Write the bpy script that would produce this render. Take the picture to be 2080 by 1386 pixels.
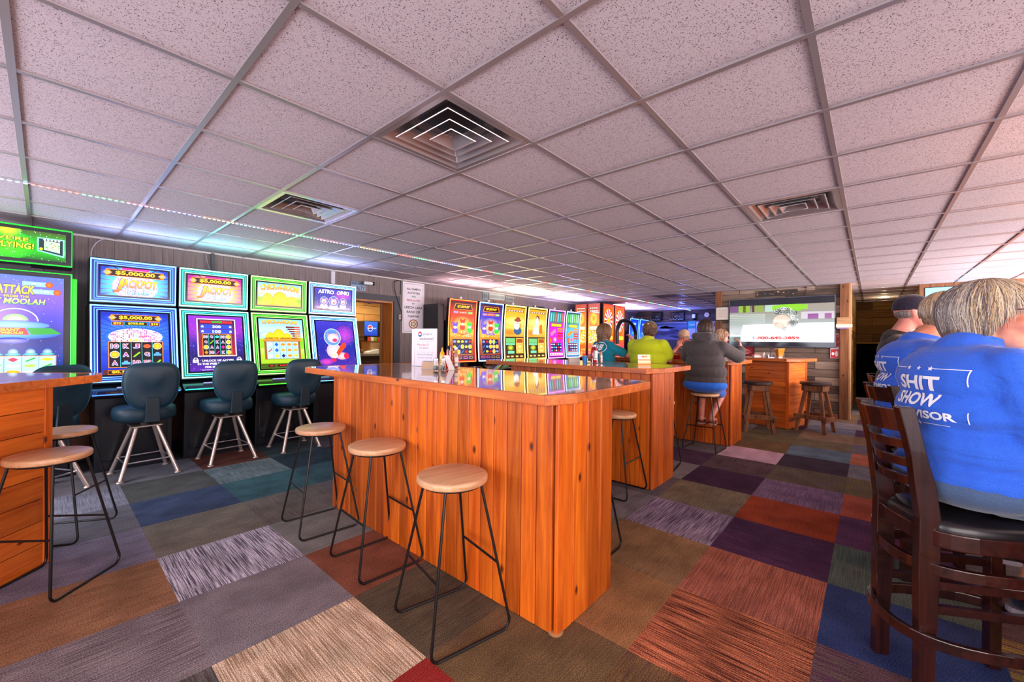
import bpy, bmesh, math, random
from mathutils import Vector, Matrix
from mathutils.bvhtree import BVHTree
random.seed(7)
PI = math.pi
sc = bpy.context.scene
for o in list(bpy.data.objects):
    bpy.data.objects.remove(o)

# ------------------------------------------------------------------ camera, world, lights, exposure
H_CAM = 1.321
CEIL = 2.396
WALL_Y = 6.30
cam_d = bpy.data.cameras.new('camera')
cam = bpy.data.objects.new('camera', cam_d)
sc.collection.objects.link(cam)
yaw, roll = .7198, .0109
fwd = Vector((math.cos(yaw), math.sin(yaw), 0.0))
rgt = Vector((math.sin(yaw), -math.cos(yaw), 0.0))
up = Vector((0, 0, 1))
cr = rgt * math.cos(roll) + up * math.sin(roll)
cu = -rgt * math.sin(roll) + up * math.cos(roll)
mw = Matrix((cr, cu, -fwd)).transposed().to_4x4()
mw.translation = Vector((0, 0, H_CAM))
cam.matrix_world = mw
cam_d.sensor_width = 36.0
cam_d.lens = 36.0 * 834.16 / 2080.0
cam_d.clip_start = .02
sc.camera = cam

sc.view_settings.view_transform = 'Standard'
sc.view_settings.look = 'None'
sc.view_settings.gamma = 1.0
sc.view_settings.use_curve_mapping = False
sc.view_settings.exposure = EXPOSURE = 0.5
sc.cycles.use_denoising = True
sc.cycles.max_bounces = 8
sc.cycles.diffuse_bounces = 4
sc.cycles.glossy_bounces = 4
sc.cycles.sample_clamp_indirect = 4.0
sc.cycles.caustics_reflective = False
sc.cycles.caustics_refractive = False

wd = bpy.data.worlds.new('world')
sc.world = wd
wd.use_nodes = True
wd.node_tree.nodes['Background'].inputs[0].default_value = (.80, .74, .86, 1)
wd.node_tree.nodes['Background'].inputs[1].default_value = 1.0


def area(name, loc, aim, sx, sy, power, col=(1, 1, 1)):
    d = bpy.data.lights.new(name, 'AREA')
    d.shape = 'RECTANGLE'
    d.size, d.size_y = sx, sy
    d.energy = power
    d.color = col
    o = bpy.data.objects.new(name, d)
    sc.collection.objects.link(o)
    o.location = loc
    o.rotation_euler = (Vector(aim) - Vector(loc)).to_track_quat('-Z', 'Y').to_euler()
    return o


def point(name, loc, power, col=(1, 1, 1), r=.08):
    d = bpy.data.lights.new(name, 'POINT')
    d.energy = power
    d.color = col
    d.shadow_soft_size = r
    o = bpy.data.objects.new(name, d)
    sc.collection.objects.link(o)
    o.location = loc
    return o


area('fill_light_behind', (-1.6, -1.7, 1.35), (2.5, 2.0, 1.35), 4.0, 2.0, 120, (1, .90, .86))  # added soft fill from behind the camera, no known source there
area('fill_light_left', (-2.6, 2.6, 1.4), (2.0, 3.4, 1.3), 3.2, 1.9, 85, (.84, .88, 1))  # unseen cool fill added beyond the left frame edge
area('ceiling_fill_right', (4.5, -4.2, 1.5), (5.5, 1.6, 2.4), 8.0, 1.2, 260, (1, .86, .88))  # added uplight out of view at right, lifts the ceiling brightness
area('ceiling_fill_left', (-2.0, 4.6, 1.5), (3.0, 3.8, 2.35), 2.0, 1.2, 60, (.84, .86, 1))  # unseen bluish panel put in to brighten the ceiling on the left
area('ceiling_fill_far', (8.6, -3.2, 1.4), (8.0, 2.5, 2.45), 3.4, 1.0, 230, (1, .9, .92))  # added out of frame so the far ceiling gets brighter
area('bar_lamp_light_near', (3.6, -2.4, 2.0), (3.2, .6, .9), 1.6, .5, 22, (1, .62, .34))
area('bar_lamp_light_far', (6.8, -2.6, 2.0), (6.4, 1.2, .9), 2.4, .5, 40, (1, .72, .5))
point('bar_pendant_light', (3.1, -1.25, 1.85), 16, (1, .44, .16), .1)
point('bar_glow', (4.7, -1.45, 2.22), 11, (1, .42, .14), .1)
point('far_bar_glow', (8.4, -2.0, 2.15), 26, (.72, .84, 1), .15)
point('corner_blue_light', (13.2, 4.5, 2.1), 22, (.12, .2, 1), .1)
for nm, x, w, p, c in (('green', -.18, .6, 1.4, (.3, 1, .4)), ('blue', .62, .6, 2.4, (.4, .55, 1)), ('cyan', 1.30, .6, 2.6, (.3, .9, 1)), ('lime', 1.99, .6, 2.2, (.45, 1, .6)), ('ice', 2.69, .6, 3.8, (.4, .5, 1)),
                       ('rose', 5.3, 1.1, 9, (1, .66, .68)), ('gold', 6.9, 1.3, 26, (1, .88, .66)), ('violet', 8.6, 1.1, 30, (.68, .56, 1)), ('far_violet', 11.6, 2.0, 70, (.75, .6, 1))):
    area('added_uplight_' + nm, (x, 5.68, 2.13), (x, 5.53, 2.8), w, .08, p, c)  # added up-facing strips above the machines to brighten the ceiling, not real toppers

# ------------------------------------------------------------------ material helpers


def lin(c):
    c = c / 255.0
    return c / 12.92 if c <= .04045 else ((c + .055) / 1.055) ** 2.4


def rgb(r, g, b):
    return (lin(r), lin(g), lin(b))


MATS = {}


def newmat(name):
    m = bpy.data.materials.new(name)
    m.use_nodes = True
    nt = m.node_tree
    b = nt.nodes['Principled BSDF']
    return m, nt, b


def sset(b, **k):
    names = dict(rough='Roughness', metal='Metallic', coat='Coat Weight', cr='Coat Roughness', spec='Specular IOR Level',
                 trans='Transmission Weight', ior='IOR', alpha='Alpha', sheen='Sheen Weight', es='Emission Strength', sss='Subsurface Weight')
    for kk, v in k.items():
        b.inputs[names[kk]].default_value = v


def mat(name, col, **k):
    if name in MATS:
        return MATS[name]
    m, nt, b = newmat(name)
    b.inputs['Base Color'].default_value = (*col, 1)
    if 'emis' in k:
        b.inputs['Emission Color'].default_value = (*k.pop('emis'), 1)
    noise = k.pop('noise', 0)
    nscale = k.pop('nscale', 40)
    bump = k.pop('bump', 0)
    sset(b, **k)
    if noise or bump:
        tc = nt.nodes.new('ShaderNodeTexCoord')
        n = nt.nodes.new('ShaderNodeTexNoise')
        n.inputs['Scale'].default_value = nscale
        n.inputs['Detail'].default_value = 4
        nt.links.new(tc.outputs['Object'], n.inputs['Vector'])
        if noise:
            mr = nt.nodes.new('ShaderNodeMapRange')
            mr.inputs['To Min'].default_value = 1 - noise
            mr.inputs['To Max'].default_value = 1 + noise
            mr.inputs['From Min'].default_value = .3
            mr.inputs['From Max'].default_value = .7
            nt.links.new(n.outputs['Fac'], mr.inputs['Value'])
            mx = nt.nodes.new('ShaderNodeVectorMath')
            mx.operation = 'SCALE'
            mx.inputs[0].default_value = col
            nt.links.new(mr.outputs[0], mx.inputs['Scale'])
            nt.links.new(mx.outputs[0], b.inputs['Base Color'])
        if bump:
            bp = nt.nodes.new('ShaderNodeBump')
            bp.inputs['Strength'].default_value = bump
            bp.inputs['Distance'].default_value = .01
            nt.links.new(n.outputs['Fac'], bp.inputs['Height'])
            nt.links.new(bp.outputs[0], b.inputs['Normal'])
    MATS[name] = m
    return m


def emat(name, col, s):
    """lit surface"""
    if name in MATS:
        return MATS[name]
    m, nt, b = newmat(name)
    b.inputs['Base Color'].default_value = (.01, .01, .01, 1)
    b.inputs['Emission Color'].default_value = (*col, 1)
    b.inputs['Emission Strength'].default_value = s
    b.inputs['Roughness'].default_value = .3
    MATS[name] = m
    return m


def attrmat(name, rough=.6, emit=0.0, **k):
    """colour from the Col attribute; emit>0 makes it a lit screen"""
    if name in MATS:
        return MATS[name]
    m, nt, b = newmat(name)
    a = nt.nodes.new('ShaderNodeAttribute')
    a.attribute_name = 'Col'
    if emit:
        nt.links.new(a.outputs['Color'], b.inputs['Emission Color'])
        b.inputs['Emission Strength'].default_value = emit
        b.inputs['Base Color'].default_value = (.015, .015, .015, 1)
    else:
        nt.links.new(a.outputs['Color'], b.inputs['Base Color'])
    b.inputs['Roughness'].default_value = rough
    sset(b, **k)
    MATS[name] = m
    return m


def ramp(nt, stops):
    r = nt.nodes.new('ShaderNodeValToRGB')
    el = r.color_ramp.elements
    while len(el) < len(stops):
        el.new(.5)
    for e, (p, c) in zip(el, stops):
        e.position = p
        e.color = (*c, 1)
    return r


def wood(name, c1, c2, grain='z', scale=1.0, rough=.4, coat=0.0, knots=True, contrast=1.0, knotc=None, useattr=True):
    """pine or plank wood: stretched noise rings, knots, per plank tone from Col"""
    if name in MATS:
        return MATS[name]
    m, nt, b = newmat(name)
    L = nt.links.new
    tc = nt.nodes.new('ShaderNodeTexCoord')
    at = nt.nodes.new('ShaderNodeAttribute')
    at.attribute_name = 'Col'
    off = nt.nodes.new('ShaderNodeVectorMath')
    off.operation = 'MULTIPLY_ADD'
    off.inputs[1].default_value = (7.3, 5.1, 9.7) if useattr else (0, 0, 0)
    L(at.outputs['Color'], off.inputs[0])
    L(tc.outputs['Object'], off.inputs[2])
    mp = nt.nodes.new('ShaderNodeMapping')
    s = [26 * scale] * 3
    s['xyz'.index(grain)] = 1.6 * scale
    mp.inputs['Scale'].default_value = s
    L(off.outputs[0], mp.inputs['Vector'])
    n1 = nt.nodes.new('ShaderNodeTexNoise')
    n1.inputs['Scale'].default_value = 1.0
    n1.inputs['Detail'].default_value = 6
    n1.inputs['Roughness'].default_value = .62
    n1.inputs['Distortion'].default_value = .8
    L(mp.outputs[0], n1.inputs['Vector'])
    r = ramp(nt, [(.30, c2), (.68, c1)])
    L(n1.outputs['Fac'], r.inputs[0])
    out = r.outputs[0]
    # broad tone
    mp2 = nt.nodes.new('ShaderNodeMapping')
    s2 = [3.5 * scale] * 3
    s2['xyz'.index(grain)] = .9 * scale
    mp2.inputs['Scale'].default_value = s2
    L(off.outputs[0], mp2.inputs['Vector'])
    n2 = nt.nodes.new('ShaderNodeTexNoise')
    n2.inputs['Scale'].default_value = 1.3
    n2.inputs['Detail'].default_value = 3
    L(mp2.outputs[0], n2.inputs['Vector'])
    mr = nt.nodes.new('ShaderNodeMapRange')
    mr.inputs['From Min'].default_value = .3
    mr.inputs['From Max'].default_value = .7
    mr.inputs['To Min'].default_value = 1 - .28 * contrast
    mr.inputs['To Max'].default_value = 1 + .22 * contrast
    L(n2.outputs['Fac'], mr.inputs['Value'])
    sc_ = nt.nodes.new('ShaderNodeVectorMath')
    sc_.operation = 'SCALE'
    L(out, sc_.inputs[0])
    L(mr.outputs[0], sc_.inputs['Scale'])
    out = sc_.outputs[0]
    if useattr:
        mu = nt.nodes.new('ShaderNodeVectorMath')
        mu.operation = 'MULTIPLY'
        L(out, mu.inputs[0])
        L(at.outputs['Color'], mu.inputs[1])
        out = mu.outputs[0]
    if knots:
        mp3 = nt.nodes.new('ShaderNodeMapping')
        s3 = [7.0 * scale] * 3
        s3['xyz'.index(grain)] = 3.6 * scale
        mp3.inputs['Scale'].default_value = s3
        L(off.outputs[0], mp3.inputs['Vector'])
        sp3 = nt.nodes.new('ShaderNodeSeparateXYZ')
        L(mp3.outputs[0], sp3.inputs[0])
        oth = [q for q in (0, 1, 2) if q != 'xyz'.index(grain)]
        su = nt.nodes.new('ShaderNodeMath')
        L(sp3.outputs[oth[0]], su.inputs[0])
        L(sp3.outputs[oth[1]], su.inputs[1])
        cb3 = nt.nodes.new('ShaderNodeCombineXYZ')
        L(su.outputs[0], cb3.inputs[0])
        L(sp3.outputs['xyz'.index(grain)], cb3.inputs[1])
        vo = nt.nodes.new('ShaderNodeTexVoronoi')
        vo.voronoi_dimensions = '2D'
        vo.inputs['Scale'].default_value = .62
        L(cb3.outputs[0], vo.inputs['Vector'])
        rr = ramp(nt, [(.02, (1, 1, 1)), (.055, (0, 0, 0))])
        L(vo.outputs['Distance'], rr.inputs[0])
        mx = nt.nodes.new('ShaderNodeMixRGB')
        mx.inputs['Color2'].default_value = (*(knotc or tuple(x * .22 for x in c2)), 1)
        L(rr.outputs[0], mx.inputs[0])
        L(out, mx.inputs['Color1'])
        out = mx.outputs[0]
    L(out, b.inputs['Base Color'])
    bp = nt.nodes.new('ShaderNodeBump')
    bp.inputs['Strength'].default_value = .12
    bp.inputs['Distance'].default_value = .004
    L(n1.outputs['Fac'], bp.inputs['Height'])
    L(bp.outputs[0], b.inputs['Normal'])
    sset(b, rough=rough, coat=coat, cr=.04)
    MATS[name] = m
    return m


# ------------------------------------------------------------------ mesh builder


class M:
    def __init__(s):
        s.v, s.f, s.c, s.sm = [], [], [], []
        s.col = (1, 1, 1)
        s.T = Matrix.Identity(4)

    def add(s, vs, fs, smooth=False):
        n = len(s.v)
        s.v += [tuple(s.T @ Vector(v)) for v in vs]
        for f in fs:
            s.f.append([i + n for i in f])
            s.c.append(s.col)
            s.sm.append(smooth)
        return s

    def quad(s, a, b, c, d):
        return s.add([a, b, c, d], [(0, 1, 2, 3)])

    def box(s, x0, x1, y0, y1, z0, z1):
        vs = [(x, y, z) for z in (z0, z1) for y in (y0, y1) for x in (x0, x1)]
        return s.add(vs, [(0, 2, 3, 1), (4, 5, 7, 6), (0, 1, 5, 4), (2, 6, 7, 3), (0, 4, 6, 2), (1, 3, 7, 5)])

    def hexa(s, b4, t4):
        return s.add(list(b4) + list(t4), [(3, 2, 1, 0), (4, 5, 6, 7), (0, 1, 5, 4), (1, 2, 6, 5), (2, 3, 7, 6), (3, 0, 4, 7)])

    def prism(s, poly, z0, z1):
        n = len(poly)
        vs = [(x, y, z0) for x, y in poly] + [(x, y, z1) for x, y in poly]
        fs = [tuple(reversed(range(n))), tuple(range(n, 2 * n))] + [(i, (i + 1) % n, n + (i + 1) % n, n + i) for i in range(n)]
        return s.add(vs, fs)

    def tube(s, pts, r, n=10, closed=False, flat=1.0):
        pts = [Vector(p) for p in pts]
        k = len(pts)
        rr = r if isinstance(r, (list, tuple)) else [r] * k
        tg = []
        for i in range(k):
            a = pts[(i - 1) % k] if (closed or i > 0) else pts[i]
            b = pts[(i + 1) % k] if (closed or i < k - 1) else pts[i]
            tg.append((b - a).normalized())
        ref = Vector((0, 0, 1)) if abs(tg[0].z) < .9 else Vector((1, 0, 0))
        u = tg[0].cross(ref).normalized()
        vs, fs = [], []
        for i in range(k):
            u = (u - tg[i] * u.dot(tg[i])).normalized()
            w = tg[i].cross(u)
            for j in range(n):
                a = 2 * PI * j / n
                vs.append(pts[i] + u * math.cos(a) * rr[i] + w * math.sin(a) * rr[i] * flat)
        m = k if closed else k - 1
        for i in range(m):
            for j in range(n):
                a, b = i * n + j, i * n + (j + 1) % n
                c, d = ((i + 1) % k) * n + (j + 1) % n, ((i + 1) % k) * n + j
                fs.append((a, d, c, b))
        if not closed:
            fs.append(tuple(range(n)))
            fs.append(tuple(reversed(range((k - 1) * n, k * n))))
        return s.add(vs, fs, True)

    def lathe(s, prof, n=24, c=(0, 0, 0), ax='z'):
        vs, fs = [], []
        for r, z in prof:
            for j in range(n):
                a = 2 * PI * j / n
                x, y = r * math.cos(a), r * math.sin(a)
                p = (x, y, z) if ax == 'z' else ((x, z, -y) if ax == 'y' else (z, x, y))
                vs.append((p[0] + c[0], p[1] + c[1], p[2] + c[2]))
        k = len(prof)
        for i in range(k - 1):
            for j in range(n):
                a, b = i * n + j, i * n + (j + 1) % n
                fs.append((a, b, b + n, a + n))
        fs.append(tuple(reversed(range(n))))
        fs.append(tuple(range((k - 1) * n, k * n)))
        return s.add(vs, fs, True)

    def ell(s, c, r, n=16, m=10, R=None):
        if not isinstance(r, (list, tuple)):
            r = (r, r, r)
        R = R or Matrix.Identity(3)
        c = Vector(c)
        vs, fs = [c + R @ Vector((0, 0, -r[2]))], []
        for i in range(1, m):
            th = PI * i / m
            for j in range(n):
                a = 2 * PI * j / n
                vs.append(c + R @ Vector((r[0] * math.sin(th) * math.cos(a), r[1] * math.sin(th) * math.sin(a), -r[2] * math.cos(th))))
        vs.append(c + R @ Vector((0, 0, r[2])))
        for j in range(n):
            fs.append((0, 1 + (j + 1) % n, 1 + j))
        for i in range(m - 2):
            for j in range(n):
                a, b = 1 + i * n + j, 1 + i * n + (j + 1) % n
                fs.append((a, b, b + n, a + n))
        t = len(vs) - 1
        for j in range(n):
            fs.append((t, 1 + (m - 2) * n + j, 1 + (m - 2) * n + (j + 1) % n))
        return s.add(vs, fs, True)

    def cap(s, a, b, ra, rb=None, n=14):
        """tapered limb with round ends"""
        rb = ra if rb is None else rb
        a, b = Vector(a), Vector(b)
        d = b - a
        L = max(d.length, 1e-5)
        d = d / L
        pts, rad = [], []
        for t in (-.99, -.8, -.45, 0):
            pts.append(a + d * ra * t)
            rad.append(ra * math.sqrt(1 - t * t))
        for t in (0, .45, .8, .99):
            pts.append(b + d * rb * t)
            rad.append(rb * math.sqrt(1 - t * t))
        return s.tube(pts, rad, n)

    def build(s, name, m, parent=None, bevel=0, seg=2, loc=None, sharp=None, solid=0, sub=0):
        me = bpy.data.meshes.new(name)
        me.from_pydata(s.v, [], s.f)
        ca = me.color_attributes.new('Col', 'FLOAT_COLOR', 'CORNER')
        buf = []
        for f, c in zip(s.f, s.c):
            if isinstance(c, list):
                for q in c:
                    buf += [*q, 1]
            else:
                buf += [*c, 1] * len(f)
        ca.data.foreach_set('color', buf)
        me.polygons.foreach_set('use_smooth', s.sm)
        me.update()
        if any(s.sm):
            me.set_sharp_from_angle(angle=sharp or .7)
        if m is not None:
            me.materials.append(m)
        o = bpy.data.objects.new(name, me)
        sc.collection.objects.link(o)
        if parent is not None:
            o.parent = parent
        if loc:
            o.location = loc
        if bevel:
            b = o.modifiers.new('bevel', 'BEVEL')
            b.width = bevel
            b.segments = seg
            b.limit_method = 'ANGLE'
            b.angle_limit = .6
            b.harden_normals = False
        if solid:
            d = o.modifiers.new('solid', 'SOLIDIFY')
            d.thickness = solid
        if sub:
            d = o.modifiers.new('sub', 'SUBSURF')
            d.levels = d.render_levels = sub
        return o


def thing(name, label, cat, loc=(0, 0, 0), rotz=0, group=None):
    o = bpy.data.objects.new(name, None)
    o.empty_display_size = .1
    sc.collection.objects.link(o)
    o.location = loc
    o.rotation_euler = (0, 0, rotz)
    tag(o, label, cat, group)
    return o


def tag(o, label, cat, group=None):
    o['label'] = label
    o['category'] = cat
    if group:
        o['group'] = group
    return o


def struct(o):
    o['kind'] = 'structure'
    return o


def dup(root, loc, rotz, label, group=None):
    r = root.copy()
    sc.collection.objects.link(r)
    r.location = loc
    r.rotation_euler = (0, 0, rotz)
    r['label'] = label
    if group:
        r['group'] = group

    def rec(src, dst):
        for ch in list(src.children):
            c = ch.copy()
            sc.collection.objects.link(c)
            c.parent = dst
            rec(ch, c)
    rec(root, r)
    return r


# ------------------------------------------------------------------ flat artwork (screens, signs, prints)
TXT = {}


def text_geo(s, bold=.0):
    key = (s, bold)
    if key in TXT:
        return TXT[key]
    cu_ = bpy.data.curves.new('t', 'FONT')
    cu_.body = s
    cu_.offset = bold
    cu_.resolution_u = 3
    cu_.fill_mode = 'FRONT'
    o = bpy.data.objects.new('t', cu_)
    sc.collection.objects.link(o)
    dg = bpy.context.evaluated_depsgraph_get()
    me = bpy.data.meshes.new_from_object(o.evaluated_get(dg))
    vs = [(v.co.x, v.co.y) for v in me.vertices]
    fs = [tuple(p.vertices) for p in me.polygons]
    bpy.data.objects.remove(o)
    bpy.data.curves.remove(cu_)
    bpy.data.meshes.remove(me)
    xs = [v[0] for v in vs]
    ys = [v[1] for v in vs]
    TXT[key] = (vs, fs, min(xs), max(xs), min(ys), max(ys))
    return TXT[key]


class Canvas:
    def __init__(s, W, H):
        s.W, s.H = W, H
        s.v, s.f, s.c = [], [], []

    def poly(s, pts, col, l=1):
        n = len(s.v)
        s.v += [(p[0], p[1], l) for p in pts]
        s.f.append(tuple(range(n, n + len(pts))))
        s.c.append(col if isinstance(col, list) else [col] * len(pts))

    def rect(s, x0, y0, x1, y1, col, l=1, top=None):
        s.poly([(x0, y0), (x1, y0), (x1, y1), (x0, y1)], [col, col, top, top] if top else col, l)

    def grad(s, x0, y0, x1, y1, cols, l=0):
        n = len(cols) - 1
        for i in range(n):
            a, b = y0 + (y1 - y0) * i / n, y0 + (y1 - y0) * (i + 1) / n
            s.rect(x0, a, x1, b, cols[i], l, cols[i + 1])

    def frame(s, x0, y0, x1, y1, t, col, l=1):
        s.rect(x0, y0, x1, y0 + t, col, l)
        s.rect(x0, y1 - t, x1, y1, col, l)
        s.rect(x0, y0 + t, x0 + t, y1 - t, col, l)
        s.rect(x1 - t, y0 + t, x1, y1 - t, col, l)

    def disc(s, x, y, rx, ry, col, l=1, rim=None, n=24, a0=0, a1=2 * PI):
        rim = rim or col
        for i in range(n):
            a, b = a0 + (a1 - a0) * i / n, a0 + (a1 - a0) * (i + 1) / n
            s.poly([(x, y), (x + rx * math.cos(a), y + ry * math.sin(a)), (x + rx * math.cos(b), y + ry * math.sin(b))], [col, rim, rim], l)

    def ring(s, x, y, rx, ry, t, col, l=1, n=24, a0=0, a1=2 * PI):
        for i in range(n):
            a, b = a0 + (a1 - a0) * i / n, a0 + (a1 - a0) * (i + 1) / n
            s.poly([(x + (rx - t) * math.cos(a), y + (ry - t) * math.sin(a)), (x + rx * math.cos(a), y + ry * math.sin(a)),
                    (x + rx * math.cos(b), y + ry * math.sin(b)), (x + (rx - t) * math.cos(b), y + (ry - t) * math.sin(b))], col, l)

    def rays(s, x, y, r, cols, n, l=1, r0=0, rim=None, ry=None):
        ry = ry or r
        for i in range(n):
            a, b = 2 * PI * (i + .1) / n, 2 * PI * (i + .9) / n
            c = cols[i % len(cols)]
            m = rim or c
            s.poly([(x + r0 * math.cos(a), y + r0 * math.sin(a)), (x + r * math.cos(a), y + ry * math.sin(a)),
                    (x + r * math.cos(b), y + ry * math.sin(b)), (x + r0 * math.cos(b), y + r0 * math.sin(b))], [c, m, m, c], l)

    def specks(s, x0, y0, x1, y1, n, cols, r, l=2, sd=1):
        R = random.Random(sd)
        for i in range(n):
            x, y, q = R.uniform(x0, x1), R.uniform(y0, y1), r * R.uniform(.4, 1)
            s.poly([(x - q, y), (x, y - q), (x + q, y), (x, y + q)], R.choice(cols), l)

    def text(s, t, cx, cy, w, h, col, l=5, bold=.02, shear=0, out=None, ow=.05, top=None, arc=0):
        """text fitted in a w x h box round cx, cy"""
        def put(b, c, ll, tp):
            vs, fs, a0, a1, b0, b1 = text_geo(t, bold if not b else bold + ow)
            v2, f2, x0, x1, y0, y1 = text_geo(t, bold)
            sx, sy = w / (x1 - x0), h / (y1 - y0)
            n = len(s.v)
            for x, y in vs:
                yy = (y - (y0 + y1) / 2) * sy
                xx = (x - (x0 + x1) / 2) * sx
                s.v.append((cx + xx + shear * yy, cy + yy + arc * (1 - (2 * xx / w) ** 2), ll))
            for f in fs:
                s.f.append(tuple(i + n for i in f))
                if tp:
                    q = []
                    for i in f:
                        k = min(1, max(0, (vs[i][1] - y0) / (y1 - y0)))
                        q.append(tuple(c[j] * (1 - k) + tp[j] * k for j in range(3)))
                    s.c.append(q)
                else:
                    s.c.append([c] * len(f))
        if out:
            put(1, out, l - 1, None)
        put(0, col, l, top)

    def build(s, name, m, parent, fn, dl=.0007, step=0, back=.006):
        """fn maps (u, v, w) to a point; w is the height above the sheet"""
        bm = bmesh.new()
        ly = bm.loops.layers.float_color.new('Col')
        vs = [bm.verts.new((a, b, c * dl)) for a, b, c in s.v]
        for f, cc in zip(s.f, s.c):
            try:
                fa = bm.faces.new([vs[i] for i in f])
            except ValueError:
                continue
            for lp, q in zip(fa.loops, cc):
                lp[ly] = (*q, 1)
        for co, no in (((0, 0, 0), (-1, 0, 0)), ((s.W, 0, 0), (1, 0, 0)), ((0, 0, 0), (0, -1, 0)), ((0, s.H, 0), (0, 1, 0))):
            g = bm.verts[:] + bm.edges[:] + bm.faces[:]
            bmesh.ops.bisect_plane(bm, geom=g, plane_co=co, plane_no=no, clear_outer=True)
        # backing slab
        e = [bm.verts.new(p) for p in ((0, 0, -back), (s.W, 0, -back), (s.W, s.H, -back), (0, s.H, -back), (0, 0, -.0002), (s.W, 0, -.0002), (s.W, s.H, -.0002), (0, s.H, -.0002))]
        for q in ((3, 2, 1, 0), (0, 1, 5, 4), (1, 2, 6, 5), (2, 3, 7, 6), (3, 0, 4, 7)):
            fa = bm.faces.new([e[i] for i in q])
            for lp in fa.loops:
                lp[ly] = (.01, .01, .012, 1)
        if step:
            sx, sy = step if isinstance(step, tuple) else (step, step)
            if sx:
                k = int(s.W / sx)
                for i in range(1, k + 1):
                    g = bm.verts[:] + bm.edges[:] + bm.faces[:]
                    bmesh.ops.bisect_plane(bm, geom=g, plane_co=(i * sx, 0, 0), plane_no=(1, 0, 0))
            if sy:
                k = int(s.H / sy)
                for i in range(1, k + 1):
                    g = bm.verts[:] + bm.edges[:] + bm.faces[:]
                    bmesh.ops.bisect_plane(bm, geom=g, plane_co=(0, i * sy, 0), plane_no=(0, 1, 0))
        for v in bm.verts:
            v.co = fn(v.co.x, v.co.y, v.co.z)
        me = bpy.data.meshes.new(name)
        bm.to_mesh(me)
        bm.free()
        me.materials.append(m)
        o = bpy.data.objects.new(name, me)
        sc.collection.objects.link(o)
        if parent is not None:
            o.parent = parent
        return o


def plane_fn(o, u, v):
    o, u, v = Vector(o), Vector(u).normalized(), Vector(v).normalized()
    n = u.cross(v)
    return lambda a, b, c: o + u * a + v * b + n * c


def spline(pts, k=8):
    """Catmull-Rom through pts"""
    P_ = [Vector(p) for p in pts]
    P_ = [P_[0] * 2 - P_[1]] + P_ + [P_[-1] * 2 - P_[-2]]
    out = []
    for i in range(1, len(P_) - 2):
        a, b, c, d = P_[i - 1:i + 3]
        for j in range(k):
            t = j / k
            out.append(.5 * ((2 * b) + (c - a) * t + (2 * a - 5 * b + 4 * c - d) * t * t + (3 * b - a - 3 * c + d) * t ** 3))
    out.append(P_[-2])
    return out
# ------------------------------------------------------------------ structure materials


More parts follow.
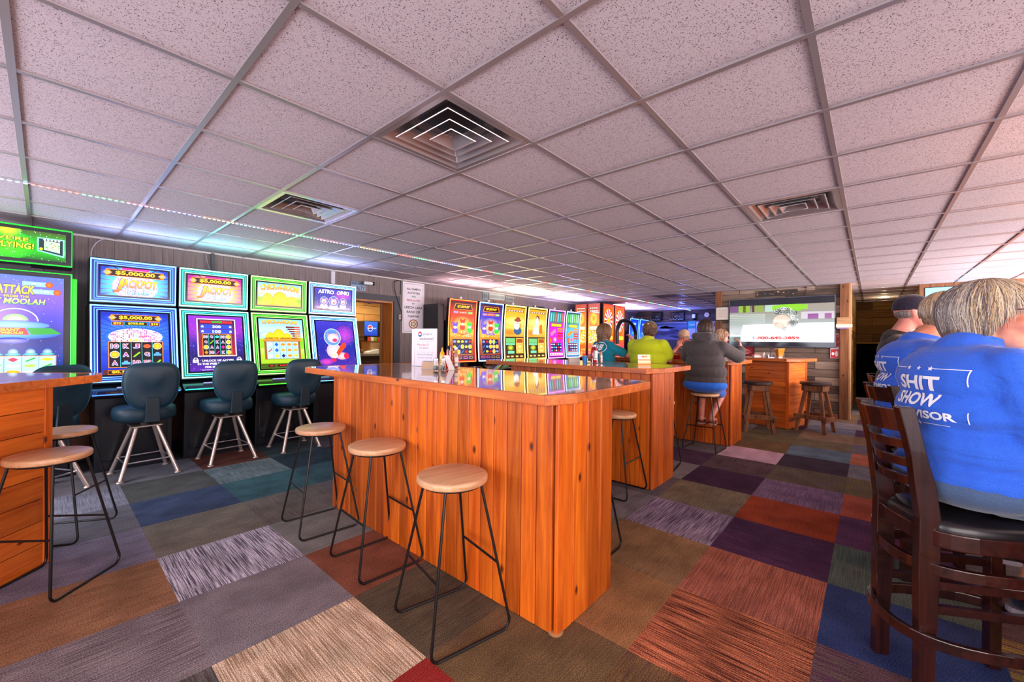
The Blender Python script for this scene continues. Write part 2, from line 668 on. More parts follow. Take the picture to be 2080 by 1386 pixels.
def carpet_mat():
    m, nt, b = newmat('carpet')
    L = nt.links.new
    tc = nt.nodes.new('ShaderNodeTexCoord')
    A = {}
    for n in ('Col', 'Alt', 'Pat'):
        a = nt.nodes.new('ShaderNodeAttribute')
        a.attribute_name = n
        A[n] = a
    sep = nt.nodes.new('ShaderNodeSeparateColor')
    L(A['Pat'].outputs['Color'], sep.inputs[0])
    ns = []
    for s in ((2.5, 120, 1), (120, 2.5, 1)):
        mp = nt.nodes.new('ShaderNodeMapping')
        mp.inputs['Scale'].default_value = s
        L(tc.outputs['Object'], mp.inputs['Vector'])
        n = nt.nodes.new('ShaderNodeTexNoise')
        n.inputs['Scale'].default_value = 1.5
        n.inputs['Detail'].default_value = 3
        n.inputs['Roughness'].default_value = .6
        L(mp.outputs[0], n.inputs['Vector'])
        ns.append(n)
    mx = nt.nodes.new('ShaderNodeMix')
    L(sep.outputs[0], mx.inputs[0])
    L(ns[0].outputs['Fac'], mx.inputs[2])
    L(ns[1].outputs['Fac'], mx.inputs[3])
    mr = nt.nodes.new('ShaderNodeMapRange')
    mr.inputs['From Min'].default_value = .42
    mr.inputs['From Max'].default_value = .58
    L(mx.outputs[0], mr.inputs['Value'])
    mu = nt.nodes.new('ShaderNodeMath')
    mu.operation = 'MULTIPLY'
    L(mr.outputs[0], mu.inputs[0])
    L(sep.outputs[2], mu.inputs[1])
    # broad heather
    nb = nt.nodes.new('ShaderNodeTexNoise')
    nb.inputs['Scale'].default_value = 5
    nb.inputs['Detail'].default_value = 5
    L(tc.outputs['Object'], nb.inputs['Vector'])
    c = nt.nodes.new('ShaderNodeMixRGB')
    L(mu.outputs[0], c.inputs[0])
    L(A['Col'].outputs['Color'], c.inputs['Color1'])
    L(A['Alt'].outputs['Color'], c.inputs['Color2'])
    nf = nt.nodes.new('ShaderNodeTexNoise')
    nf.inputs['Scale'].default_value = 230
    nf.inputs['Detail'].default_value = 2
    L(tc.outputs['Object'], nf.inputs['Vector'])
    m2 = nt.nodes.new('ShaderNodeMapRange')
    m2.inputs['From Min'].default_value = .3
    m2.inputs['From Max'].default_value = .7
    m2.inputs['To Min'].default_value = .25
    m2.inputs['To Max'].default_value = 1.75
    L(nf.outputs['Fac'], m2.inputs['Value'])
    m3 = nt.nodes.new('ShaderNodeMapRange')
    m3.inputs['From Min'].default_value = .3
    m3.inputs['From Max'].default_value = .7
    m3.inputs['To Min'].default_value = .75
    m3.inputs['To Max'].default_value = 1.25
    L(nb.outputs['Fac'], m3.inputs['Value'])
    mm = nt.nodes.new('ShaderNodeMath')
    mm.operation = 'MULTIPLY'
    L(m2.outputs[0], mm.inputs[0])
    L(m3.outputs[0], mm.inputs[1])
    v = nt.nodes.new('ShaderNodeVectorMath')
    v.operation = 'SCALE'
    L(c.outputs[0], v.inputs[0])
    L(mm.outputs[0], v.inputs['Scale'])
    L(v.outputs[0], b.inputs['Base Color'])
    bp = nt.nodes.new('ShaderNodeBump')
    bp.inputs['Strength'].default_value = .5
    bp.inputs['Distance'].default_value = .004
    L(nf.outputs['Fac'], bp.inputs['Height'])
    L(bp.outputs[0], b.inputs['Normal'])
    sset(b, rough=.95, spec=.1)
    return m


TX, TY, TS = .455, .175, .604
G = rgb
TILES = {  # (i, j): base, alt, stripes along (x / y), strength
    (0, 4): (G(92, 88, 100), G(215, 210, 225), 'y', 1.0), (0, 3): (G(132, 124, 128), G(112, 108, 112), 'x', .5),
    (0, 2): (G(160, 132, 104), G(226, 204, 176), 'y', 1.0), (1, 3): (G(134, 82, 62), G(112, 70, 56), 'x', .5),
    (1, 2): (G(96, 84, 66), G(70, 62, 52), 'x', .8), (0, 1): (G(150, 48, 42), G(128, 40, 38), 'x', .4),
    (1, 1): (G(112, 92, 60), G(92, 70, 60), 'x', .6), (1, 0): (G(118, 90, 56), G(84, 62, 56), 'x', .9), (2, -1): (G(92, 48, 78), G(112, 100, 84), 'y', .8),
    (-1, 3): (G(104, 92, 98), G(150, 140, 142), 'x', .9), (-1, 2): (G(78, 72, 68), G(110, 104, 100), 'y', .8), (-1, 4): (G(160, 118, 86), G(122, 88, 66), 'x', .8),
    (-1, 5): (G(132, 126, 146), G(100, 96, 110), 'x', .6), (-1, 6): (G(92, 90, 96), G(120, 118, 124), 'x', .5), (-1, 7): (G(140, 140, 150), G(104, 104, 116), 'y', .8),
    (0, 5): (G(128, 120, 108), G(104, 100, 92), 'x', .7), (0, 6): (G(72, 84, 112), G(52, 64, 88), 'x', .9), (0, 7): (G(78, 78, 76), G(92, 94, 90), 'x', .6),
    (0, 8): (G(120, 120, 128), G(96, 96, 104), 'x', .6), (1, 4): (G(118, 120, 118), G(140, 138, 134), 'x', .7), (1, 5): (G(118, 110, 104), G(96, 90, 86), 'y', .7),
    (1, 6): (G(70, 104, 110), G(52, 84, 92), 'x', .7), (1, 7): (G(124, 138, 140), G(84, 100, 104), 'y', .9), (1, 8): (G(110, 66, 56), G(84, 54, 48), 'x', .4),
    (2, 5): (G(110, 104, 108), G(88, 84, 88), 'y', .7), (2, 6): (G(64, 92, 100), G(50, 72, 80), 'y', .5), (2, 7): (G(52, 66, 76), G(40, 52, 60), 'x', .6), (2, 4): (G(120, 118, 116), G(96, 96, 96), 'x', .7),
    (4, 1): (G(80, 62, 92), G(172, 158, 176), 'x', .9), (4, 0): (G(64, 36, 66), G(92, 62, 92), 'y', .7), (3, 1): (G(140, 108, 78), G(112, 88, 60), 'x', .6),
    (3, 0): (G(176, 106, 86), G(120, 70, 60), 'x', .8), (2, 0): (G(200, 120, 84), G(84, 44, 36), 'y', 1.0), (2, 1): (G(156, 112, 74), G(132, 100, 66), 'x', .6),
    (3, 2): (G(116, 112, 90), G(90, 88, 72), 'x', .8), (5, 1): (G(126, 118, 88), G(96, 84, 92), 'x', .8), (5, 0): (G(152, 66, 40), G(124, 56, 36), 'x', .5),
    (6, 1): (G(66, 42, 68), G(50, 36, 52), 'x', .6), (6, 0): (G(128, 106, 136), G(90, 72, 98), 'x', .8), (7, 0): (G(92, 90, 62), G(80, 56, 84), 'x', .7), (7, 1): (G(78, 52, 78), G(96, 92, 60), 'x', .6),
    (8, 1): (G(186, 156, 172), G(160, 132, 150), 'y', .5), (8, 0): (G(58, 44, 60), G(44, 52, 56), 'x', .6), (9, 0): (G(88, 108, 122), G(70, 86, 100), 'x', .5), (9, 1): (G(104, 76, 54), G(76, 84, 54), 'x', .5),
    (3, -1): (G(52, 66, 112), G(56, 62, 86), 'x', .3), (4, -1): (G(74, 90, 86), G(104, 112, 104), 'x', .8), (5, -1): (G(98, 62, 98), G(80, 60, 84), 'x', .6), (6, -1): (G(170, 84, 66), G(140, 84, 58), 'x', .5),
    (7, -1): (G(102, 98, 58), G(88, 60, 90), 'x', .6), (8, -1): (G(110, 106, 120), G(76, 96, 94), 'x', .6), (9, -1): (G(164, 96, 76), G(130, 90, 60), 'x', .5), (10, -1): (G(90, 88, 96), G(110, 104, 110), 'x', .5),
    (10, 0): (G(96, 90, 70), G(120, 100, 84), 'x', .5), (11, 0): (G(130, 104, 84), G(104, 92, 72), 'x', .5), (12, 0): (G(104, 108, 124), G(84, 90, 100), 'x', .5), (10, 1): (G(98, 90, 62), G(80, 70, 60), 'x', .5),
    (3, -2): (G(88, 52, 80), G(180, 160, 60), 'y', .7), (2, -2): (G(80, 84, 82), G(60, 62, 62), 'y', .7), (4, -2): (G(84, 60, 80), G(110, 100, 70), 'y', .7),
}
pal = [(G(96, 88, 74), G(74, 68, 60)), (G(104, 98, 104), G(80, 76, 84)), (G(76, 52, 76), G(60, 44, 60)), (G(72, 84, 88), G(56, 66, 70)), (G(120, 96, 72), G(96, 78, 60)), (G(126, 120, 124), G(100, 96, 100))]
R = random.Random(11)
me = bpy.data.meshes.new('floor')
vs, fs, cols, alts, pats = [], [], [], [], []
for i in range(-6, 24):
    for j in range(-8, 11):
        x0, x1, y0, y1 = TX + i * TS, TX + (i + 1) * TS, TY + j * TS, TY + (j + 1) * TS
        if y1 > WALL_Y + .3:
            y1 = WALL_Y + .3
        n = len(vs)
        vs += [(x0, y0, 0), (x1, y0, 0), (x1, y1, 0), (x0, y1, 0)]
        fs.append((n, n + 1, n + 2, n + 3))
        if (i, j) in TILES:
            a, b_, d, s = TILES[(i, j)]
        else:
            a, b_ = R.choice(pal)
            d, s = R.choice('xy'), R.uniform(.4, .9)
        cols += [*a, 1] * 4
        alts += [*b_, 1] * 4
        pats += [0 if d == 'x' else 1, 0, s, 1] * 4
me.from_pydata(vs, [], fs)
for n, bf in (('Col', cols), ('Alt', alts), ('Pat', pats)):
    me.color_attributes.new(n, 'FLOAT_COLOR', 'CORNER').data.foreach_set('color', bf)
me.materials.append(carpet_mat())
fl = bpy.data.objects.new('floor', me)
sc.collection.objects.link(fl)
struct(fl)

# ceiling ----------------------------------------------------------
CS, CX, CY = .6096, 1.8485, 2.2734


def cx(a):
    return (a + CX) * CS


def cy(b):
    return (b + CY) * CS


def ceil_mat():
    m, nt, b = newmat('ceiling_tile')
    L = nt.links.new
    tc = nt.nodes.new('ShaderNodeTexCoord')
    outs = []
    for s, thr in (((150, 260, 1), .645), ((260, 140, 1), .65)):
        mp = nt.nodes.new('ShaderNodeMapping')
        mp.inputs['Scale'].default_value = s
        mp.inputs['Rotation'].default_value = (0, 0, .5)
        L(tc.outputs['Object'], mp.inputs['Vector'])
        n = nt.nodes.new('ShaderNodeTexNoise')
        n.inputs['Scale'].default_value = 1.0
        n.inputs['Detail'].default_value = 1.5
        L(mp.outputs[0], n.inputs['Vector'])
        g = nt.nodes.new('ShaderNodeMapRange')
        g.inputs['From Min'].default_value = thr
        g.inputs['From Max'].default_value = thr + .03
        L(n.outputs['Fac'], g.inputs['Value'])
        outs.append(g)
    mx = nt.nodes.new('ShaderNodeMath')
    mx.operation = 'MAXIMUM'
    L(outs[0].outputs[0], mx.inputs[0])
    L(outs[1].outputs[0], mx.inputs[1])
    c = nt.nodes.new('ShaderNodeMixRGB')
    c.inputs['Color1'].default_value = (.575, .495, .545, 1)
    c.inputs['Color2'].default_value = (.13, .09, .10, 1)
    L(mx.outputs[0], c.inputs[0])
    L(c.outputs[0], b.inputs['Base Color'])
    bp = nt.nodes.new('ShaderNodeBump')
    bp.invert = True
    bp.inputs['Strength'].default_value = .6
    bp.inputs['Distance'].default_value = .003
    L(mx.outputs[0], bp.inputs['Height'])
    L(bp.outputs[0], b.inputs['Normal'])
    sset(b, rough=.9, spec=.2)
    return m


VENTS = [(0, 0), (0, 3), (4, -2), (13, 3)]
m = M()
for a in range(-8, 22):
    for b_ in range(-10, 9):
        if (a, b_) in VENTS:
            continue
        x0, x1, y0, y1 = cx(a), cx(a + 1), cy(b_), cy(b_ + 1)
        if y0 > WALL_Y + .3:
            continue
        m.add([(x0, y0, CEIL), (x0, y1, CEIL), (x1, y1, CEIL), (x1, y0, CEIL)], [(0, 1, 2, 3)])
ceil_o = struct(m.build('ceiling', ceil_mat()))
m = M()
g = .0118
for a in range(-8, 23):
    m.box(cx(a) - g, cx(a) + g, cy(-10), WALL_Y, CEIL - .008, CEIL + .03)
for b_ in range(-10, 8):
    if cy(b_) < WALL_Y:
        for a in range(-8, 22):
            m.box(cx(a) + g, cx(a + 1) - g, cy(b_) - g, cy(b_) + g, CEIL - .007, CEIL + .03)
struct(m.build('trim_1', mat('tee_bar', (.42, .36, .38), rough=.3, metal=.55)))
m = M().box(-4, 14, WALL_Y - .03, WALL_Y, CEIL - .022, CEIL)
struct(m.build('trim_2', mat('wall_angle', (.5, .46, .46), rough=.5)))

vent_m = mat('vent_metal', (.62, .56, .58), rough=.22, metal=.75)
duct_m = mat('duct_dark', (.02, .02, .022), rough=.6)


def vent(a, b_, label, z=0):
    t = thing('ceiling_vent', label, 'air vent', (cx(a) + CS / 2, cy(b_) + CS / 2, CEIL), 0, 'square ceiling air vents')
    h = CS / 2 - .012
    fl_ = M()
    for (i0, i1) in ((h, h - .03),):
        fl_.add([(-i0, -i0, -.006), (i0, -i0, -.006), (i0, i0, -.006), (-i0, i0, -.006), (-i1, -i1, -.006), (i1, -i1, -.006), (i1, i1, -.006), (-i1, i1, -.006)],
                [(0, 4, 5, 1), (1, 5, 6, 2), (2, 6, 7, 3), (3, 7, 4, 0)])
    # sloping pan
    i1, i2 = h - .03, .13
    fl_.add([(-i1, -i1, -.006), (i1, -i1, -.006), (i1, i1, -.006), (-i1, i1, -.006), (-i2, -i2, .10), (i2, -i2, .10), (i2, i2, .10), (-i2, i2, .10)],
            [(0, 4, 5, 1), (1, 5, 6, 2), (2, 6, 7, 3), (3, 7, 4, 0)])
    fl_.build('frame', vent_m, t, solid=.002)
    M().box(-.3, .3, -.3, .3, .13, .14).build('duct', duct_m, t)
    for k, hh in enumerate((.205, .14, .08)):
        r = M()
        lo, hi = -.004 - .003 * k, .052 - .010 * k
        i0, i1, i2 = hh + .006, hh, hh - .052
        r.add([(-i0, -i0, lo), (i0, -i0, lo), (i0, i0, lo), (-i0, i0, lo), (-i1, -i1, lo + .002), (i1, -i1, lo + .002), (i1, i1, lo + .002), (-i1, i1, lo + .002)],
              [(0, 4, 5, 1), (1, 5, 6, 2), (2, 6, 7, 3), (3, 7, 4, 0)])
        r.add([(-i0, -i0, lo), (i0, -i0, lo), (i0, i0, lo), (-i0, i0, lo), (-i2, -i2, hi), (i2, -i2, hi), (i2, i2, hi), (-i2, i2, hi)],
              [(0, 4, 5, 1), (1, 5, 6, 2), (2, 6, 7, 3), (3, 7, 4, 0)])
        r.build('louver_ring', vent_m, t, solid=.003)
    c = M()
    c.hexa([(-.03, -.03, .02), (.03, -.03, .02), (.03, .03, .02), (-.03, .03, .02)], [(-.008, -.008, .034), (.008, -.008, .034), (.008, .008, .034), (-.008, .008, .034)])
    c.build('centre_cone', vent_m, t)
    return t


vent(0, 0, 'large square air vent in the ceiling right above the nearest wood bar')
vent(0, 3, 'air vent with green and blue glints in ceiling before the left slot machines')
vent(4, -2, 'square air vent in the ceiling on the way to the television')
t = thing('return_grille', 'dark flat return grille in the far ceiling near the end of the light strip', 'air vent', (cx(13) + CS / 2, cy(3) + CS / 2, CEIL))
M().box(-.29, .29, -.29, .29, -.008, .0).build('frame', mat('grille_dark', (.06, .045, .05), rough=.6), t)
m = M()
for k in range(12):
    m.box(-.27, .27, -.27 + k * .046, -.25 + k * .046, -.014, -.008)
m.build('slats', mat('grille_slat', (.12, .09, .1), rough=.5), t)


# walls ------------------------------------------------------------
def panel_mat(name, col, dark, ax='x', step=.1016, jitter=True):
    m, nt, b = newmat(name)
    L = nt.links.new
    tc = nt.nodes.new('ShaderNodeTexCoord')
    sp = nt.nodes.new('ShaderNodeSeparateXYZ')
    L(tc.outputs['Object'], sp.inputs[0])
    d = nt.nodes.new('ShaderNodeMath')
    d.operation = 'DIVIDE'
    d.inputs[1].default_value = step
    L(sp.outputs['XYZ'.index(ax.upper())], d.inputs[0])
    fr = nt.nodes.new('ShaderNodeMath')
    fr.operation = 'FRACT'
    L(d.outputs[0], fr.inputs[0])
    flr = nt.nodes.new('ShaderNodeMath')
    flr.operation = 'FLOOR'
    L(d.outputs[0], flr.inputs[0])
    wn = nt.nodes.new('ShaderNodeTexWhiteNoise')
    wn.noise_dimensions = '1D'
    L(flr.outputs[0], wn.inputs['W'])
    lt = nt.nodes.new('ShaderNodeMath')
    lt.operation = 'LESS_THAN'
    lt.inputs[1].default_value = .035
    L(fr.outputs[0], lt.inputs[0])
    gt = nt.nodes.new('ShaderNodeMath')
    gt.operation = 'GREATER_THAN'
    gt.inputs[1].default_value = .35
    L(wn.outputs['Value'], gt.inputs[0])
    mu = nt.nodes.new('ShaderNodeMath')
    mu.operation = 'MULTIPLY'
    L(lt.outputs[0], mu.inputs[0])
    L(gt.outputs[0], mu.inputs[1])
    mp = nt.nodes.new('ShaderNodeMapping')
    s = [60, 60, 60]
    s[2] = 3
    mp.inputs['Scale'].default_value = s
    L(tc.outputs['Object'], mp.inputs['Vector'])
    n = nt.nodes.new('ShaderNodeTexNoise')
    n.inputs['Scale'].default_value = 1
    n.inputs['Detail'].default_value = 5
    L(mp.outputs[0], n.inputs['Vector'])
    r = ramp(nt, [(.3, tuple(c * .72 for c in col)), (.7, tuple(min(1, c * 1.2) for c in col))])
    L(n.outputs['Fac'], r.inputs[0])
    c = nt.nodes.new('ShaderNodeMixRGB')
    c.inputs['Color2'].default_value = (*dark, 1)
    L(mu.outputs[0], c.inputs[0])
    L(r.outputs[0], c.inputs['Color1'])
    L(c.outputs[0], b.inputs['Base Color'])
    sset(b, rough=.7, spec=.25)
    return m


def plank_mat(name, cols, row=.14, length=1.3, swz='yz', mortar=.004, dark=(.02, .015, .012), rough=.7):
    """weathered horizontal planks: brick layout, grain noise"""
    m, nt, b = newmat(name)
    L = nt.links.new
    tc = nt.nodes.new('ShaderNodeTexCoord')
    sp = nt.nodes.new('ShaderNodeSeparateXYZ')
    L(tc.outputs['Object'], sp.inputs[0])
    cb = nt.nodes.new('ShaderNodeCombineXYZ')
    L(sp.outputs['xyz'.index(swz[0])], cb.inputs[0])
    L(sp.outputs['xyz'.index(swz[1])], cb.inputs[1])
    br = nt.nodes.new('ShaderNodeTexBrick')
    br.inputs['Scale'].default_value = 1
    br.inputs['Brick Width'].default_value = length
    br.inputs['Row Height'].default_value = row
    br.inputs['Mortar Size'].default_value = mortar
    br.inputs['Color1'].default_value = (0, 0, 0, 1)
    br.inputs['Color2'].default_value = (1, 1, 1, 1)
    br.inputs['Mortar'].default_value = (0, 0, 0, 1)
    br.offset = .37
    L(cb.outputs[0], br.inputs['Vector'])
    mp = nt.nodes.new('ShaderNodeMapping')
    mp.inputs['Scale'].default_value = (2.2, 34, 1)
    L(cb.outputs[0], mp.inputs['Vector'])
    n = nt.nodes.new('ShaderNodeTexNoise')
    n.inputs['Scale'].default_value = 1
    n.inputs['Detail'].default_value = 7
    n.inputs['Roughness'].default_value = .7
    n.inputs['Distortion'].default_value = .5
    L(mp.outputs[0], n.inputs['Vector'])
    ad = nt.nodes.new('ShaderNodeMath')
    ad.operation = 'MULTIPLY_ADD'
    ad.inputs[1].default_value = .55
    L(br.outputs['Color'], ad.inputs[0])
    sb = nt.nodes.new('ShaderNodeMath')
    sb.operation = 'MULTIPLY'
    sb.inputs[1].default_value = .9
    L(n.outputs['Fac'], sb.inputs[0])
    L(sb.outputs[0], ad.inputs[2])
    st = [(.25 + .75 * i / (len(cols) - 1), c) for i, c in enumerate(cols)]
    r = ramp(nt, st)
    L(ad.outputs[0], r.inputs[0])
    c = nt.nodes.new('ShaderNodeMixRGB')
    c.inputs['Color2'].default_value = (*dark, 1)
    L(br.outputs['Fac'], c.inputs[0])
    L(r.outputs[0], c.inputs['Color1'])
    L(c.outputs[0], b.inputs['Base Color'])
    bp = nt.nodes.new('ShaderNodeBump')
    bp.inputs['Strength'].default_value = .3
    bp.inputs['Distance'].default_value = .006
    L(n.outputs['Fac'], bp.inputs['Height'])
    L(bp.outputs[0], b.inputs['Normal'])
    sset(b, rough=rough, spec=.25)
    return m


wall_m = panel_mat('wall_paneling', rgb(128, 116, 116), rgb(62, 54, 54))
D0, D1, DT = 3.02, 4.03, 1.985
m = M()
m.box(-4, D0, WALL_Y, WALL_Y + .30, 0, CEIL)
m.box(D1, 14.2, WALL_Y, WALL_Y + .30, 0, CEIL)
m.box(D0, D1, WALL_Y, WALL_Y + .30, DT, CEIL)
struct(m.build('wall_left', wall_m))
struct(M().box(-4, D0 - .15, WALL_Y - .02, WALL_Y, 0, .92).box(D1 + .15, 9.6, WALL_Y - .02, WALL_Y, 0, .92).build('trim_3', mat('brown_wainscot', rgb(150, 92, 62), rough=.6, noise=.15, nscale=6)))
struct(M().box(-4, D0 - .15, WALL_Y - .035, WALL_Y - .02, 0, .1).box(D1 + .15, 9.6, WALL_Y - .035, WALL_Y - .02, 0, .1).build('baseboard_left', mat('dark_base', rgb(40, 36, 36), rough=.6)))
jamb_m = wood('jamb_wood', rgb(196, 128, 62), rgb(150, 88, 36), 'z', 1, .45, 0, False, useattr=False)
dr = M().box(D0 - .12, D0, WALL_Y - .025, WALL_Y, 0, DT + .1).box(D1, D1 + .12, WALL_Y - .025, WALL_Y, 0, DT + .1).box(D0, D1, WALL_Y - .025, WALL_Y, DT, DT + .1).build('door_1', mat('door_casing', rgb(44, 44, 56), rough=.5))
struct(dr)
M().box(D0, D0 + .03, WALL_Y + .002, WALL_Y + .32, 0, DT).box(D1 - .03, D1, WALL_Y + .002, WALL_Y + .32, 0, DT).box(D0 + .03, D1 - .03, WALL_Y + .002, WALL_Y + .32, DT - .03, DT).build('jamb', jamb_m, dr)
M().box(D1 - .055, D1 - .04, WALL_Y + .30, WALL_Y + .34, 0, DT - .03).build('door_edge', mat('door_edge_metal', rgb(150, 130, 110), rough=.4), dr)

# kitchen room seen through the doorway
kw = plank_mat('kitchen_planks', [rgb(150, 92, 44), rgb(206, 146, 78), rgb(236, 186, 112)], .19, 2.4, 'xz')
struct(M().box(2.6, 6.2, 8.7, 8.8, 0, CEIL).build('wall_kitchen_back', kw))
struct(M().box(6.1, 6.2, 6.6, 8.7, 0, CEIL).build('wall_kitchen_right', kw))
struct(M().box(2.5, 2.6, 6.6, 8.8, 0, CEIL).build('wall_kitchen_left', kw))
struct(M().box(2.5, 6.2, 6.6, 8.8, 2.30, 2.36).build('ceiling_kitchen', mat('kitchen_ceiling', (.8, .76, .7), rough=.8)))
struct(M().box(2.5, 6.2, 6.6, 8.8, -.02, .003).build('floor_kitchen', mat('kitchen_floor', rgb(120, 100, 84), rough=.5)))
area('kitchen_lamp_light', (4.3, 7.7, 2.28), (4.3, 7.7, 0), 1.0, .6, 34, (1, .86, .66))

# partition with the television
tvp = plank_mat('weathered_planks', [rgb(44, 36, 32), rgb(92, 78, 70), rgb(132, 114, 102), rgb(176, 158, 142)], .145, 1.25, 'yz')
struct(M().box(9.35, 9.50, .31, 2.46, 0, CEIL).build('wall_television', tvp))
post_m = wood('timber_post', rgb(150, 96, 56), rgb(86, 50, 28), 'z', .8, .7, 0, True, useattr=False)
struct(M().box(9.29, 9.35, .305, .43, 0, CEIL).box(9.29, 9.35, 2.36, 2.48, 0, CEIL).build('trim_4', post_m))
hw = plank_mat('hall_planks', [rgb(70, 46, 24), rgb(128, 92, 48), rgb(176, 132, 74)], .16, 1.5, 'xz')
hl = M().box(9.50, 13.7, .30, .42, 0, CEIL)
struct(hl.build('wall_hall_left', hw))
struct(M().box(10.1, 10.2, .288, .30, 0, 1.52).build('door_2', mat('black_door', (.012, .012, .014), rough=.4)))
struct(M().box(9.29, 9.56, .28, .305, 0, CEIL).build('trim_5', wood('pale_post', rgb(200, 160, 110), rgb(150, 104, 60), 'z', .8, .7, 0, True, useattr=False)))
hall_end = plank_mat('hall_end_planks', [rgb(56, 34, 14), rgb(106, 70, 28), rgb(150, 108, 54)], .2, 1.8, 'yz')
struct(M().box(13.7, 13.8, -.8, .42, 1.35, CEIL).build('wall_hall_end', hall_end))
struct(M().box(13.72, 13.8, -.8, .42, 0, 1.35).build('door_3', mat('black_void', (.004, .004, .004), rough=1, spec=0)))
struct(M().box(10.2, 13.8, -.80, -.66, 0, CEIL).build('wall_hall_right', hw))
wr = plank_mat('bar_wall_planks', [rgb(90, 44, 26), rgb(140, 76, 46), rgb(180, 112, 70)], .16, 1.5, 'yz')
struct(M().box(10.2, 10.3, -6, -.62, 0, CEIL).build('wall_bar_end', wr))
struct(M().box(10.14, 10.2, -.74, -.62, 0, CEIL).box(10.14, 10.2, -6, -.74, 2.30, CEIL).build('trim_6', post_m))
# far wall
fw = plank_mat('far_planks', [rgb(30, 24, 26), rgb(66, 54, 54), rgb(104, 90, 88), rgb(138, 122, 116)], .15, 1.2, 'yz')
struct(M().box(13.9, 14.0, .42, 6.3, 0, CEIL).build('wall_far', fw))
m = M()
n = 150
pts = []
for i in range(n + 1):
    y = 2.5 + 3.75 * i / n
    pts.append((13.885 - .012 * (i % 2), y))
for i in range(n):
    (xa, ya), (xb, yb) = pts[i], pts[i + 1]
    m.quad((xa, ya, 0), (xb, yb, 0), (xb, yb, 1.42), (xa, ya, 1.42))
struct(m.build('trim_7', mat('corrugated_metal', rgb(86, 92, 120), rough=.4, metal=.5)))
t = thing('recessed_light', 'small glowing recessed lamp in the dark hallway ceiling', 'ceiling lamp', (12.3, -.19, CEIL))
M().lathe([(.12, -.01), (.12, .0)], 24).build('rim', mat('lamp_rim', (.5, .45, .35), rough=.5), t)
M().lathe([(.10, -.014), (.10, -.010)], 24).build('lamp_lens', emat('warm_lamp', (1, .82, .45), 6), t)
point('hall_lamp_light', (12.3, -.19, 2.3), 6, (1, .75, .4), .05)
# ------------------------------------------------------------------ bars
PINE = wood('orange_pine', rgb(232, 118, 28), rgb(166, 60, 8), 'z', .8, .38, .15, True, knotc=rgb(88, 30, 10))
PINE_X = wood('orange_pine_flat_x', rgb(236, 128, 40), rgb(188, 80, 16), 'x', 1.0, .38, .15, True, knotc=rgb(88, 34, 12))
PINE_Y = wood('orange_pine_flat_y', rgb(222, 122, 48), rgb(170, 76, 24), 'y', 1.0, .38, .15, True, knotc=rgb(80, 34, 14))
TOPM = wood('lacquered_top', rgb(206, 132, 74), rgb(140, 74, 34), 'y', .8, .25, 1.0, True)
RB = random.Random(5)


def planks_wall(m, p0, p1, z0, z1, w=.1, t=.016, out=(0, 0), lo=.72, hi=1.15):
    """vertical tongue-and-groove boards from p0 to p1, standing proud along out"""
    p0, p1 = Vector((*p0, 0)), Vector((*p1, 0))
    d = p1 - p0
    L = d.length
    d.normalize()
    o = Vector((*out, 0))
    n = max(1, round(L / w))
    w = L / n
    for i in range(n):
        a, b = p0 + d * (i * w + .0018), p0 + d * ((i + 1) * w - .0018)
        k = RB.uniform(lo, hi)
        m.col = (k, k * RB.uniform(.93, 1.03), k * RB.uniform(.85, 1.0))
        c = .004
        q = [a, a + o * (t - c), a + o * t + d * c, b + o * t - d * c, b + o * (t - c), b]
        poly = [(v.x, v.y) for v in q]
        # orient counter-clockwise
        A = sum(poly[k_][0] * poly[(k_ + 1) % 6][1] - poly[(k_ + 1) % 6][0] * poly[k_][1] for k_ in range(6))
        if A < 0:
            poly.reverse()
        m.prism(poly, z0, z1)
    m.col = (1, 1, 1)


def chamfer_poly(x0, x1, y0, y1, cs):
    """rectangle with corner cuts cs = (x0y0, x1y0, x1y1, x0y1), each (dx, dy)"""
    (a, b), (c, d), (e, f), (g_, h) = cs
    p = []
    p += [(x0, y0 + b), (x0 + a, y0)] if a else [(x0, y0)]
    p += [(x1 - c, y0), (x1, y0 + d)] if c else [(x1, y0)]
    p += [(x1, y1 - f), (x1 - e, y1)] if e else [(x1, y1)]
    p += [(x0 + g_, y1), (x0, y1 - h)] if g_ else [(x0, y1)]
    return p


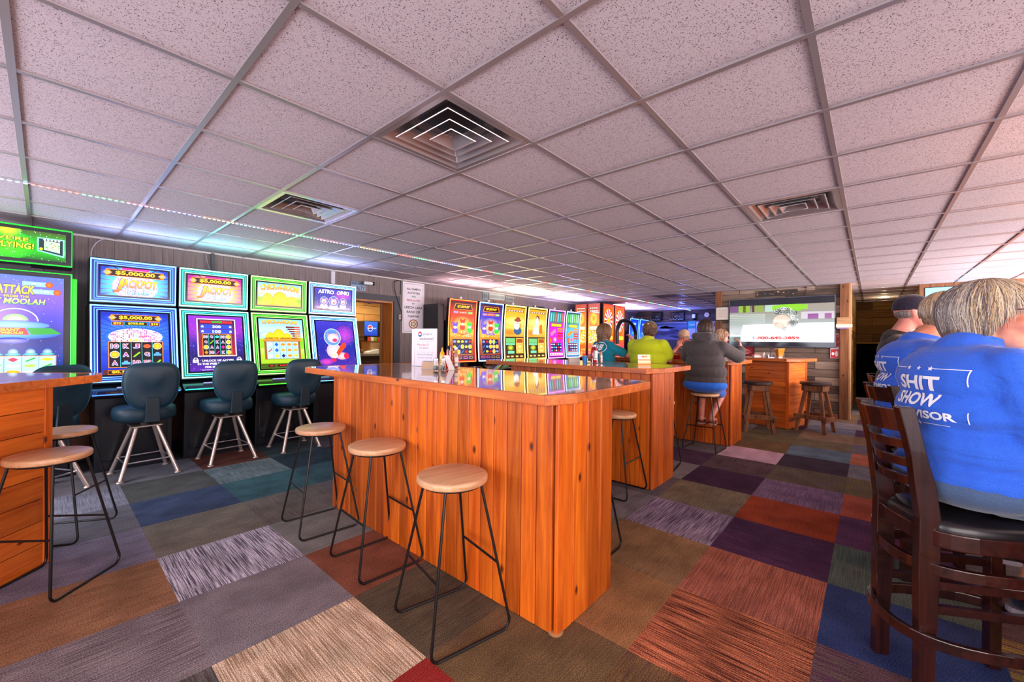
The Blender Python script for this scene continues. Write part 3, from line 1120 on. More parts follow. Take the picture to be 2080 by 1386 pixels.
def vbar(label, x0, x1, y0, y1, tx0, tx1, ty0, ty1, cs, top=1.085, foot=True, tdx=0):
    t = thing('bar_counter', label, 'bar counter', (x0, y0, 0))
    T = Matrix.Translation((-x0, -y0, 0))
    core = M()
    core.T = T
    core.col = (.5, .5, .5)
    core.box(x0 + .004, x1 - .004, y0 + .004, y1 - .004, .006, top - .047)
    core.build('cabinet_core', PINE, t)
    k = .0
    pan = M()
    pan.T = T
    tt = .016
    planks_wall(pan, (x0, y0 + tt), (x0, y1), .004, top - .046, .093, tt, (-1, 0))
    pan.build('front_boards', PINE, t)
    pan = M()
    pan.T = T
    planks_wall(pan, (x0 - tt, y0), (x1, y0), .004, top - .046, .128, tt, (0, -1))
    pan.build('end_boards', PINE, t)
    pan = M()
    pan.T = T
    planks_wall(pan, (x1, y0), (x1, y1), .004, top - .046, .1, tt, (1, 0))
    planks_wall(pan, (x0, y1), (x1, y1), .004, top - .046, .1, tt, (0, 1))
    pan.build('back_boards', PINE, t)
    poly = chamfer_poly(tx0, tx1, ty0, ty1, cs)
    # lacquered slab
    e = .02
    inner = chamfer_poly(tx0 + e, tx1 - e, ty0 + e, ty1 - e, [(max(0, a - .0), max(0, b)) for a, b in cs])
    s = M()
    s.T = T
    n = 7
    xs = [tx0 + e + (tx1 - tx0 - 2 * e) * i / n for i in range(n + 1)]
    s.prism(inner, top - .04, top)
    s.build('counter_top', TOPM, t)
    ed = M()
    ed.T = T
    k_ = len(poly)
    for i in range(k_):
        a, b = poly[i], poly[(i + 1) % k_]
        c, d = inner[i], inner[(i + 1) % k_]
        q = RB.uniform(.9, 1.08)
        ed.col = (q, q, q)
        ed.hexa([(a[0], a[1], top - .045), (b[0], b[1], top - .045), (d[0], d[1], top - .045), (c[0], c[1], top - .045)],
                [(a[0], a[1], top + .001), (b[0], b[1], top + .001), (d[0], d[1], top + .001), (c[0], c[1], top + .001)])
    ed.build('counter_edge', PINE_Y, t, bevel=.003)
    if foot:
        f = M()
        f.T = T
        f.lathe([(.034, .0), (.036, .008), (.03, .012)], 24, (x0 + .012, y0 + .008, 0))
        f.build('foot_glide', mat('glide', rgb(170, 120, 80), rough=.4), t)
    return t


c1 = (.17, .07)
vbar('nearest orange pine bar counter with glossy top, three stools along its left side', 1.53, 2.022, 1.062, 3.20, 1.425, 2.46, 1.0, 3.60,
     [(.17, .06), (0.05, .06), (.1, .1), (.08, .08)])
vbar('second pine bar counter from the front, with ketchup caddy and menu card on it', 3.597, 4.103, 1.478, 3.15, 3.49, 4.42, 1.40, 3.55,
     [(.2, .09), (.03, .03), (.1, .1), (.08, .08)], 1.088, False)
vbar('third pine bar counter, where the person in the dark grey hoodie leans', 5.811, 6.35, 1.361, 3.25, 5.70, 6.62, 1.27, 3.5,
     [(.1, .1), (.02, .02), (.1, .1), (.08, .08)], 1.092, False)

# bar at the left edge, turned about 45 degrees, horizontal boards
E0 = (.035, 3.617)
ang = math.radians(48.5)
t = thing('bar_counter', 'pine bar counter cut off by the left picture edge, clad in horizontal boards', 'bar counter', (*E0, 0), ang)
# local x runs back from the corner (negative), local y away from the camera
m = M()
m.col = (.5, .5, .5)
m.box(-2.4, -.02, .018, .5, .006, 1.038)
m.build('cabinet_core', PINE_X, t)
m = M()
z = .004
while z < 1.03:
    k = RB.uniform(.72, 1.05)
    m.col = (k, k * .97, k * .9)
    z2 = min(z + .128, 1.038)
    m.box(-2.4, -.045, 0, .018, z, z2 - .004)
    z += .128
m.build('front_boards', PINE_X, t, bevel=.002)
m = M().box(-.045, 0, -.006, .03, .004, 1.038)
m.build('corner_post', PINE, t, bevel=.002)
m = M()
planks_wall(m, (-.02, .03), (-.02, .5), .004, 1.038, .12, .016, (1, 0))
m.build('end_boards', PINE, t)
m = M().prism(chamfer_poly(-2.4, .23, -.15, .9, [(0, 0), (.13, .10), (.13, .13), (0, 0)]), 1.045, 1.085)
m.build('counter_top', TOPM, t)
m = M()
po = chamfer_poly(-2.4, .25, -.17, .92, [(0, 0), (.13, .10), (.13, .13), (0, 0)])
pi_ = chamfer_poly(-2.4, .23, -.15, .9, [(0, 0), (.13, .10), (.13, .13), (0, 0)])
for i in range(len(po) - 1):
    a, b, c, d = po[i], po[i + 1], pi_[i], pi_[i + 1]
    m.hexa([(*a, 1.04), (*b, 1.04), (*d, 1.04), (*c, 1.04)], [(*a, 1.086), (*b, 1.086), (*d, 1.086), (*c, 1.086)])
m.build('counter_edge', PINE_Y, t, bevel=.003)

# square pub table base in front of the television, turned
C4 = (7.6, .965)
ra = math.radians(-13.8)
t = thing('pub_table', 'pine pub table with horizontal boards in front of the television', 'table', (*C4, 0), ra)
m = M()
m.col = (.5, .5, .5)
m.box(.02, .66, .02, .62, .006, 1.04)
m.build('cabinet_core', PINE_X, t)
for nm, ax in (('front_boards', 0), ('side_boards', 1)):
    m = M()
    z = .004
    while z < 1.03:
        k = RB.uniform(.82, 1.1)
        m.col = (k, k * .98, k * .92)
        z2 = min(z + .128, 1.04) - .004
        if ax:
            m.box(0.002, .02, .03, .61, z, z2)
        else:
            m.box(.03, .65, .002, .02, z, z2)
        z += .128
    m.build(nm, PINE_X if not ax else PINE_Y, t, bevel=.002)
for (x, y) in ((-.006, -.006), (.64, -.006), (-.006, .60)):
    M().box(x, x + .045, y, y + .045, .004, 1.04).build('corner_post', PINE, t, bevel=.002)
tp = chamfer_poly(-.10, .86, -.13, .95, [(.16, .12), (.14, .14), (.12, .12), (.12, .12)])
M().prism(tp, 1.045, 1.09).build('table_top', PINE_Y, t, bevel=.004)

# ------------------------------------------------------------------ round wooden bar stools on sled frames
SEATW = wood('stool_seat_oak', rgb(226, 178, 134), rgb(188, 134, 92), 'x', 1.3, .4, .1, False, useattr=False, contrast=.5)
BLK = mat('black_steel', rgb(22, 20, 22), rough=.38, metal=.3)


def make_stool():
    t = thing('bar_stool', '', 'bar stool')
    m = M()
    m.lathe([(.0, .664), (.158, .664), (.163, .668), (.165, .674), (.165, .688), (.162, .694), (.155, .697), (0, .697)], 48)
    m.build('seat', SEATW, t, sharp=.9)
    h, tr, r = .195, .128, .0066
    m = M()
    for s in (-1, 1):
        y0, y1 = s * .105, s * h
        # one sled side: leg, floor rod, leg, with rounded corners
        pts = [(-tr * .72, y0, .655)]
        for k in range(6):
            a = PI / 2 * k / 5
            cxk, czk = -h + .035, .0066 + .04
            pts.append((cxk - .035 * math.cos(a) , y1, czk - .04 * math.sin(a)))
        for k in range(6):
            a = PI / 2 * (1 - k / 5)
            cxk, czk = h - .035, .0066 + .04
            pts.append((cxk + .035 * math.cos(a), y1, czk - .04 * math.sin(a)))
        pts.append((tr * .72, y0, .655))
        m2 = M().tube(pts, r, 8)
        m2.build('sled_leg', BLK, t)
    ring = [(.138 * math.cos(2 * PI * k / 32), .138 * math.sin(2 * PI * k / 32), .657) for k in range(32)]
    M().tube(ring, .0062, 8, closed=True).build('seat_ring', BLK, t)
    for s in (-1, 1):
        f = (.655 - .30) / .6
        x = s * (tr * .72 + (h - tr * .72) * f)
        yy = .105 + (h - .105) * f
        M().tube([(x, -yy, .30), (x, yy, .30)], .0058, 8).build('stretcher', BLK, t)
    return t


stool0 = make_stool()
spots = [
    ((1.27, 1.475), -12, 'round wood-seat bar stool closest to the camera, in front of nearest bar'),
    ((1.325, 2.225), -4, 'middle stool of the three along the left side of the nearest bar'),
    ((1.31, 2.95), -5, 'round stool at the far end of the nearest bar, bluish shine on its seat'),
    ((0.025, 3.29), 46, 'round stool cut by the left picture edge, close to the left bar'),
    ((.09, 4.05), 148, 'round stool partly hidden behind the left bar, nearer to the slot machines'),
    ((3.37, 1.70), 90, 'round wood stool seen between the nearest bar and the second bar'),
    ((2.262, 1.40), 0, 'stool behind the nearest bar, only one black leg showing at right'),
    ((4.385, 1.73), 8, 'stool behind the second bar, only a black leg showing beside it'),
    ((5.47, 1.57), -3, 'bar stool under the person in the dark grey hoodie'),
    ((5.36, 2.27), 4, 'bar stool under the person in the yellow-green shirt'),
    ((5.30, 2.89), -6, 'bar stool under the person in the teal shirt'),
    ((6.98, 2.34), 0, 'bar stool under the person in the tan cap behind the third bar'),
    ((6.98, 1.76), 0, 'bar stool under the long-haired person behind the third bar'),
]
for i, ((x, y), a, lb) in enumerate(spots):
    if i == 0:
        stool0.location = (x, y, 0)
        stool0.rotation_euler.z = math.radians(a)
        stool0['label'] = lb
        stool0['group'] = 'round wood-seat bar stools'
    else:
        dup(stool0, (x, y, 0), math.radians(a), lb, 'round wood-seat bar stools')

# ------------------------------------------------------------------ slot machine chairs
TEAL = mat('dark_teal_vinyl', rgb(12, 46, 62), rough=.5, noise=.12, nscale=8)
TEALD = mat('teal_piping', rgb(24, 78, 96), rough=.4)
ALU = mat('brushed_aluminium', rgb(214, 196, 184), rough=.3, metal=.75)


def superell(rx, ry, n=40, p=2.6):
    out = []
    for k in range(n):
        a = 2 * PI * k / n
        c, s = math.cos(a), math.sin(a)
        out.append((rx * math.copysign(abs(c) ** (2 / p), c), ry * math.copysign(abs(s) ** (2 / p), s)))
    return out


def loft(m, rings, cap=True):
    n = len(rings[0])
    vs = [p for r in rings for p in r]
    fs = []
    for i in range(len(rings) - 1):
        for j in range(n):
            a, b = i * n + j, i * n + (j + 1) % n
            fs.append((a, b, b + n, a + n))
    if cap:
        fs.append(tuple(reversed(range(n))))
        fs.append(tuple(range((len(rings) - 1) * n, len(rings) * n)))
    return m.add(vs, fs, True)


def make_slot_chair():
    # local +y faces the machine
    t = thing('gaming_chair', '', 'chair')
    for sx in (-1, 1):
        for sy in (-1, 1):
            m = M()
            m.tube([(sx * .075, sy * .075, .47), (sx * .208, sy * .208, .012)], .021, 12, flat=.8)
            m.lathe([(.026, 0), (.03, .004), (.024, .014)], 12, (sx * .208, sy * .208, 0))
            m.build('leg', ALU, t)
    k = .168
    rr = []
    for (a, b) in (((-1, -1), (1, -1)), ((1, -1), (1, 1)), ((1, 1), (-1, 1)), ((-1, 1), (-1, -1))):
        M().tube([(a[0] * k, a[1] * k, .155), (b[0] * k, b[1] * k, .155)], .0075, 8).build('stretcher', mat('chrome', rgb(210, 210, 216), rough=.15, metal=.9), t)
    M().box(-.11, .11, -.11, .11, .465, .478).build('top_plate', ALU, t, bevel=.003)
    M().lathe([(.05, .478), (.05, .50), (.12, .52), (.12, .535)], 20).build('swivel', BLK, t)
    rings = []
    for z, s in ((.525, .86), (.535, .95), (.56, 1.0), (.60, 1.0), (.635, .98), (.655, .92), (.665, .80), (.668, .5), (.667, .15)):
        rings.append([(x * s, y * s + .02, z) for x, y in superell(.235, .215)])
    loft(M(), rings).build('seat', TEAL, t, sharp=1.2)
    # backrest: padded shell tapering downwards
    N = 40
    base = []
    for k_ in range(N):
        a = 2 * PI * k_ / N
        c, s = math.cos(a), math.sin(a)
        x = .212 * math.copysign(abs(c) ** .5, c)
        z = .222 * math.copysign(abs(s) ** .55, s)
        w = 1.0 if z > .0 else 1.0 - .26 * (-z / .222) ** 1.8
        base.append((x * w * (1.08 if z > .0 else 1.04), z))
    rings = []
    for y, s in ((-.035, .55), (-.032, .82), (-.022, .95), (-.008, 1.0), (.012, 1.0), (.028, .94), (.04, .78), (.045, .5), (.046, .1)):
        rings.append([(x * s, -.245 + y - .09 * (z + .2) * .5 + .25 * x * x, .865 + z * s) for x, z in base])
    rings.insert(0, [(x * .1, -.245 - .036 - .09 * (z + .2) * .5, .865 + z * .1) for x, z in base])
    rings = [[(x * .9, y, .865 + (z - .865) * .97) for x, y, z in q] for q in rings]
    bk = loft(M(), rings).build('backrest', TEAL, t, sharp=1.2)
    pip = [(x * .905, -.245 - .005 - .09 * (z + .2) * .5 + .25 * x * x, .865 + z * .975) for x, z in base]
    M().tube(pip, .0045, 6, closed=True).build('piping', TEALD, bk)
    m = M()
    for (a, b) in (((-.20, .54), (-.262, .60)), ((-.262, .60), (-.285, .70))):
        pass
    m.hexa([(-.055, -.27, .53), (.055, -.27, .53), (.055, -.10, .53), (-.055, -.10, .53)], [(-.055, -.27, .56), (.055, -.27, .56), (.055, -.10, .545), (-.055, -.10, .545)])
    m.hexa([(-.055, -.285, .53), (.055, -.285, .53), (.055, -.262, .53), (-.055, -.262, .53)], [(-.05, -.29, .76), (.05, -.29, .76), (.05, -.272, .76), (-.05, -.272, .76)])
    m.build('back_bracket', mat('bracket_vinyl', rgb(12, 34, 44), rough=.5), t, bevel=.006)
    return t


ch0 = make_slot_chair()
cs_ = [((.655, 5.30), 4, 'dark teal padded chair at the blue-framed jackpot machine'),
       ((1.335, 5.31), 3, 'dark teal padded chair at the green-blue machine, second of the row'),
       ((2.03, 5.30), 2, 'dark teal padded chair at the chick machine beside the nearest bar'),
       ((-.02, 5.22), 30, 'dark padded chair half hidden behind the left bar and its stools')]
for i, ((x, y), a, lb) in enumerate(cs_):
    if i == 0:
        ch0.location = (x, y, 0)
        ch0.rotation_euler.z = math.radians(a)
        ch0['label'] = lb
        ch0['group'] = 'padded slot machine chairs'
    else:
        dup(ch0, (x, y, 0), math.radians(a), lb, 'padded slot machine chairs')

# ------------------------------------------------------------------ dark wood ladder-back bar chairs
MAHO = wood('mahogany', rgb(60, 22, 16), rgb(28, 10, 9), 'z', 1.1, .25, .5, False, useattr=False)
MAHX = wood('mahogany_rail', rgb(60, 22, 16), rgb(28, 10, 9), 'y', 1.1, .25, .5, False, useattr=False)
SEATB = mat('black_vinyl', rgb(24, 20, 22), rough=.28)


def make_bar_chair():
    """local +x is forward; rear posts at x=-.02"""
    t = thing('bar_chair', '', 'bar chair')
    hw_, dp = .12, .39

    def curve_x(z):
        return -.08 * max(0, (z - .68) / .42) ** 1.3 - .01 * (1 - min(1, z / .68))
    for s in (-1, 1):
        m = M()
        zs = [0, .2, .45, .68, .8, .9, 1.0, 1.09]
        rings = []
        for z in zs:
            x = curve_x(z)
            w = .019
            d = .026 + (.008 if .4 < z < .9 else 0)
            yy = s * (hw_ + .012 * (1 - z) * .3)
            rings.append([(x - d, yy - w, z), (x + d, yy - w, z), (x + d, yy + w, z), (x - d, yy + w, z)])
        vs = [p for r in rings for p in r]
        fs = [(3, 2, 1, 0)] + [tuple(len(vs) - 4 + k for k in range(4))]
        for i in range(len(rings) - 1):
            for j in range(4):
                fs.append((i * 4 + j, i * 4 + (j + 1) % 4, (i + 1) * 4 + (j + 1) % 4, (i + 1) * 4 + j))
        m.add(vs, fs)
        m.build('back_post', MAHO, t, bevel=.004)
        M().hexa([(dp - .02, s * (hw_ + .015) - .02, 0), (dp + .02, s * (hw_ + .015) - .02, 0), (dp + .02, s * (hw_ + .015) + .02, 0), (dp - .02, s * (hw_ + .015) + .02, 0)],
                 [(dp - .03, s * hw_ - .02, .60), (dp + .01, s * hw_ - .02, .60), (dp + .01, s * hw_ + .02, .60), (dp - .03, s * hw_ + .02, .60)]).build('front_leg', MAHO, t, bevel=.003)

    def rail(name, z, hh, tk, bow, mt=MAHX):
        m = M()
        n = 12
        vs, fs = [], []
        for i in range(n + 1):
            y = -hw_ + 2 * hw_ * i / n
            q = 1 - (y / hw_) ** 2
            x = curve_x(z) - bow * q
            for a, b in ((-tk / 2, -hh / 2), (tk / 2, -hh / 2), (tk / 2, hh / 2), (-tk / 2, hh / 2)):
                vs.append((x + a + curve_x(z + b) - curve_x(z), y, z + b))
        for i in range(n):
            for j in range(4):
                fs.append((i * 4 + j, (i + 1) * 4 + j, (i + 1) * 4 + (j + 1) % 4, i * 4 + (j + 1) % 4))
        m.add(vs, fs)
        m.build(name, mt, t, bevel=.003)
    rail('top_rail', 1.035, .085, .024, .05)
    rail('back_slat', .945, .036, .018, .045)
    rail('back_slat', .875, .036, .018, .042)
    rail('back_slat', .805, .036, .018, .04)
    # seat frame and cushion
    m = M()
    po = [(x * 1.0 + .19, y) for x, y in superell(.215, .19, 32, 3.2)]
    m.prism(po, .585, .645)
    m.build('seat_frame', MAHX, t, bevel=.005)
    rings = []
    for z, s in ((.645, 1.0), (.66, 1.0), (.675, .96), (.685, .88), (.69, .6), (.69, .1)):
        rings.append([((x * s) + .19, y * s, z) for x, y in superell(.205, .18, 32, 3.0)])
    loft(M(), rings).build('cushion', SEATB, t, sharp=1.2)
    # bent ring foot rest outside the legs, and box stretchers
    for z, r, nm in ((.245, 1.12, 'foot_ring'), (.50, .98, 'upper_hoop')):
        pts = [((x * r) + .19, y * r) for x, y in superell(.235, .185, 36, 2.6)]
        m = M()
        vs, fs = [], []
        n = len(pts)
        for i, (x, y) in enumerate(pts):
            dx, dy = x - .19, y
            L = math.hypot(dx, dy)
            ux, uy = dx / L, dy / L
            for a, b in ((-.011, -.02), (.011, -.02), (.011, .02), (-.011, .02)):
                vs.append((x + ux * a, y + uy * a, z + b))
        for i in range(n):
            for j in range(4):
                k = (i + 1) % n
                fs.append((i * 4 + j, k * 4 + j, k * 4 + (j + 1) % 4, i * 4 + (j + 1) % 4))
        m.add(vs, fs)
        m.build(nm, MAHX, t, bevel=.003)
    for z in (.33, .42):
        M().box(.0, dp, -hw_ - .01, -hw_ + .01, z, z + .03).build('side_stretcher', MAHX, t)
        M().box(.0, dp, hw_ - .01, hw_ + .01, z, z + .03).build('side_stretcher', MAHX, t)
    M().box(dp - .01, dp + .012, -hw_, hw_, .35, .385).build('front_stretcher', MAHX, t)
    return t


bc = make_bar_chair()
BCL = [((2.280, -.102), -61.5, 'dark mahogany ladder-back bar chair in the foreground under the person with the grey-blond bob'),
       ((3.32, -.11), -64, 'dark bar chair under the second person in a blue shirt'),
       ((4.36, -.12), -64, 'dark bar chair under the person in the camouflage cap')]
for i, ((x, y), a, lb) in enumerate(BCL):
    if i == 0:
        bc.location = (x, y, 0)
        bc.rotation_euler.z = math.radians(a)
        bc['label'] = lb
        bc['group'] = 'dark wood bar chairs'
    else:
        dup(bc, (x, y, 0), math.radians(a), lb, 'dark wood bar chairs')

# ------------------------------------------------------------------ rustic log stools
LOG = wood('rustic_log', rgb(150, 98, 60), rgb(84, 50, 30), 'z', .9, .7, 0, True, useattr=False)


def make_log_stool():
    t = thing('rustic_stool', '', 'bar stool')
    rings = []
    for z, s in ((.705, .9), (.715, 1), (.74, 1), (.752, .94), (.757, .6), (.757, .1)):
        rings.append([(x * s, y * s, z) for x, y in superell(.2, .2, 28, 2)])
    loft(M(), rings).build('seat', mat('dark_seat', rgb(50, 30, 24), rough=.35), t)
    m = M()
    for k in range(4):
        m.T = Matrix.Rotation(k * PI / 2, 4, 'Z')
        m.box(-.135, .135, .10, .135, .615, .705)
    m.build('apron', LOG, t, bevel=.004)
    for sx in (-1, 1):
        for sy in (-1, 1):
            a, b = .085, .185
            w = .022
            M().hexa([(sx * b - w, sy * b - w, 0), (sx * b + w, sy * b - w, 0), (sx * b + w, sy * b + w, 0), (sx * b - w, sy * b + w, 0)],
                     [(sx * a - w, sy * a - w, .70), (sx * a + w, sy * a - w, .70), (sx * a + w, sy * a + w, .70), (sx * a - w, sy * a + w, .70)]).build('leg', LOG, t, bevel=.004)
    for k in range(4):
        m = M()
        m.T = Matrix.Rotation(k * PI / 2, 4, 'Z')
        m.box(-.215, .215, .172, .205, .17 + (k % 2) * .03, .235 + (k % 2) * .03)
        m.build('foot_rail', LOG, t, bevel=.004)
    return t


ls = make_log_stool()
ls.location = (7.72, .64, 0)
ls.rotation_euler.z = math.radians(-14)
ls['label'] = 'rustic log stool at the right side of the pub table under the television'
ls['group'] = 'rustic log stools'
dup(ls, (7.16, 1.30, 0), math.radians(20), 'rustic log stool at the left side of the pub table, beside the third bar', 'rustic log stools')
# ------------------------------------------------------------------ slot machines
SCR = attrmat('lit_screen', .12, 1.15)
PRT = attrmat('printed_sheet', .5)
CAB = mat('cabinet_black', rgb(22, 24, 34), rough=.35, metal=.2)
CABG = mat('bezel_gloss', rgb(10, 10, 14), rough=.12)
g8 = rgb
YEL, ORG, RED, WHT, BLK_, PNK, MAG = g8(255, 226, 40), g8(255, 140, 20), g8(232, 30, 20), g8(255, 255, 255), g8(16, 6, 16), g8(255, 130, 190), g8(230, 20, 160)
CYN, BLU, NVY, PUR, GRN, LIM, SKY = g8(90, 230, 250), g8(30, 90, 235), g8(14, 24, 96), g8(110, 40, 190), g8(30, 170, 40), g8(150, 230, 30), g8(130, 215, 250)
BRN, SAND, DBR = g8(110, 50, 20), g8(240, 190, 90), g8(50, 20, 14)


def disco(c, x, y, rx, ry, pal_, n=14, l=2, half=False):
    R = random.Random(n)
    c.disc(x, y, rx, ry, WHT, l)
    k = int(n * ry / rx)
    for i in range(-n, n):
        for j in range(-k, k):
            u, v = (i + .5) / n, (j + .5) / k
            if u * u + v * v < .93 and not (half and v < -.05):
                z = math.sqrt(1 - v * v)
                x0, x1 = x + rx * i / n, x + rx * (i + .82) / n
                y0, y1 = y + ry * j / k, y + ry * (j + .8) / k
                c.rect(x0, y0, x1, y1, R.choice(pal_), l + 1)


def money(c, x, y, w, h, t, l=6, fill=DBR, ring=ORG, pills=True):
    c.rect(x - w / 2, y - h / 2, x + w / 2, y + h / 2, ring, l)
    c.rect(x - w / 2 + h * .08, y - h / 2 + h * .08, x + w / 2 - h * .08, y + h / 2 - h * .08, fill, l + 1)
    c.text(t, x, y, w * .68, h * .62, g8(255, 190, 10), l + 3, .025, 0, ORG, .02, g8(255, 250, 60))
    if pills:
        for s in (-1, 1):
            c.disc(x + s * w * .47, y, h * .36, h * .36, YEL, l + 3, ORG)
            c.text('GRAND', x + s * w * .47, y, h * .9, h * .16, BLK_, l + 5, .02, 0, WHT, .05)


def jackpot_top(w, h, warm):
    c = Canvas(w, h)
    a, b = (MAG, g8(150, 10, 140)) if warm else (g8(40, 70, 220), g8(10, 50, 190))
    c.grad(0, 0, w, h, [b, a, b])
    c.disc(w / 2, h * .38, w * .52, h * .62, WHT, 1, a, 32)
    c.rays(w / 2, h * .38, w * .6, [g8(255, 200, 60) if warm else CYN], 26, 2, w * .3, a, h * .8)
    disco(c, w / 2, h * .34, w * .34, h * .48, [WHT, g8(240, 180, 250), PNK, g8(190, 120, 230), g8(210, 235, 255)], 13, 3)
    c.rect(w * .3, h * .93, w * .7, h, MAG, 4)
    money(c, w / 2, h * .80, w * .86, h * .24, '$5,000.00')
    c.text('J', w * .255, h * .36, w * .11, h * .50, g8(250, 90, 20), 10, .03, .25, PUR, .025, YEL)
    c.text('ACKPOT', w * .565, h * .44, w * .52, h * .30, g8(255, 120, 10), 10, .03, .12, PUR, .025, YEL)
    c.text('Time', w * .53, h * .17, w * .36, h * .22, g8(90, 200, 250), 10, .025, .25, g8(20, 40, 150), .03, WHT)
    c.ring(w * .53, h * .20, w * .27, h * .14, h * .035, g8(110, 220, 255), 9, 30, PI * .15, PI * 1.15)
    return c


def reels(c, x0, y0, x1, y1, rows, bg=g8(20, 12, 26), line=g8(60, 220, 220), border=ORG, l=4, cellbg=None):
    nr, nc = len(rows), len(rows[0])
    c.rect(x0 - .006, y0 - .006, x1 + .006, y1 + .006, border, l)
    c.rect(x0, y0, x1, y1, bg, l + 1)
    cw, chh = (x1 - x0) / nc, (y1 - y0) / nr
    for j in range(1, nc):
        c.rect(x0 + j * cw - .0015, y0, x0 + j * cw + .0015, y1, line, l + 2)
    for i, r in enumerate(rows):
        for j, s in enumerate(r):
            x, y = x0 + (j + .5) * cw, y1 - (i + .5) * chh
            if isinstance(s, tuple):
                k, col = s
                if k == 'o':
                    c.disc(x, y, cw * .42, chh * .40, YEL, l + 3, col)
                    c.ring(x, y, cw * .44, chh * .42, chh * .05, WHT, l + 4)
                elif k == 'c':
                    c.rect(x - cw * .38, y - chh * .2, x + cw * .38, y + chh * .05, col, l + 3)
                    c.poly([(x - cw * .22, y + chh * .05), (x + cw * .22, y + chh * .05), (x + cw * .14, y + chh * .25), (x - cw * .14, y + chh * .25)], col, l + 3)
                elif k == 'b':
                    c.poly([(x - cw * .36, y - chh * .28), (x - cw * .2, y - chh * .34), (x + cw * .36, y + chh * .2), (x + cw * .25, y + chh * .32)], col, l + 3)
                elif k == 's':
                    c.poly([(x - cw * .33, y), (x, y - chh * .36), (x + cw * .33, y), (x, y + chh * .36)], col, l + 3)
                elif k == 'e':
                    c.disc(x, y, cw * .36, chh * .24, col, l + 3)
            else:
                c.text(s, x, y, cw * (.7 if len(s) > 1 else .5), chh * .52, g8(90, 120, 250), l + 5, .04, 0, WHT, .05, RED)


def scr_jackpot_low(w, h):
    c = Canvas(w, h)
    c.grad(0, 0, w, h, [g8(14, 30, 150), g8(30, 80, 240), g8(14, 40, 170)])
    c.rays(w / 2, h * .62, w * .75, [g8(70, 150, 255)], 30, 1, .03, g8(20, 50, 190), h * .4)
    c.disc(w / 2, h * .60, w * .47, h * .16, CYN, 2, g8(30, 80, 230), 30)
    disco(c, w / 2, h * .60, w * .40, h * .14, [WHT, g8(170, 80, 210), PNK, g8(235, 30, 130), g8(220, 200, 250)], 14, 3)
    c.specks(0, 0, w, h, 260, [g8(50, 90, 255), g8(10, 20, 120)], .004, 1, 3)
    money(c, w / 2, h * .91, w * .72, h * .10, '$5,000.00', 6)
    for x, t, ww in ((.23, '$25', .16), (.5, '$750.00', .34), (.78, '$10', .16)):
        money(c, w * x, h * .815, w * ww, h * .055, t, 6, DBR, GRN if ww > .2 else ORG, False)
    c.text('NYC', w * .5, h * .545, w * .2, h * .05, ORG, 8, .04, 0, WHT, .05, YEL)
    c.poly([(w * .46, h * .57), (w * .54, h * .57), (w * .53, h * .64), (w * .50, h * .70), (w * .47, h * .64)], g8(190, 235, 200), 6)
    reels(c, w * .11, h * .115, w * .89, h * .515, [['10', 'K', 'J', ('e', g8(250, 90, 40)), ('o', ORG)], [('o', ORG), 'A', ('b', LIM), 'Q', ('c', g8(90, 160, 250))],
                                                    ['A', ('c', g8(90, 170, 250)), '10', 'NYC', ('b', LIM)]])
    c.rect(w * .03, 0, w * .97, h * .075, g8(90, 30, 20), 4)
    money(c, w * .26, h * .038, w * .34, h * .066, '$0.15', 5, DBR, ORG, False)
    return c


def lock(c, x, y, s, l=5):
    c.rect(x - s, y - s * .9, x + s, y + s * .4, WHT, l)
    c.ring(x, y + s * .4, s * .8, s * .9, s * .28, WHT, l, 16, 0, PI)
    c.disc(x, y - s * .2, s * .2, s * .26, g8(40, 20, 90), l + 1)


def scr_unlock(w, h):
    c = Canvas(w, h)
    c.grad(0, 0, w, h, [g8(90, 30, 170), g8(20, 16, 90), g8(50, 30, 150), g8(150, 40, 190), g8(140, 40, 200)])
    c.specks(0, 0, w, h, 300, [g8(200, 130, 255), g8(60, 50, 180), WHT], .003, 1, 5)
    c.rect(w * .14, h * .26, w * .86, h * .95, WHT, 2)
    c.rect(w * .16, h * .275, w * .84, h * .935, g8(170, 30, 50), 3, g8(60, 10, 70))
    c.rect(w * .20, h * .87, w * .80, h * .915, g8(200, 40, 60), 4)
    c.rect(w * .42, h * .875, w * .60, h * .91, GRN, 5)
    for y, t in ((.805, '300'), (.715, '100')):
        c.rect(w * .2, h * (y - .04), w * .8, h * (y + .04), g8(40, 70, 200), 4)
        c.text(t, w * .5, h * y, w * .16, h * .05, WHT, 7, .04, 0, BLU, .04)
        lock(c, w * .24, h * y, w * .022)
        lock(c, w * .76, h * y, w * .022)
    reels(c, w * .24, h * .285, w * .76, h * .665, [['10', 'Q', ('e', g8(60, 220, 190)), '10', ('o', ORG)], ['Q', ('b', LIM), 'K', 'A', ('o', ORG)],
                                                    [('o', ORG), 'A', 'A', ('s', MAG), ('o', ORG)], [('s', ORG), '10', ('b', MAG), 'K', ('o', ORG)]])
    for k, t in enumerate(('UNLOCK VIP ACCESS', 'IN THE FREE SPINS BONUS', 'FOR MORE WINS!')):
        c.text(t, w * .5, h * (.185 - k * .058), w * (.58, .74, .48)[k], h * .036, WHT, 6, .035, 0, g8(30, 20, 90), .04)
    lock(c, w * .1, h * .19, w * .05)
    lock(c, w * .9, h * .19, w * .05)
    c.text('Symbols and prizes may differ', w * .5, h * .02, w * .6, h * .014, WHT, 6, .01)
    return c


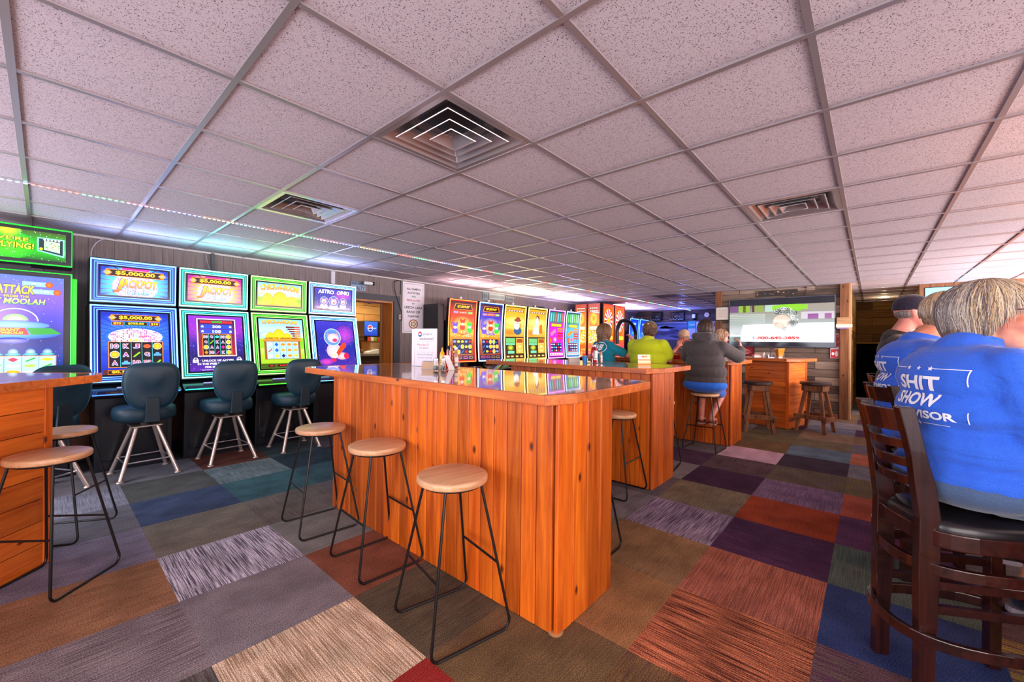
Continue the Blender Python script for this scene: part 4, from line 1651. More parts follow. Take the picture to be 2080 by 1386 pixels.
def meadow(c, w, h, y=.4):
    c.grad(0, 0, w, h, [g8(150, 200, 20), g8(170, 220, 40), g8(190, 225, 60)][:2] + [g8(210, 235, 140), g8(190, 232, 250), g8(120, 200, 250)])
    c.disc(w * .2, h * (y + .12), w * .22, h * .08, WHT, 1, SKY)
    c.disc(w * .8, h * (y + .22), w * .2, h * .07, WHT, 1, SKY)
    c.disc(w * .1, h * (y - .05), w * .3, h * .1, g8(140, 205, 40), 2, LIM)
    c.disc(w * .9, h * (y - .05), w * .35, h * .12, g8(120, 195, 40), 2, LIM)


def mounds(c, pts, l=4):
    """plain rounded yellow shapes with an outline"""
    for x, y, rx, ry in pts:
        c.disc(x, y, rx * 1.04, ry * 1.03, g8(190, 120, 10), l, None, 26, 0, PI)
        c.disc(x, y, rx, ry, g8(255, 232, 40), l + 1, g8(240, 190, 20), 26, 0, PI)


def scr_chick_top(w, h):
    c = Canvas(w, h)
    meadow(c, w, h, .3)
    mounds(c, [(w * .22, 0, w * .15, h * .52), (w * .78, 0, w * .15, h * .46), (w * .5, 0, w * .2, h * .62)])
    c.rect(w * .05, 0, w * .95, h * .07, g8(230, 170, 30), 8)
    c.text('CHICK-A-BOOM!', w * .5, h * .78, w * .88, h * .26, g8(255, 140, 10), 10, .035, .08, g8(140, 60, 10), .03, YEL, .02)
    return c


def scr_chick_low(w, h):
    c = Canvas(w, h)
    meadow(c, w, h, .55)
    c.text('CHICK-A-BOOM!', w * .47, h * .93, w * .8, h * .085, g8(255, 140, 10), 10, .035, .08, g8(140, 60, 10), .03, YEL, .01)
    mounds(c, [(w * .24, h * .57, w * .12, h * .15), (w * .62, h * .57, w * .11, h * .14), (w * .43, h * .57, w * .15, h * .22)])
    for k in range(6):
        c.rect(w * (.60 + k * .035), h * (.82 - k * .045), w * .93, h * (.852 - k * .045), g8(110, 20, 20), 4)
        c.rect(w * (.80), h * (.826 - k * .045), w * .92, h * (.846 - k * .045), g8(255, 80 + 20 * k, 40), 5)
    c.rect(w * .06, h * .54, w * .94, h * .585, g8(200, 110, 30), 6, g8(240, 160, 60))
    c.poly([(w * .08, h * .585), (w * .16, h * .62), (w * .84, h * .62), (w * .92, h * .585)], g8(150, 80, 20), 5)
    c.rect(w * .09, h * .18, w * .14, h * .54, g8(150, 80, 30), 4)
    c.rect(w * .86, h * .18, w * .91, h * .54, g8(150, 80, 30), 4)
    reels(c, w * .14, h * .19, w * .86, h * .535, [[('e', WHT), ('s', BLU), ('e', ORG), ('e', ORG), ('e', ORG)], [('b', RED), ('s', BLU), ('e', g8(240, 170, 40)), ('e', ORG), ('e', g8(240, 170, 60))],
                                                   [('e', WHT), ('e', g8(250, 200, 60)), ('s', NVY), ('e', ORG), ('e', YEL)]], g8(170, 220, 245), g8(60, 80, 110), g8(130, 70, 20))
    c.rect(0, 0, w, h * .10, g8(60, 90, 10), 5)
    for x, ww in ((.22, .14), (.5, .3), (.78, .14)):
        c.rect(w * (x - ww / 2), h * .03, w * (x + ww / 2), h * .08, g8(50, 10, 10), 6)
    c.text('$180.70', w * .5, h * .055, w * .2, h * .028, g8(255, 60, 40), 8, .02)
    c.text('200', w * .22, h * .055, w * .08, h * .024, g8(255, 60, 40), 8, .02)
    c.text('0.15', w * .78, h * .055, w * .08, h * .024, g8(255, 60, 40), 8, .02)
    return c


def space(c, w, h, sd=1):
    c.grad(0, 0, w, h, [g8(60, 30, 150), g8(20, 30, 150), g8(24, 34, 160), g8(60, 50, 190)])
    c.disc(w * .75, h * .7, w * .3, h * .25, g8(190, 60, 200), 1, g8(40, 36, 165), 24)
    c.disc(w * .2, h * .1, w * .2, h * .08, g8(240, 60, 180), 1, g8(50, 36, 160), 24)
    c.specks(0, 0, w, h, 160, [WHT, g8(120, 140, 255)], .0028, 2, sd)


def bubble(c, x, y, r, l=4):
    """a plain pink round figure in a glass bubble, no eyes"""
    c.disc(x, y - r * 1.3, r * .95, r * .7, g8(250, 220, 225), l, g8(235, 160, 170))
    c.disc(x, y, r, r, g8(70, 100, 230), l + 1, g8(40, 60, 190), 28)
    for q in (-1, 1):
        c.poly([(x + q * r * .62, y + r * .75), (x + q * r * .12, y + r * .5), (x + q * r * .6, y + r * .1)], g8(245, 130, 150), l + 2)
    c.disc(x, y - r * .12, r * .66, r * .62, g8(255, 205, 200), l + 3, g8(250, 160, 165))
    c.disc(x + r * .04, y - r * .30, r * .26, r * .18, g8(240, 70, 100), l + 4)
    c.ring(x, y, r * 1.04, r * 1.04, r * .07, g8(220, 235, 255), l + 5, 28)


def scr_astro_top(w, h):
    c = Canvas(w, h)
    space(c, w, h, 2)
    for x, r in ((.24, .15), (.76, .14), (.5, .185)):
        bubble(c, w * x, h * .40, h * r * 1.3)
    c.text('ASTRO', w * .29, h * .83, w * .42, h * .19, WHT, 10, .04, .1, NVY, .04, None, .01)
    c.text('OINK!', w * .75, h * .83, w * .34, h * .19, WHT, 10, .04, .1, NVY, .04, None, .01)
    c.rect(w * .06, h * .05, w * .94, h * .09, g8(235, 235, 250), 9)
    return c


def scr_astro_low(w, h):
    c = Canvas(w, h)
    space(c, w, h, 4)
    c.disc(w * .42, h * .34, w * .2, h * .17, g8(255, 220, 225), 4, g8(240, 170, 185))
    c.disc(w * .62, h * .22, w * .17, h * .08, g8(255, 200, 205), 3, g8(240, 150, 165))
    c.disc(w * .74, h * .22, w * .07, h * .07, g8(225, 20, 70), 4)
    c.disc(w * .40, h * .14, w * .06, h * .05, g8(225, 20, 70), 4)
    c.disc(w * .4, h * .64, w * .22, h * .19, g8(50, 80, 210), 5, g8(100, 150, 250), 30)
    c.ring(w * .4, h * .64, w * .225, h * .195, .006, g8(225, 235, 255), 8, 30)
    c.poly([(w * .27, h * .72), (w * .36, h * .70), (w * .28, h * .62)], g8(245, 130, 150), 6)
    c.poly([(w * .52, h * .75), (w * .50, h * .66), (w * .57, h * .67)], g8(245, 130, 150), 6)
    c.disc(w * .42, h * .62, w * .15, h * .105, g8(255, 225, 220), 7, g8(250, 180, 185))
    c.disc(w * .46, h * .575, w * .065, h * .04, g8(235, 50, 110), 8)
    c.poly([(w * .44, h * .26), (w * .52, h * .22), (w * .76, h * .44), (w * .74, h * .52), (w * .64, h * .50)], g8(235, 60, 20), 9)
    c.disc(w * .42, h * .24, w * .08, h * .06, YEL, 10, WHT)
    return c


def scr_attack_top(w, h):
    c = Canvas(w, h)
    c.grad(0, 0, w, h, [g8(10, 90, 20), g8(30, 200, 20), g8(20, 170, 20), g8(70, 90, 30)])
    c.disc(w * .42, h * .45, w * .3, h * .5, g8(90, 240, 20), 1, g8(25, 180, 20))
    c.disc(w * .45, h * .95, w * .12, h * .24, g8(250, 220, 40), 2, g8(90, 220, 20))
    c.specks(0, 0, w, h, 160, [WHT, g8(190, 255, 190)], .004, 2, 8)
    c.text("WE'RE", w * .47, h * .66, w * .34, h * .13, g8(200, 255, 40), 8, .03, .05, g8(10, 60, 10), .05, YEL)
    c.text('MULTIPLYING!', w * .38, h * .44, w * .62, h * .2, g8(220, 255, 60), 8, .03, .05, g8(10, 60, 10), .05, YEL)
    c.poly([(w * .72, h * .80), (w * .985, h * .80), (w * .985, h * .16), (w * .72, h * .32)], g8(150, 255, 230), 3)
    c.poly([(w * .735, h * .765), (w * .97, h * .765), (w * .97, h * .22), (w * .735, h * .35)], g8(20, 50, 60), 4)
    c.poly([(w * .785, h * .70), (w * .94, h * .68), (w * .94, h * .30), (w * .785, h * .38)], g8(190, 245, 190), 5)
    R = random.Random(2)
    for k in range(14):
        x, y = R.uniform(.80, .93), R.uniform(.38, .64)
        c.disc(w * x, h * y, w * .008, h * .02, R.choice([WHT, GRN, ORG, g8(190, 160, 60)]), 6)
    for k in range(5):
        c.disc(w * (.79 + .035 * k), h * .735, w * .013, h * .03, WHT, 6)
    c.disc(w * .757, h * .40, w * .018, h * .05, g8(220, 220, 40), 6)
    return c


def scr_attack_low(w, h):
    c = Canvas(w, h)
    c.grad(0, 0, w, h, [g8(16, 40, 90), g8(20, 50, 150), g8(24, 30, 130), g8(70, 60, 200), g8(130, 90, 220), g8(90, 120, 235)])
    c.disc(w * .3, h * .6, w * .45, h * .2, g8(160, 100, 225), 1, g8(80, 60, 200))
    c.specks(0, 0, w, h, 130, [WHT, g8(160, 180, 255)], .0035, 2, 9)
    c.text('ATTACK', w * .53, h * .865, w * .36, h * .085, g8(240, 190, 20), 10, .04, .1, g8(40, 30, 130), .05, g8(255, 240, 90))
    c.text('FROM THE', w * .54, h * .80, w * .24, h * .026, g8(240, 200, 60), 10, .03, 0, g8(40, 30, 130), .08)
    c.text('PLANET MOOLAH', w * .44, h * .755, w * .74, h * .055, g8(120, 230, 60), 10, .04, .15, g8(30, 30, 140), .06, g8(235, 255, 160))
    for x, y, t in ((.72, .925, '$17,891.72'), (.80, .855, '$57.89')):
        c.rect(w * (x - .13), h * (y - .022), w * (x + .10), h * (y + .022), g8(150, 230, 250), 4)
        c.text(t, w * (x - .03), h * y, w * .16, h * .022, WHT, 7, .02, 0, BLU, .04)
        c.disc(w * (x + .13), h * y, w * .04, h * .028, ORG, 5, g8(200, 60, 20))
    c.rect(0, h * .87, w * .33, h * .9, g8(220, 40, 60), 4)
    # saucer
    c.disc(w * .5, h * .45, w * .46, h * .055, g8(90, 190, 240), 4, g8(30, 90, 200), 30)
    c.disc(w * .5, h * .53, w * .36, h * .04, g8(150, 205, 235), 6, g8(80, 140, 200), 30)
    c.ring(w * .53, h * .57, w * .22, h * .12, .009, g8(225, 225, 255), 7, 30, 0, PI)
    c.disc(w * .53, h * .575, w * .12, h * .06, g8(225, 240, 200), 6, g8(130, 205, 110), 20, 0, PI)
    c.poly([(w * .1, h * .505), (w * .30, h * .505), (w * .22, h * .44), (w * .02, h * .45)], g8(245, 160, 140), 8)
    c.poly([(w * .30, h * .505), (w * .62, h * .505), (w * .66, h * .44), (w * .28, h * .44)], g8(215, 30, 40), 8)
    c.poly([(w * .64, h * .505), (w * .88, h * .505), (w * .98, h * .45), (w * .68, h * .44)], g8(30, 160, 40), 8)
    c.text('GIANT', w * .47, h * .486, w * .2, h * .024, YEL, 11, .03, .1, BRN, .04)
    c.text('SYMBOLS!', w * .47, h * .458, w * .26, h * .022, YEL, 11, .03, .1, BRN, .04)
    c.disc(w * .5, h * .385, w * .16, h * .03, g8(150, 140, 230), 4, g8(60, 60, 180))
    for k in range(5):
        x = w * (.18 + .165 * k)
        c.disc(x, h * .275, w * .05, h * .032, g8(200, 220, 240), 6, g8(70, 130, 190))
        c.disc(x, h * .255, w * .075, h * .012, g8(120, 230, 200), 7, g8(30, 150, 170))
    reels(c, w * .10, h * .055, w * .92, h * .235, [[('e', g8(60, 130, 190)), ('e', WHT), ('s', g8(220, 60, 90)), ('b', GRN), ('e', YEL)],
                                                   [('c', g8(60, 180, 110)), ('b', GRN), ('e', WHT), ('e', g8(180, 200, 90)), ('b', GRN)],
                                                   [('e', YEL), ('e', WHT), ('o', ORG), ('e', WHT), ('c', g8(60, 180, 130))]], g8(180, 235, 245), g8(40, 110, 140), g8(240, 150, 60))
    return c


def light_rect(pts, r, m_, parent, name='light_frame', closed=True):
    return M().tube(pts, r, 6, closed=closed).build(name, m_, parent)


def twin_machine(label, x0, w, mats, c_top, c_low, dx=0):
    """two stacked screens; faces -y, back on the wall"""
    xc = x0 + w / 2
    t = thing('slot_machine', label, 'slot machine', (xc, WALL_Y - .04, 0), 0, 'twin screen slot machines')
    hw_ = w / 2 - .004
    Y = lambda y: y - (WALL_Y - .04)
    lA, lB, glow = mats
    # lower cabinet
    m = M()
    m.hexa([(-hw_ + .04, Y(5.62), 0), (hw_ - .04, Y(5.62), 0), (hw_ - .04, 0, 0), (-hw_ + .04, 0, 0)], [(-hw_ + .04, Y(5.60), .72), (hw_ - .04, Y(5.60), .72), (hw_ - .04, 0, .72), (-hw_ + .04, 0, .72)])
    m.build('cabinet', CAB, t, bevel=.006)
    M().box(-hw_ + .08, hw_ - .08, Y(5.605), Y(5.63), .1, .58).build('front_door', mat('cab_panel', rgb(14, 15, 22), rough=.25), t, bevel=.008)
    M().lathe([(.008, 0), (.008, .01)], 12, (0, 0, 0)).build('lock', mat('chrome', (0, 0, 0)), t, loc=(hw_ - .1, Y(5.60), .62))
    # button deck
    m = M()
    m.hexa([(-hw_, Y(5.40), .745), (hw_, Y(5.40), .745), (hw_, Y(5.72), .72), (-hw_, Y(5.72), .72)], [(-hw_, Y(5.395), .775), (hw_, Y(5.395), .775), (hw_, Y(5.56), .86), (-hw_, Y(5.56), .86)])
    dk = m.build('button_deck', CABG, t, bevel=.004)
    light_rect([(-hw_ + .01, Y(5.395), .772), (hw_ - .01, Y(5.395), .772)], .005, lB, t, 'deck_light', False)
    M().box(-.09, .09, -.008, .008, 0, .012).build('play_button', emat('button_white', g8(170, 170, 240), .8), dk, bevel=.003, loc=(-.06, Y(5.475), .822))
    # housings
    m = M()
    b, tp = 5.53, 5.70
    m.hexa([(-hw_, Y(b), .865), (hw_, Y(b), .865), (hw_, 0, .72), (-hw_, 0, .72)], [(-hw_, Y(tp), 1.645), (hw_, Y(tp), 1.645), (hw_, 0, 1.645), (-hw_, 0, 1.645)])
    m.build('lower_housing', CAB, t, bevel=.006)
    m = M()
    m.hexa([(-hw_, Y(5.72), 1.65), (hw_, Y(5.72), 1.65), (hw_, Y(6.0), 1.65), (-hw_, Y(6.0), 1.65)], [(-hw_, Y(5.715), 2.10), (hw_, Y(5.715), 2.10), (hw_, Y(6.0), 2.10), (-hw_, Y(6.0), 2.10)])
    m.build('upper_housing', CAB, t, bevel=.006)
    for nm, y0, z0, y1, z1, cv in (('lower_screen', b, .885, tp, 1.625, c_low), ('upper_screen', 5.72, 1.672, 5.715, 2.083, c_top)):
        d = Vector((0, y1 - y0, z1 - z0))
        Ls = d.length
        d.normalize()
        nrm = Vector((1, 0, 0)).cross(d)

        def P(u, v, k):
            q = Vector((u, Y(y0), z0)) + d * v + nrm * k
            return q
        for k, (ins, r, mt) in enumerate(((.010, .009, lA), (.034, .0075, lB), (.052, .004, lA))):
            a = hw_ - ins
            light_rect([P(-a, ins - .01, .012), P(a, ins - .01, .012), P(a, Ls - ins + .01, .012), P(-a, Ls - ins + .01, .012)], r, mt, t)
        a = hw_ - .006
        m = M()
        m.add([P(-a, 0, .005), P(a, 0, .005), P(a, Ls, .005), P(-a, Ls, .005)], [(0, 1, 2, 3)])
        m.build('glow_panel', glow, t)
        m = M()
        ins = .064
        a = hw_ - ins
        pts = [P(-a, ins - .012, .007), P(a, ins - .012, .007), P(a, Ls - ins + .012, .007), P(-a, Ls - ins + .012, .007)]
        m.add(pts + [p + nrm * .008 for p in pts], [(0, 1, 5, 4), (1, 2, 6, 5), (2, 3, 7, 6), (3, 0, 4, 7), (4, 5, 6, 7)])
        m.build('bezel', CABG, t)
        ins += .012
        W_, H_ = 2 * (hw_ - ins), Ls - 2 * ins + .024
        cv(W_, H_).build(nm, SCR, t, plane_fn(P(-(hw_ - ins), ins - .012, .0165), (1, 0, 0), d))
    return t


def led(n, c, s):
    return emat('led_' + n, c, s * 1.5)


lbl = (led('ice', g8(120, 190, 255), 1.6), led('blue', g8(60, 110, 255), 1.8), led('glow_blue', g8(10, 30, 170), .5))
lcy = (led('mint', g8(150, 255, 235), 1.6), led('green_cyan', g8(40, 220, 190), 1.8), led('glow_green', g8(0, 90, 80), .5))
lgn = (led('lime', g8(190, 255, 130), 1.5), led('green', g8(60, 225, 40), 1.8), led('glow_lime', g8(0, 90, 10), .5))
lwt = (led('white_blue', g8(200, 235, 255), 1.7), led('cyan', g8(90, 190, 255), 1.8), led('glow_navy', g8(8, 40, 150), .5))
twin_machine('slot machine with blue light frames and jackpot screens, disco ball on its lower screen', .284, .672, lbl, lambda w, h: jackpot_top(w, h, False), scr_jackpot_low)
twin_machine('slot machine with cyan-green light frames showing white text under a locked reel panel', .967, .672, lcy, lambda w, h: jackpot_top(w, h, True), scr_unlock)
twin_machine('slot machine with lime green light frames and yellow chick-themed screens', 1.655, .672, lgn, scr_chick_top, scr_chick_low)
twin_machine('slot machine with white-blue frames, pink bubble helmets and a red rocket on screen', 2.345, .68, lwt, scr_astro_top, scr_astro_low)

# green machine at the left picture edge
t = thing('slot_machine', 'tall green-lit slot machine at the left picture edge with flying saucer screen', 'slot machine', (-.18, WALL_Y - .04, 0))
Y = lambda y: y - (WALL_Y - .04)
gl = led('pure_green', g8(30, 255, 50), 1.1)
M().box(-.34, .34, Y(5.66), 0, 0, .74).build('cabinet', CAB, t, bevel=.006)
m = M()
m.hexa([(-.37, Y(5.36), .745), (.37, Y(5.36), .745), (.37, Y(5.72), .72), (-.37, Y(5.72), .72)], [(-.37, Y(5.36), .775), (.37, Y(5.36), .775), (.37, Y(5.62), .84), (-.37, Y(5.62), .84)])
m.build('button_deck', CABG, t, bevel=.004)
light_rect([(-.36, Y(5.355), .772), (.36, Y(5.355), .772)], .005, led('green_cyan', (0, 0, 0), 1), t, 'deck_light', False)
M().box(-.355, .35, Y(5.62), -.25, .85, 1.90).build('lower_housing', CAB, t, bevel=.008)
M().box(.35, .385, Y(5.64), Y(5.70), .90, 1.86).build('side_light', led('side_green', g8(10, 225, 20), .5), t, bevel=.006)
m = M()
for k in range(40):
    z = .905 + k * .0238
    m.box(.3845, .3875, Y(5.645), Y(5.695), z, z + .005)
m.build('side_light_ribs', mat('rib_green', rgb(10, 110, 20), rough=.4), t)
M().box(-.36, .355, Y(5.62), -.35, 1.955, 2.30).build('upper_housing', CAB, t, bevel=.006)
M().box(-.1, .1, -.5, -.4, 1.9, 1.96).build('neck', CAB, t)
for (z0, z1) in ((.885, 1.893), (1.965, 2.29)):
    light_rect([(-.345, Y(5.612), z0), (.348, Y(5.612), z0), (.348, Y(5.612), z1), (-.345, Y(5.612), z1)], .006, gl, t)
scr_attack_low(.60, .93).build('lower_screen', SCR, t, plane_fn((-.30, Y(5.612), .92), (1, 0, 0), (0, 0, 1)))
scr_attack_top(.62, .255).build('upper_screen', SCR, t, plane_fn((-.31, Y(5.612), 2.0), (1, 0, 0), (0, 0, 1)))


# ------------------------------------------------------------------ curved machines
def scr_fire(bg, sd):
    def f(w, h):
        c = Canvas(w, h)
        R = random.Random(sd)
        c.grad(0, 0, w, h, [g8(120, 40, 20), g8(150, 60, 20), g8(240, 170, 30), bg, g8(70, 16, 30)])
        c.disc(w / 2, h * .60, w * .48, h * .17, g8(255, 225, 90), 1, bg)
        for x, y, col in ((.2, .56, g8(110, 80, 230)), (.5, .62, g8(225, 60, 30)), (.8, .57, g8(50, 205, 60))):
            c.poly([(w * (x - .12), h * (y + .07)), (w * (x - .1), h * (y + .1)), (w * x, h * (y + .07)), (w * (x + .1), h * (y + .1)), (w * (x + .12), h * (y + .07)), (w * (x + .06), h * y), (w * (x - .06), h * y)], col, 4)
            c.disc(w * x, h * y, w * .07, h * .022, g8(250, 235, 225), 6)
            c.poly([(w * (x - .06), h * y), (w * (x + .06), h * y), (w * (x + .12), h * (y - .05)), (w * (x + .08), h * (y - .1)), (w * (x - .08), h * (y - .1)), (w * (x - .12), h * (y - .05))], col, 4)
        c.specks(w * .05, h * .40, w * .95, h * .5, 160, [YEL, ORG, WHT], .011, 3, sd)
        c.poly([(w * .1, h * .87), (w * .9, h * .87), (w * .84, h * .97), (w * .16, h * .97)], ORG, 4)
        c.poly([(w * .13, h * .877), (w * .87, h * .877), (w * .81, h * .963), (w * .19, h * .963)], g8(60, 14, 10), 5)
        c.text('$7,839.87', w * .5, h * .92, w * .5, h * .045, g8(255, 180, 10), 8, .03, 0, ORG, .02, YEL)
        for x, ww, cc, tt in ((.2, .2, PUR, '$125.00'), (.5, .34, RED, '$1,250.00'), (.8, .2, GRN, '$25.00')):
            c.rect(w * (x - ww / 2), h * .80, w * (x + ww / 2), h * .845, ORG, 4)
            c.rect(w * (x - ww / 2) + .005, h * .805, w * (x + ww / 2) - .005, h * .84, cc, 5)
            c.text(tt, w * x, h * .822, w * ww * .8, h * .018, WHT, 8, .02)
        rows = [[R.choice([('o', ORG), ('e', g8(120, 160, 250)), ('s', RED), ('b', g8(60, 120, 230)), ('e', YEL), ('o', GRN)]) for _ in range(5)] for _ in range(3)]
        reels(c, w * .1, h * .09, w * .9, h * .36, rows, g8(24, 16, 60), g8(120, 60, 40), ORG)
        c.rect(0, 0, w, h * .065, g8(60, 24, 70), 4)
        for x in (.15, .38, .62, .85):
            c.rect(w * (x - .08), h * .012, w * (x + .08), h * .05, R.choice([ORG, g8(200, 180, 90), PNK]), 5)
            c.rect(w * (x - .07), h * .018, w * (x + .07), h * .044, g8(60, 20, 50), 6)
        return c
    return f


def scr_desert(kind):
    def f(w, h):
        c = Canvas(w, h)
        c.grad(0, 0, w, h, [g8(60, 36, 20), g8(110, 60, 20), g8(235, 150, 40), g8(250, 200, 90), g8(245, 180, 50), g8(230, 150, 30)])
        c.disc(w * .5, h * .72, w * .6, h * .1, g8(255, 235, 150), 1, g8(245, 190, 70))
        c.poly([(w * .62, h * .5), (w * .66, h * .68), (w * .8, h * .70), (w * .85, h * .5)], g8(225, 110, 30), 2)
        c.disc(w * .2, h * .5, w * .5, h * .08, g8(215, 120, 30), 2, g8(240, 165, 60))
        c.rect(w * .05, h * .92, w * .95, h * .955, g8(120, 70, 60), 3)
        for k in range(6):
            c.rect(w * (.1 + k * .14), h * .928, w * (.19 + k * .14), h * .948, g8(250, 235, 190), 4)
        if kind:
            c.disc(w * .66, h * .54, w * .22, h * .08, g8(60, 90, 130), 4)
            c.disc(w * .63, h * .68, w * .13, h * .06, g8(240, 190, 150), 5)
            c.disc(w * .6, h * .64, w * .15, h * .075, g8(245, 240, 235), 6)
            c.disc(w * .63, h * .755, w * .19, h * .03, g8(140, 60, 40), 7)
            c.disc(w * .64, h * .775, w * .12, h * .045, g8(155, 70, 45), 8)
            c.disc(w * .62, h * .69, w * .03, h * .016, g8(235, 140, 110), 9)
        else:
            c.poly([(w * .28, h * .48), (w * .3, h * .62), (w * .44, h * .68), (w * .40, h * .80), (w * .47, h * .88), (w * .56, h * .80), (w * .56, h * .66), (w * .64, h * .48)], g8(245, 235, 225), 5)
            c.poly([(w * .38, h * .76), (w * .44, h * .90), (w * .6, h * .86), (w * .62, h * .74), (w * .55, h * .82), (w * .47, h * .86)], g8(110, 60, 50), 6)
            c.poly([(w * .22, h * .48), (w * .24, h * .58), (w * .32, h * .62), (w * .36, h * .48)], g8(200, 180, 165), 4)
        c.rect(0, h * .06, w, h * .42, g8(60, 40, 24), 4)
        c.rect(w * .03, h * .30, w * .52, h * .39, g8(110, 190, 110), 6)
        c.rect(w * .03, h * .255, w * .52, h * .29, g8(120, 230, 170), 6)
        c.disc(w * .27, h * .2, w * .18, h * .06, g8(220, 230, 60), 6, g8(70, 80, 30))
        c.rect(w * .12, h * .085, w * .46, h * .135, g8(120, 230, 170), 7)
        c.rect(w * .57, h * .085, w * .97, h * .395, g8(250, 180, 70), 6)
        c.rect(w * .60, h * .30, w * .94, h * .38, g8(160, 70, 30), 7)
        c.disc(w * .77, h * .22, w * .14, h * .05, g8(255, 240, 150), 8, g8(245, 150, 40))
        c.specks(w * .6, h * .1, w * .94, h * .29, 50, [WHT, ORG, YEL], .012, 8, 5)
        c.rect(0, 0, w, h * .055, g8(70, 40, 20), 6)
        for x in (.12, .34, .6, .85):
            c.rect(w * (x - .07), h * .012, w * (x + .07), h * .042, g8(245, 200, 120), 7)
        return c
    return f


def scr_reel(bg, bars, sd):
    def f(w, h):
        c = Canvas(w, h)
        R = random.Random(sd)
        c.grad(0, 0, w, h, [bg, tuple(x * .8 for x in bg), bg])
        for i in range(9):
            for j in range(7):
                c.rect(w * i / 9, h * (.28 + j * .06), w * (i + .86) / 9, h * (.328 + j * .06), tuple(min(1, x * R.uniform(.7, 1.3)) for x in bg), 1)
        c.rect(0, h * .76, w, h, g8(20, 120, 90), 2)
        for i in range(6):
            col = bars[i % len(bars)]
            c.rect(w * (.04 + i * .16), h * .775, w * (.16 + i * .16), h * .985, col, 3)
            c.rect(w * (.07 + i * .16), h * .79, w * (.13 + i * .16), h * .96, tuple(min(1, x * 1.5 + .15) for x in col), 4)
        c.rect(w * .12, h * .665, w * .88, h * .745, g8(30, 60, 40), 5)
        c.rect(w * .15, h * .675, w * .49, h * .735, YEL, 6)
        c.rect(w * .51, h * .675, w * .85, h * .735, YEL, 6)
        for k in range(5):
            c.rect(w * .58, h * (.61 - k * .055), w * .97, h * (.645 - k * .055), (ORG, g8(240, 120, 60), RED, RED, g8(225, 60, 50))[k], 5)
        c.poly([(w * .08, h * .52), (w * .42, h * .62), (w * .5, h * .55), (w * .16, h * .45)], g8(250, 120, 170) if sd == 1 else ORG, 6)
        c.disc(w * .42, h * .38, w * .11, h * .05, g8(250, 190, 190) if sd == 1 else RED, 6, PNK)
        c.disc(w * .12, h * .36, w * .1, h * .06, ORG, 6, RED)
        rows = [[R.choice([('e', WHT), ('s', CYN), ('e', g8(120, 130, 250)), ('s', RED), ('e', g8(200, 210, 250))]) for _ in range(5)] for _ in range(3)]
        reels(c, w * .12, h * .10, w * .88, h * .30, rows, g8(30, 20, 90), g8(30, 20, 90), ORG)
        c.rect(w * .05, h * .02, w * .95, h * .07, g8(240, 230, 235), 5)
        for k in range(5):
            c.rect(w * (.1 + k * .17), h * .032, w * (.2 + k * .17), h * .058, g8(230, 80, 90), 6)
        return c
    return f


def curved_machine(label, x0, w, lightm, cv, tower=False):
    xc = x0 + w / 2
    t = thing('slot_machine', label, 'slot machine', (xc, WALL_Y - .04, 0), 0, 'curved screen slot machines')
    Y0 = 5.79 - (WALL_Y - .04)
    hw_ = w / 2 - .012
    z0, z1 = .925, 2.07
    Hs = z1 - z0

    def prof(v):
        s = v / Hs
        return Y0 - .06 * max(0, 1 - s) ** 2 - .075 * s * s, z0 + v

    def fn(ox, k0):
        def q(u, v, k):
            y, z = prof(v)
            ya, za = prof(v + .01)
            n = Vector((0, -(za - z), (ya - y))).normalized()
            return Vector((u + ox, y, z)) + n * (k + k0)
        return q
    F = fn(0, 0)
    M().box(-hw_ + .03, hw_ - .03, Y0 + .0, 0, 0, .75).build('cabinet', CAB, t, bevel=.006)
    m = M()
    m.hexa([(-hw_, Y0 - .33, .745), (hw_, Y0 - .33, .745), (hw_, Y0, .72), (-hw_, Y0, .72)], [(-hw_, Y0 - .33, .775), (hw_, Y0 - .33, .775), (hw_, Y0 - .19, .84), (-hw_, Y0 - .19, .84)])
    m.build('button_deck', CABG, t, bevel=.004)
    rings = []
    n = 12
    for i in range(n + 1):
        v = -.02 + (Hs + .04) * i / n
        y, z = prof(v)
        rings.append([(-hw_, y + .004, z), (hw_, y + .004, z), (hw_, y + .07, z), (-hw_, y + .07, z)])
    vs = [p for r in rings for p in r]
    fs = [(3, 2, 1, 0), tuple(len(vs) - 4 + k for k in range(4))]
    for i in range(n):
        for j in range(4):
            fs.append((i * 4 + j, i * 4 + (j + 1) % 4, (i + 1) * 4 + (j + 1) % 4, (i + 1) * 4 + j))
    M().add(vs, fs).build('screen_shell', CAB, t)
    M().box(-.12, .12, Y0 + .03, 0, .7, 1.7).build('spine', CAB, t)
    a = hw_ - .004
    pts = [F(-a, 0, .006), F(a, 0, .006)] + [F(a, Hs * i / 12, .006) for i in range(1, 13)] + [F(-a, Hs, .006)] + [F(-a, Hs * i / 12, .006) for i in range(11, 0, -1)]
    light_rect(pts, .009, lightm[0], t)
    a = hw_ - .022
    pts = [F(-a, .018, .003), F(a, .018, .003)] + [F(a, .018 + (Hs - .036) * i / 12, .003) for i in range(1, 13)] + [F(-a, Hs - .018, .003)] + [F(-a, .018 + (Hs - .036) * i / 12, .003) for i in range(11, 0, -1)]
    light_rect(pts, .008, lightm[1], t, 'inner_light')
    W_ = 2 * (hw_ - .04)
    c = cv(W_, Hs - .08)
    f0 = fn(-(hw_ - .04), .004)
    c.build('curved_screen', SCR, t, lambda u, v, k: f0(u, v + .04, k), step=(0, (Hs - .08) / 14))
    M().box(-.02, .02, Y0 + .0, Y0 + .03, z1 + .02, z1 + .07).build('signal_lamp', mat('signal_white', rgb(220, 214, 220), rough=.4), t, bevel=.005)
    return t


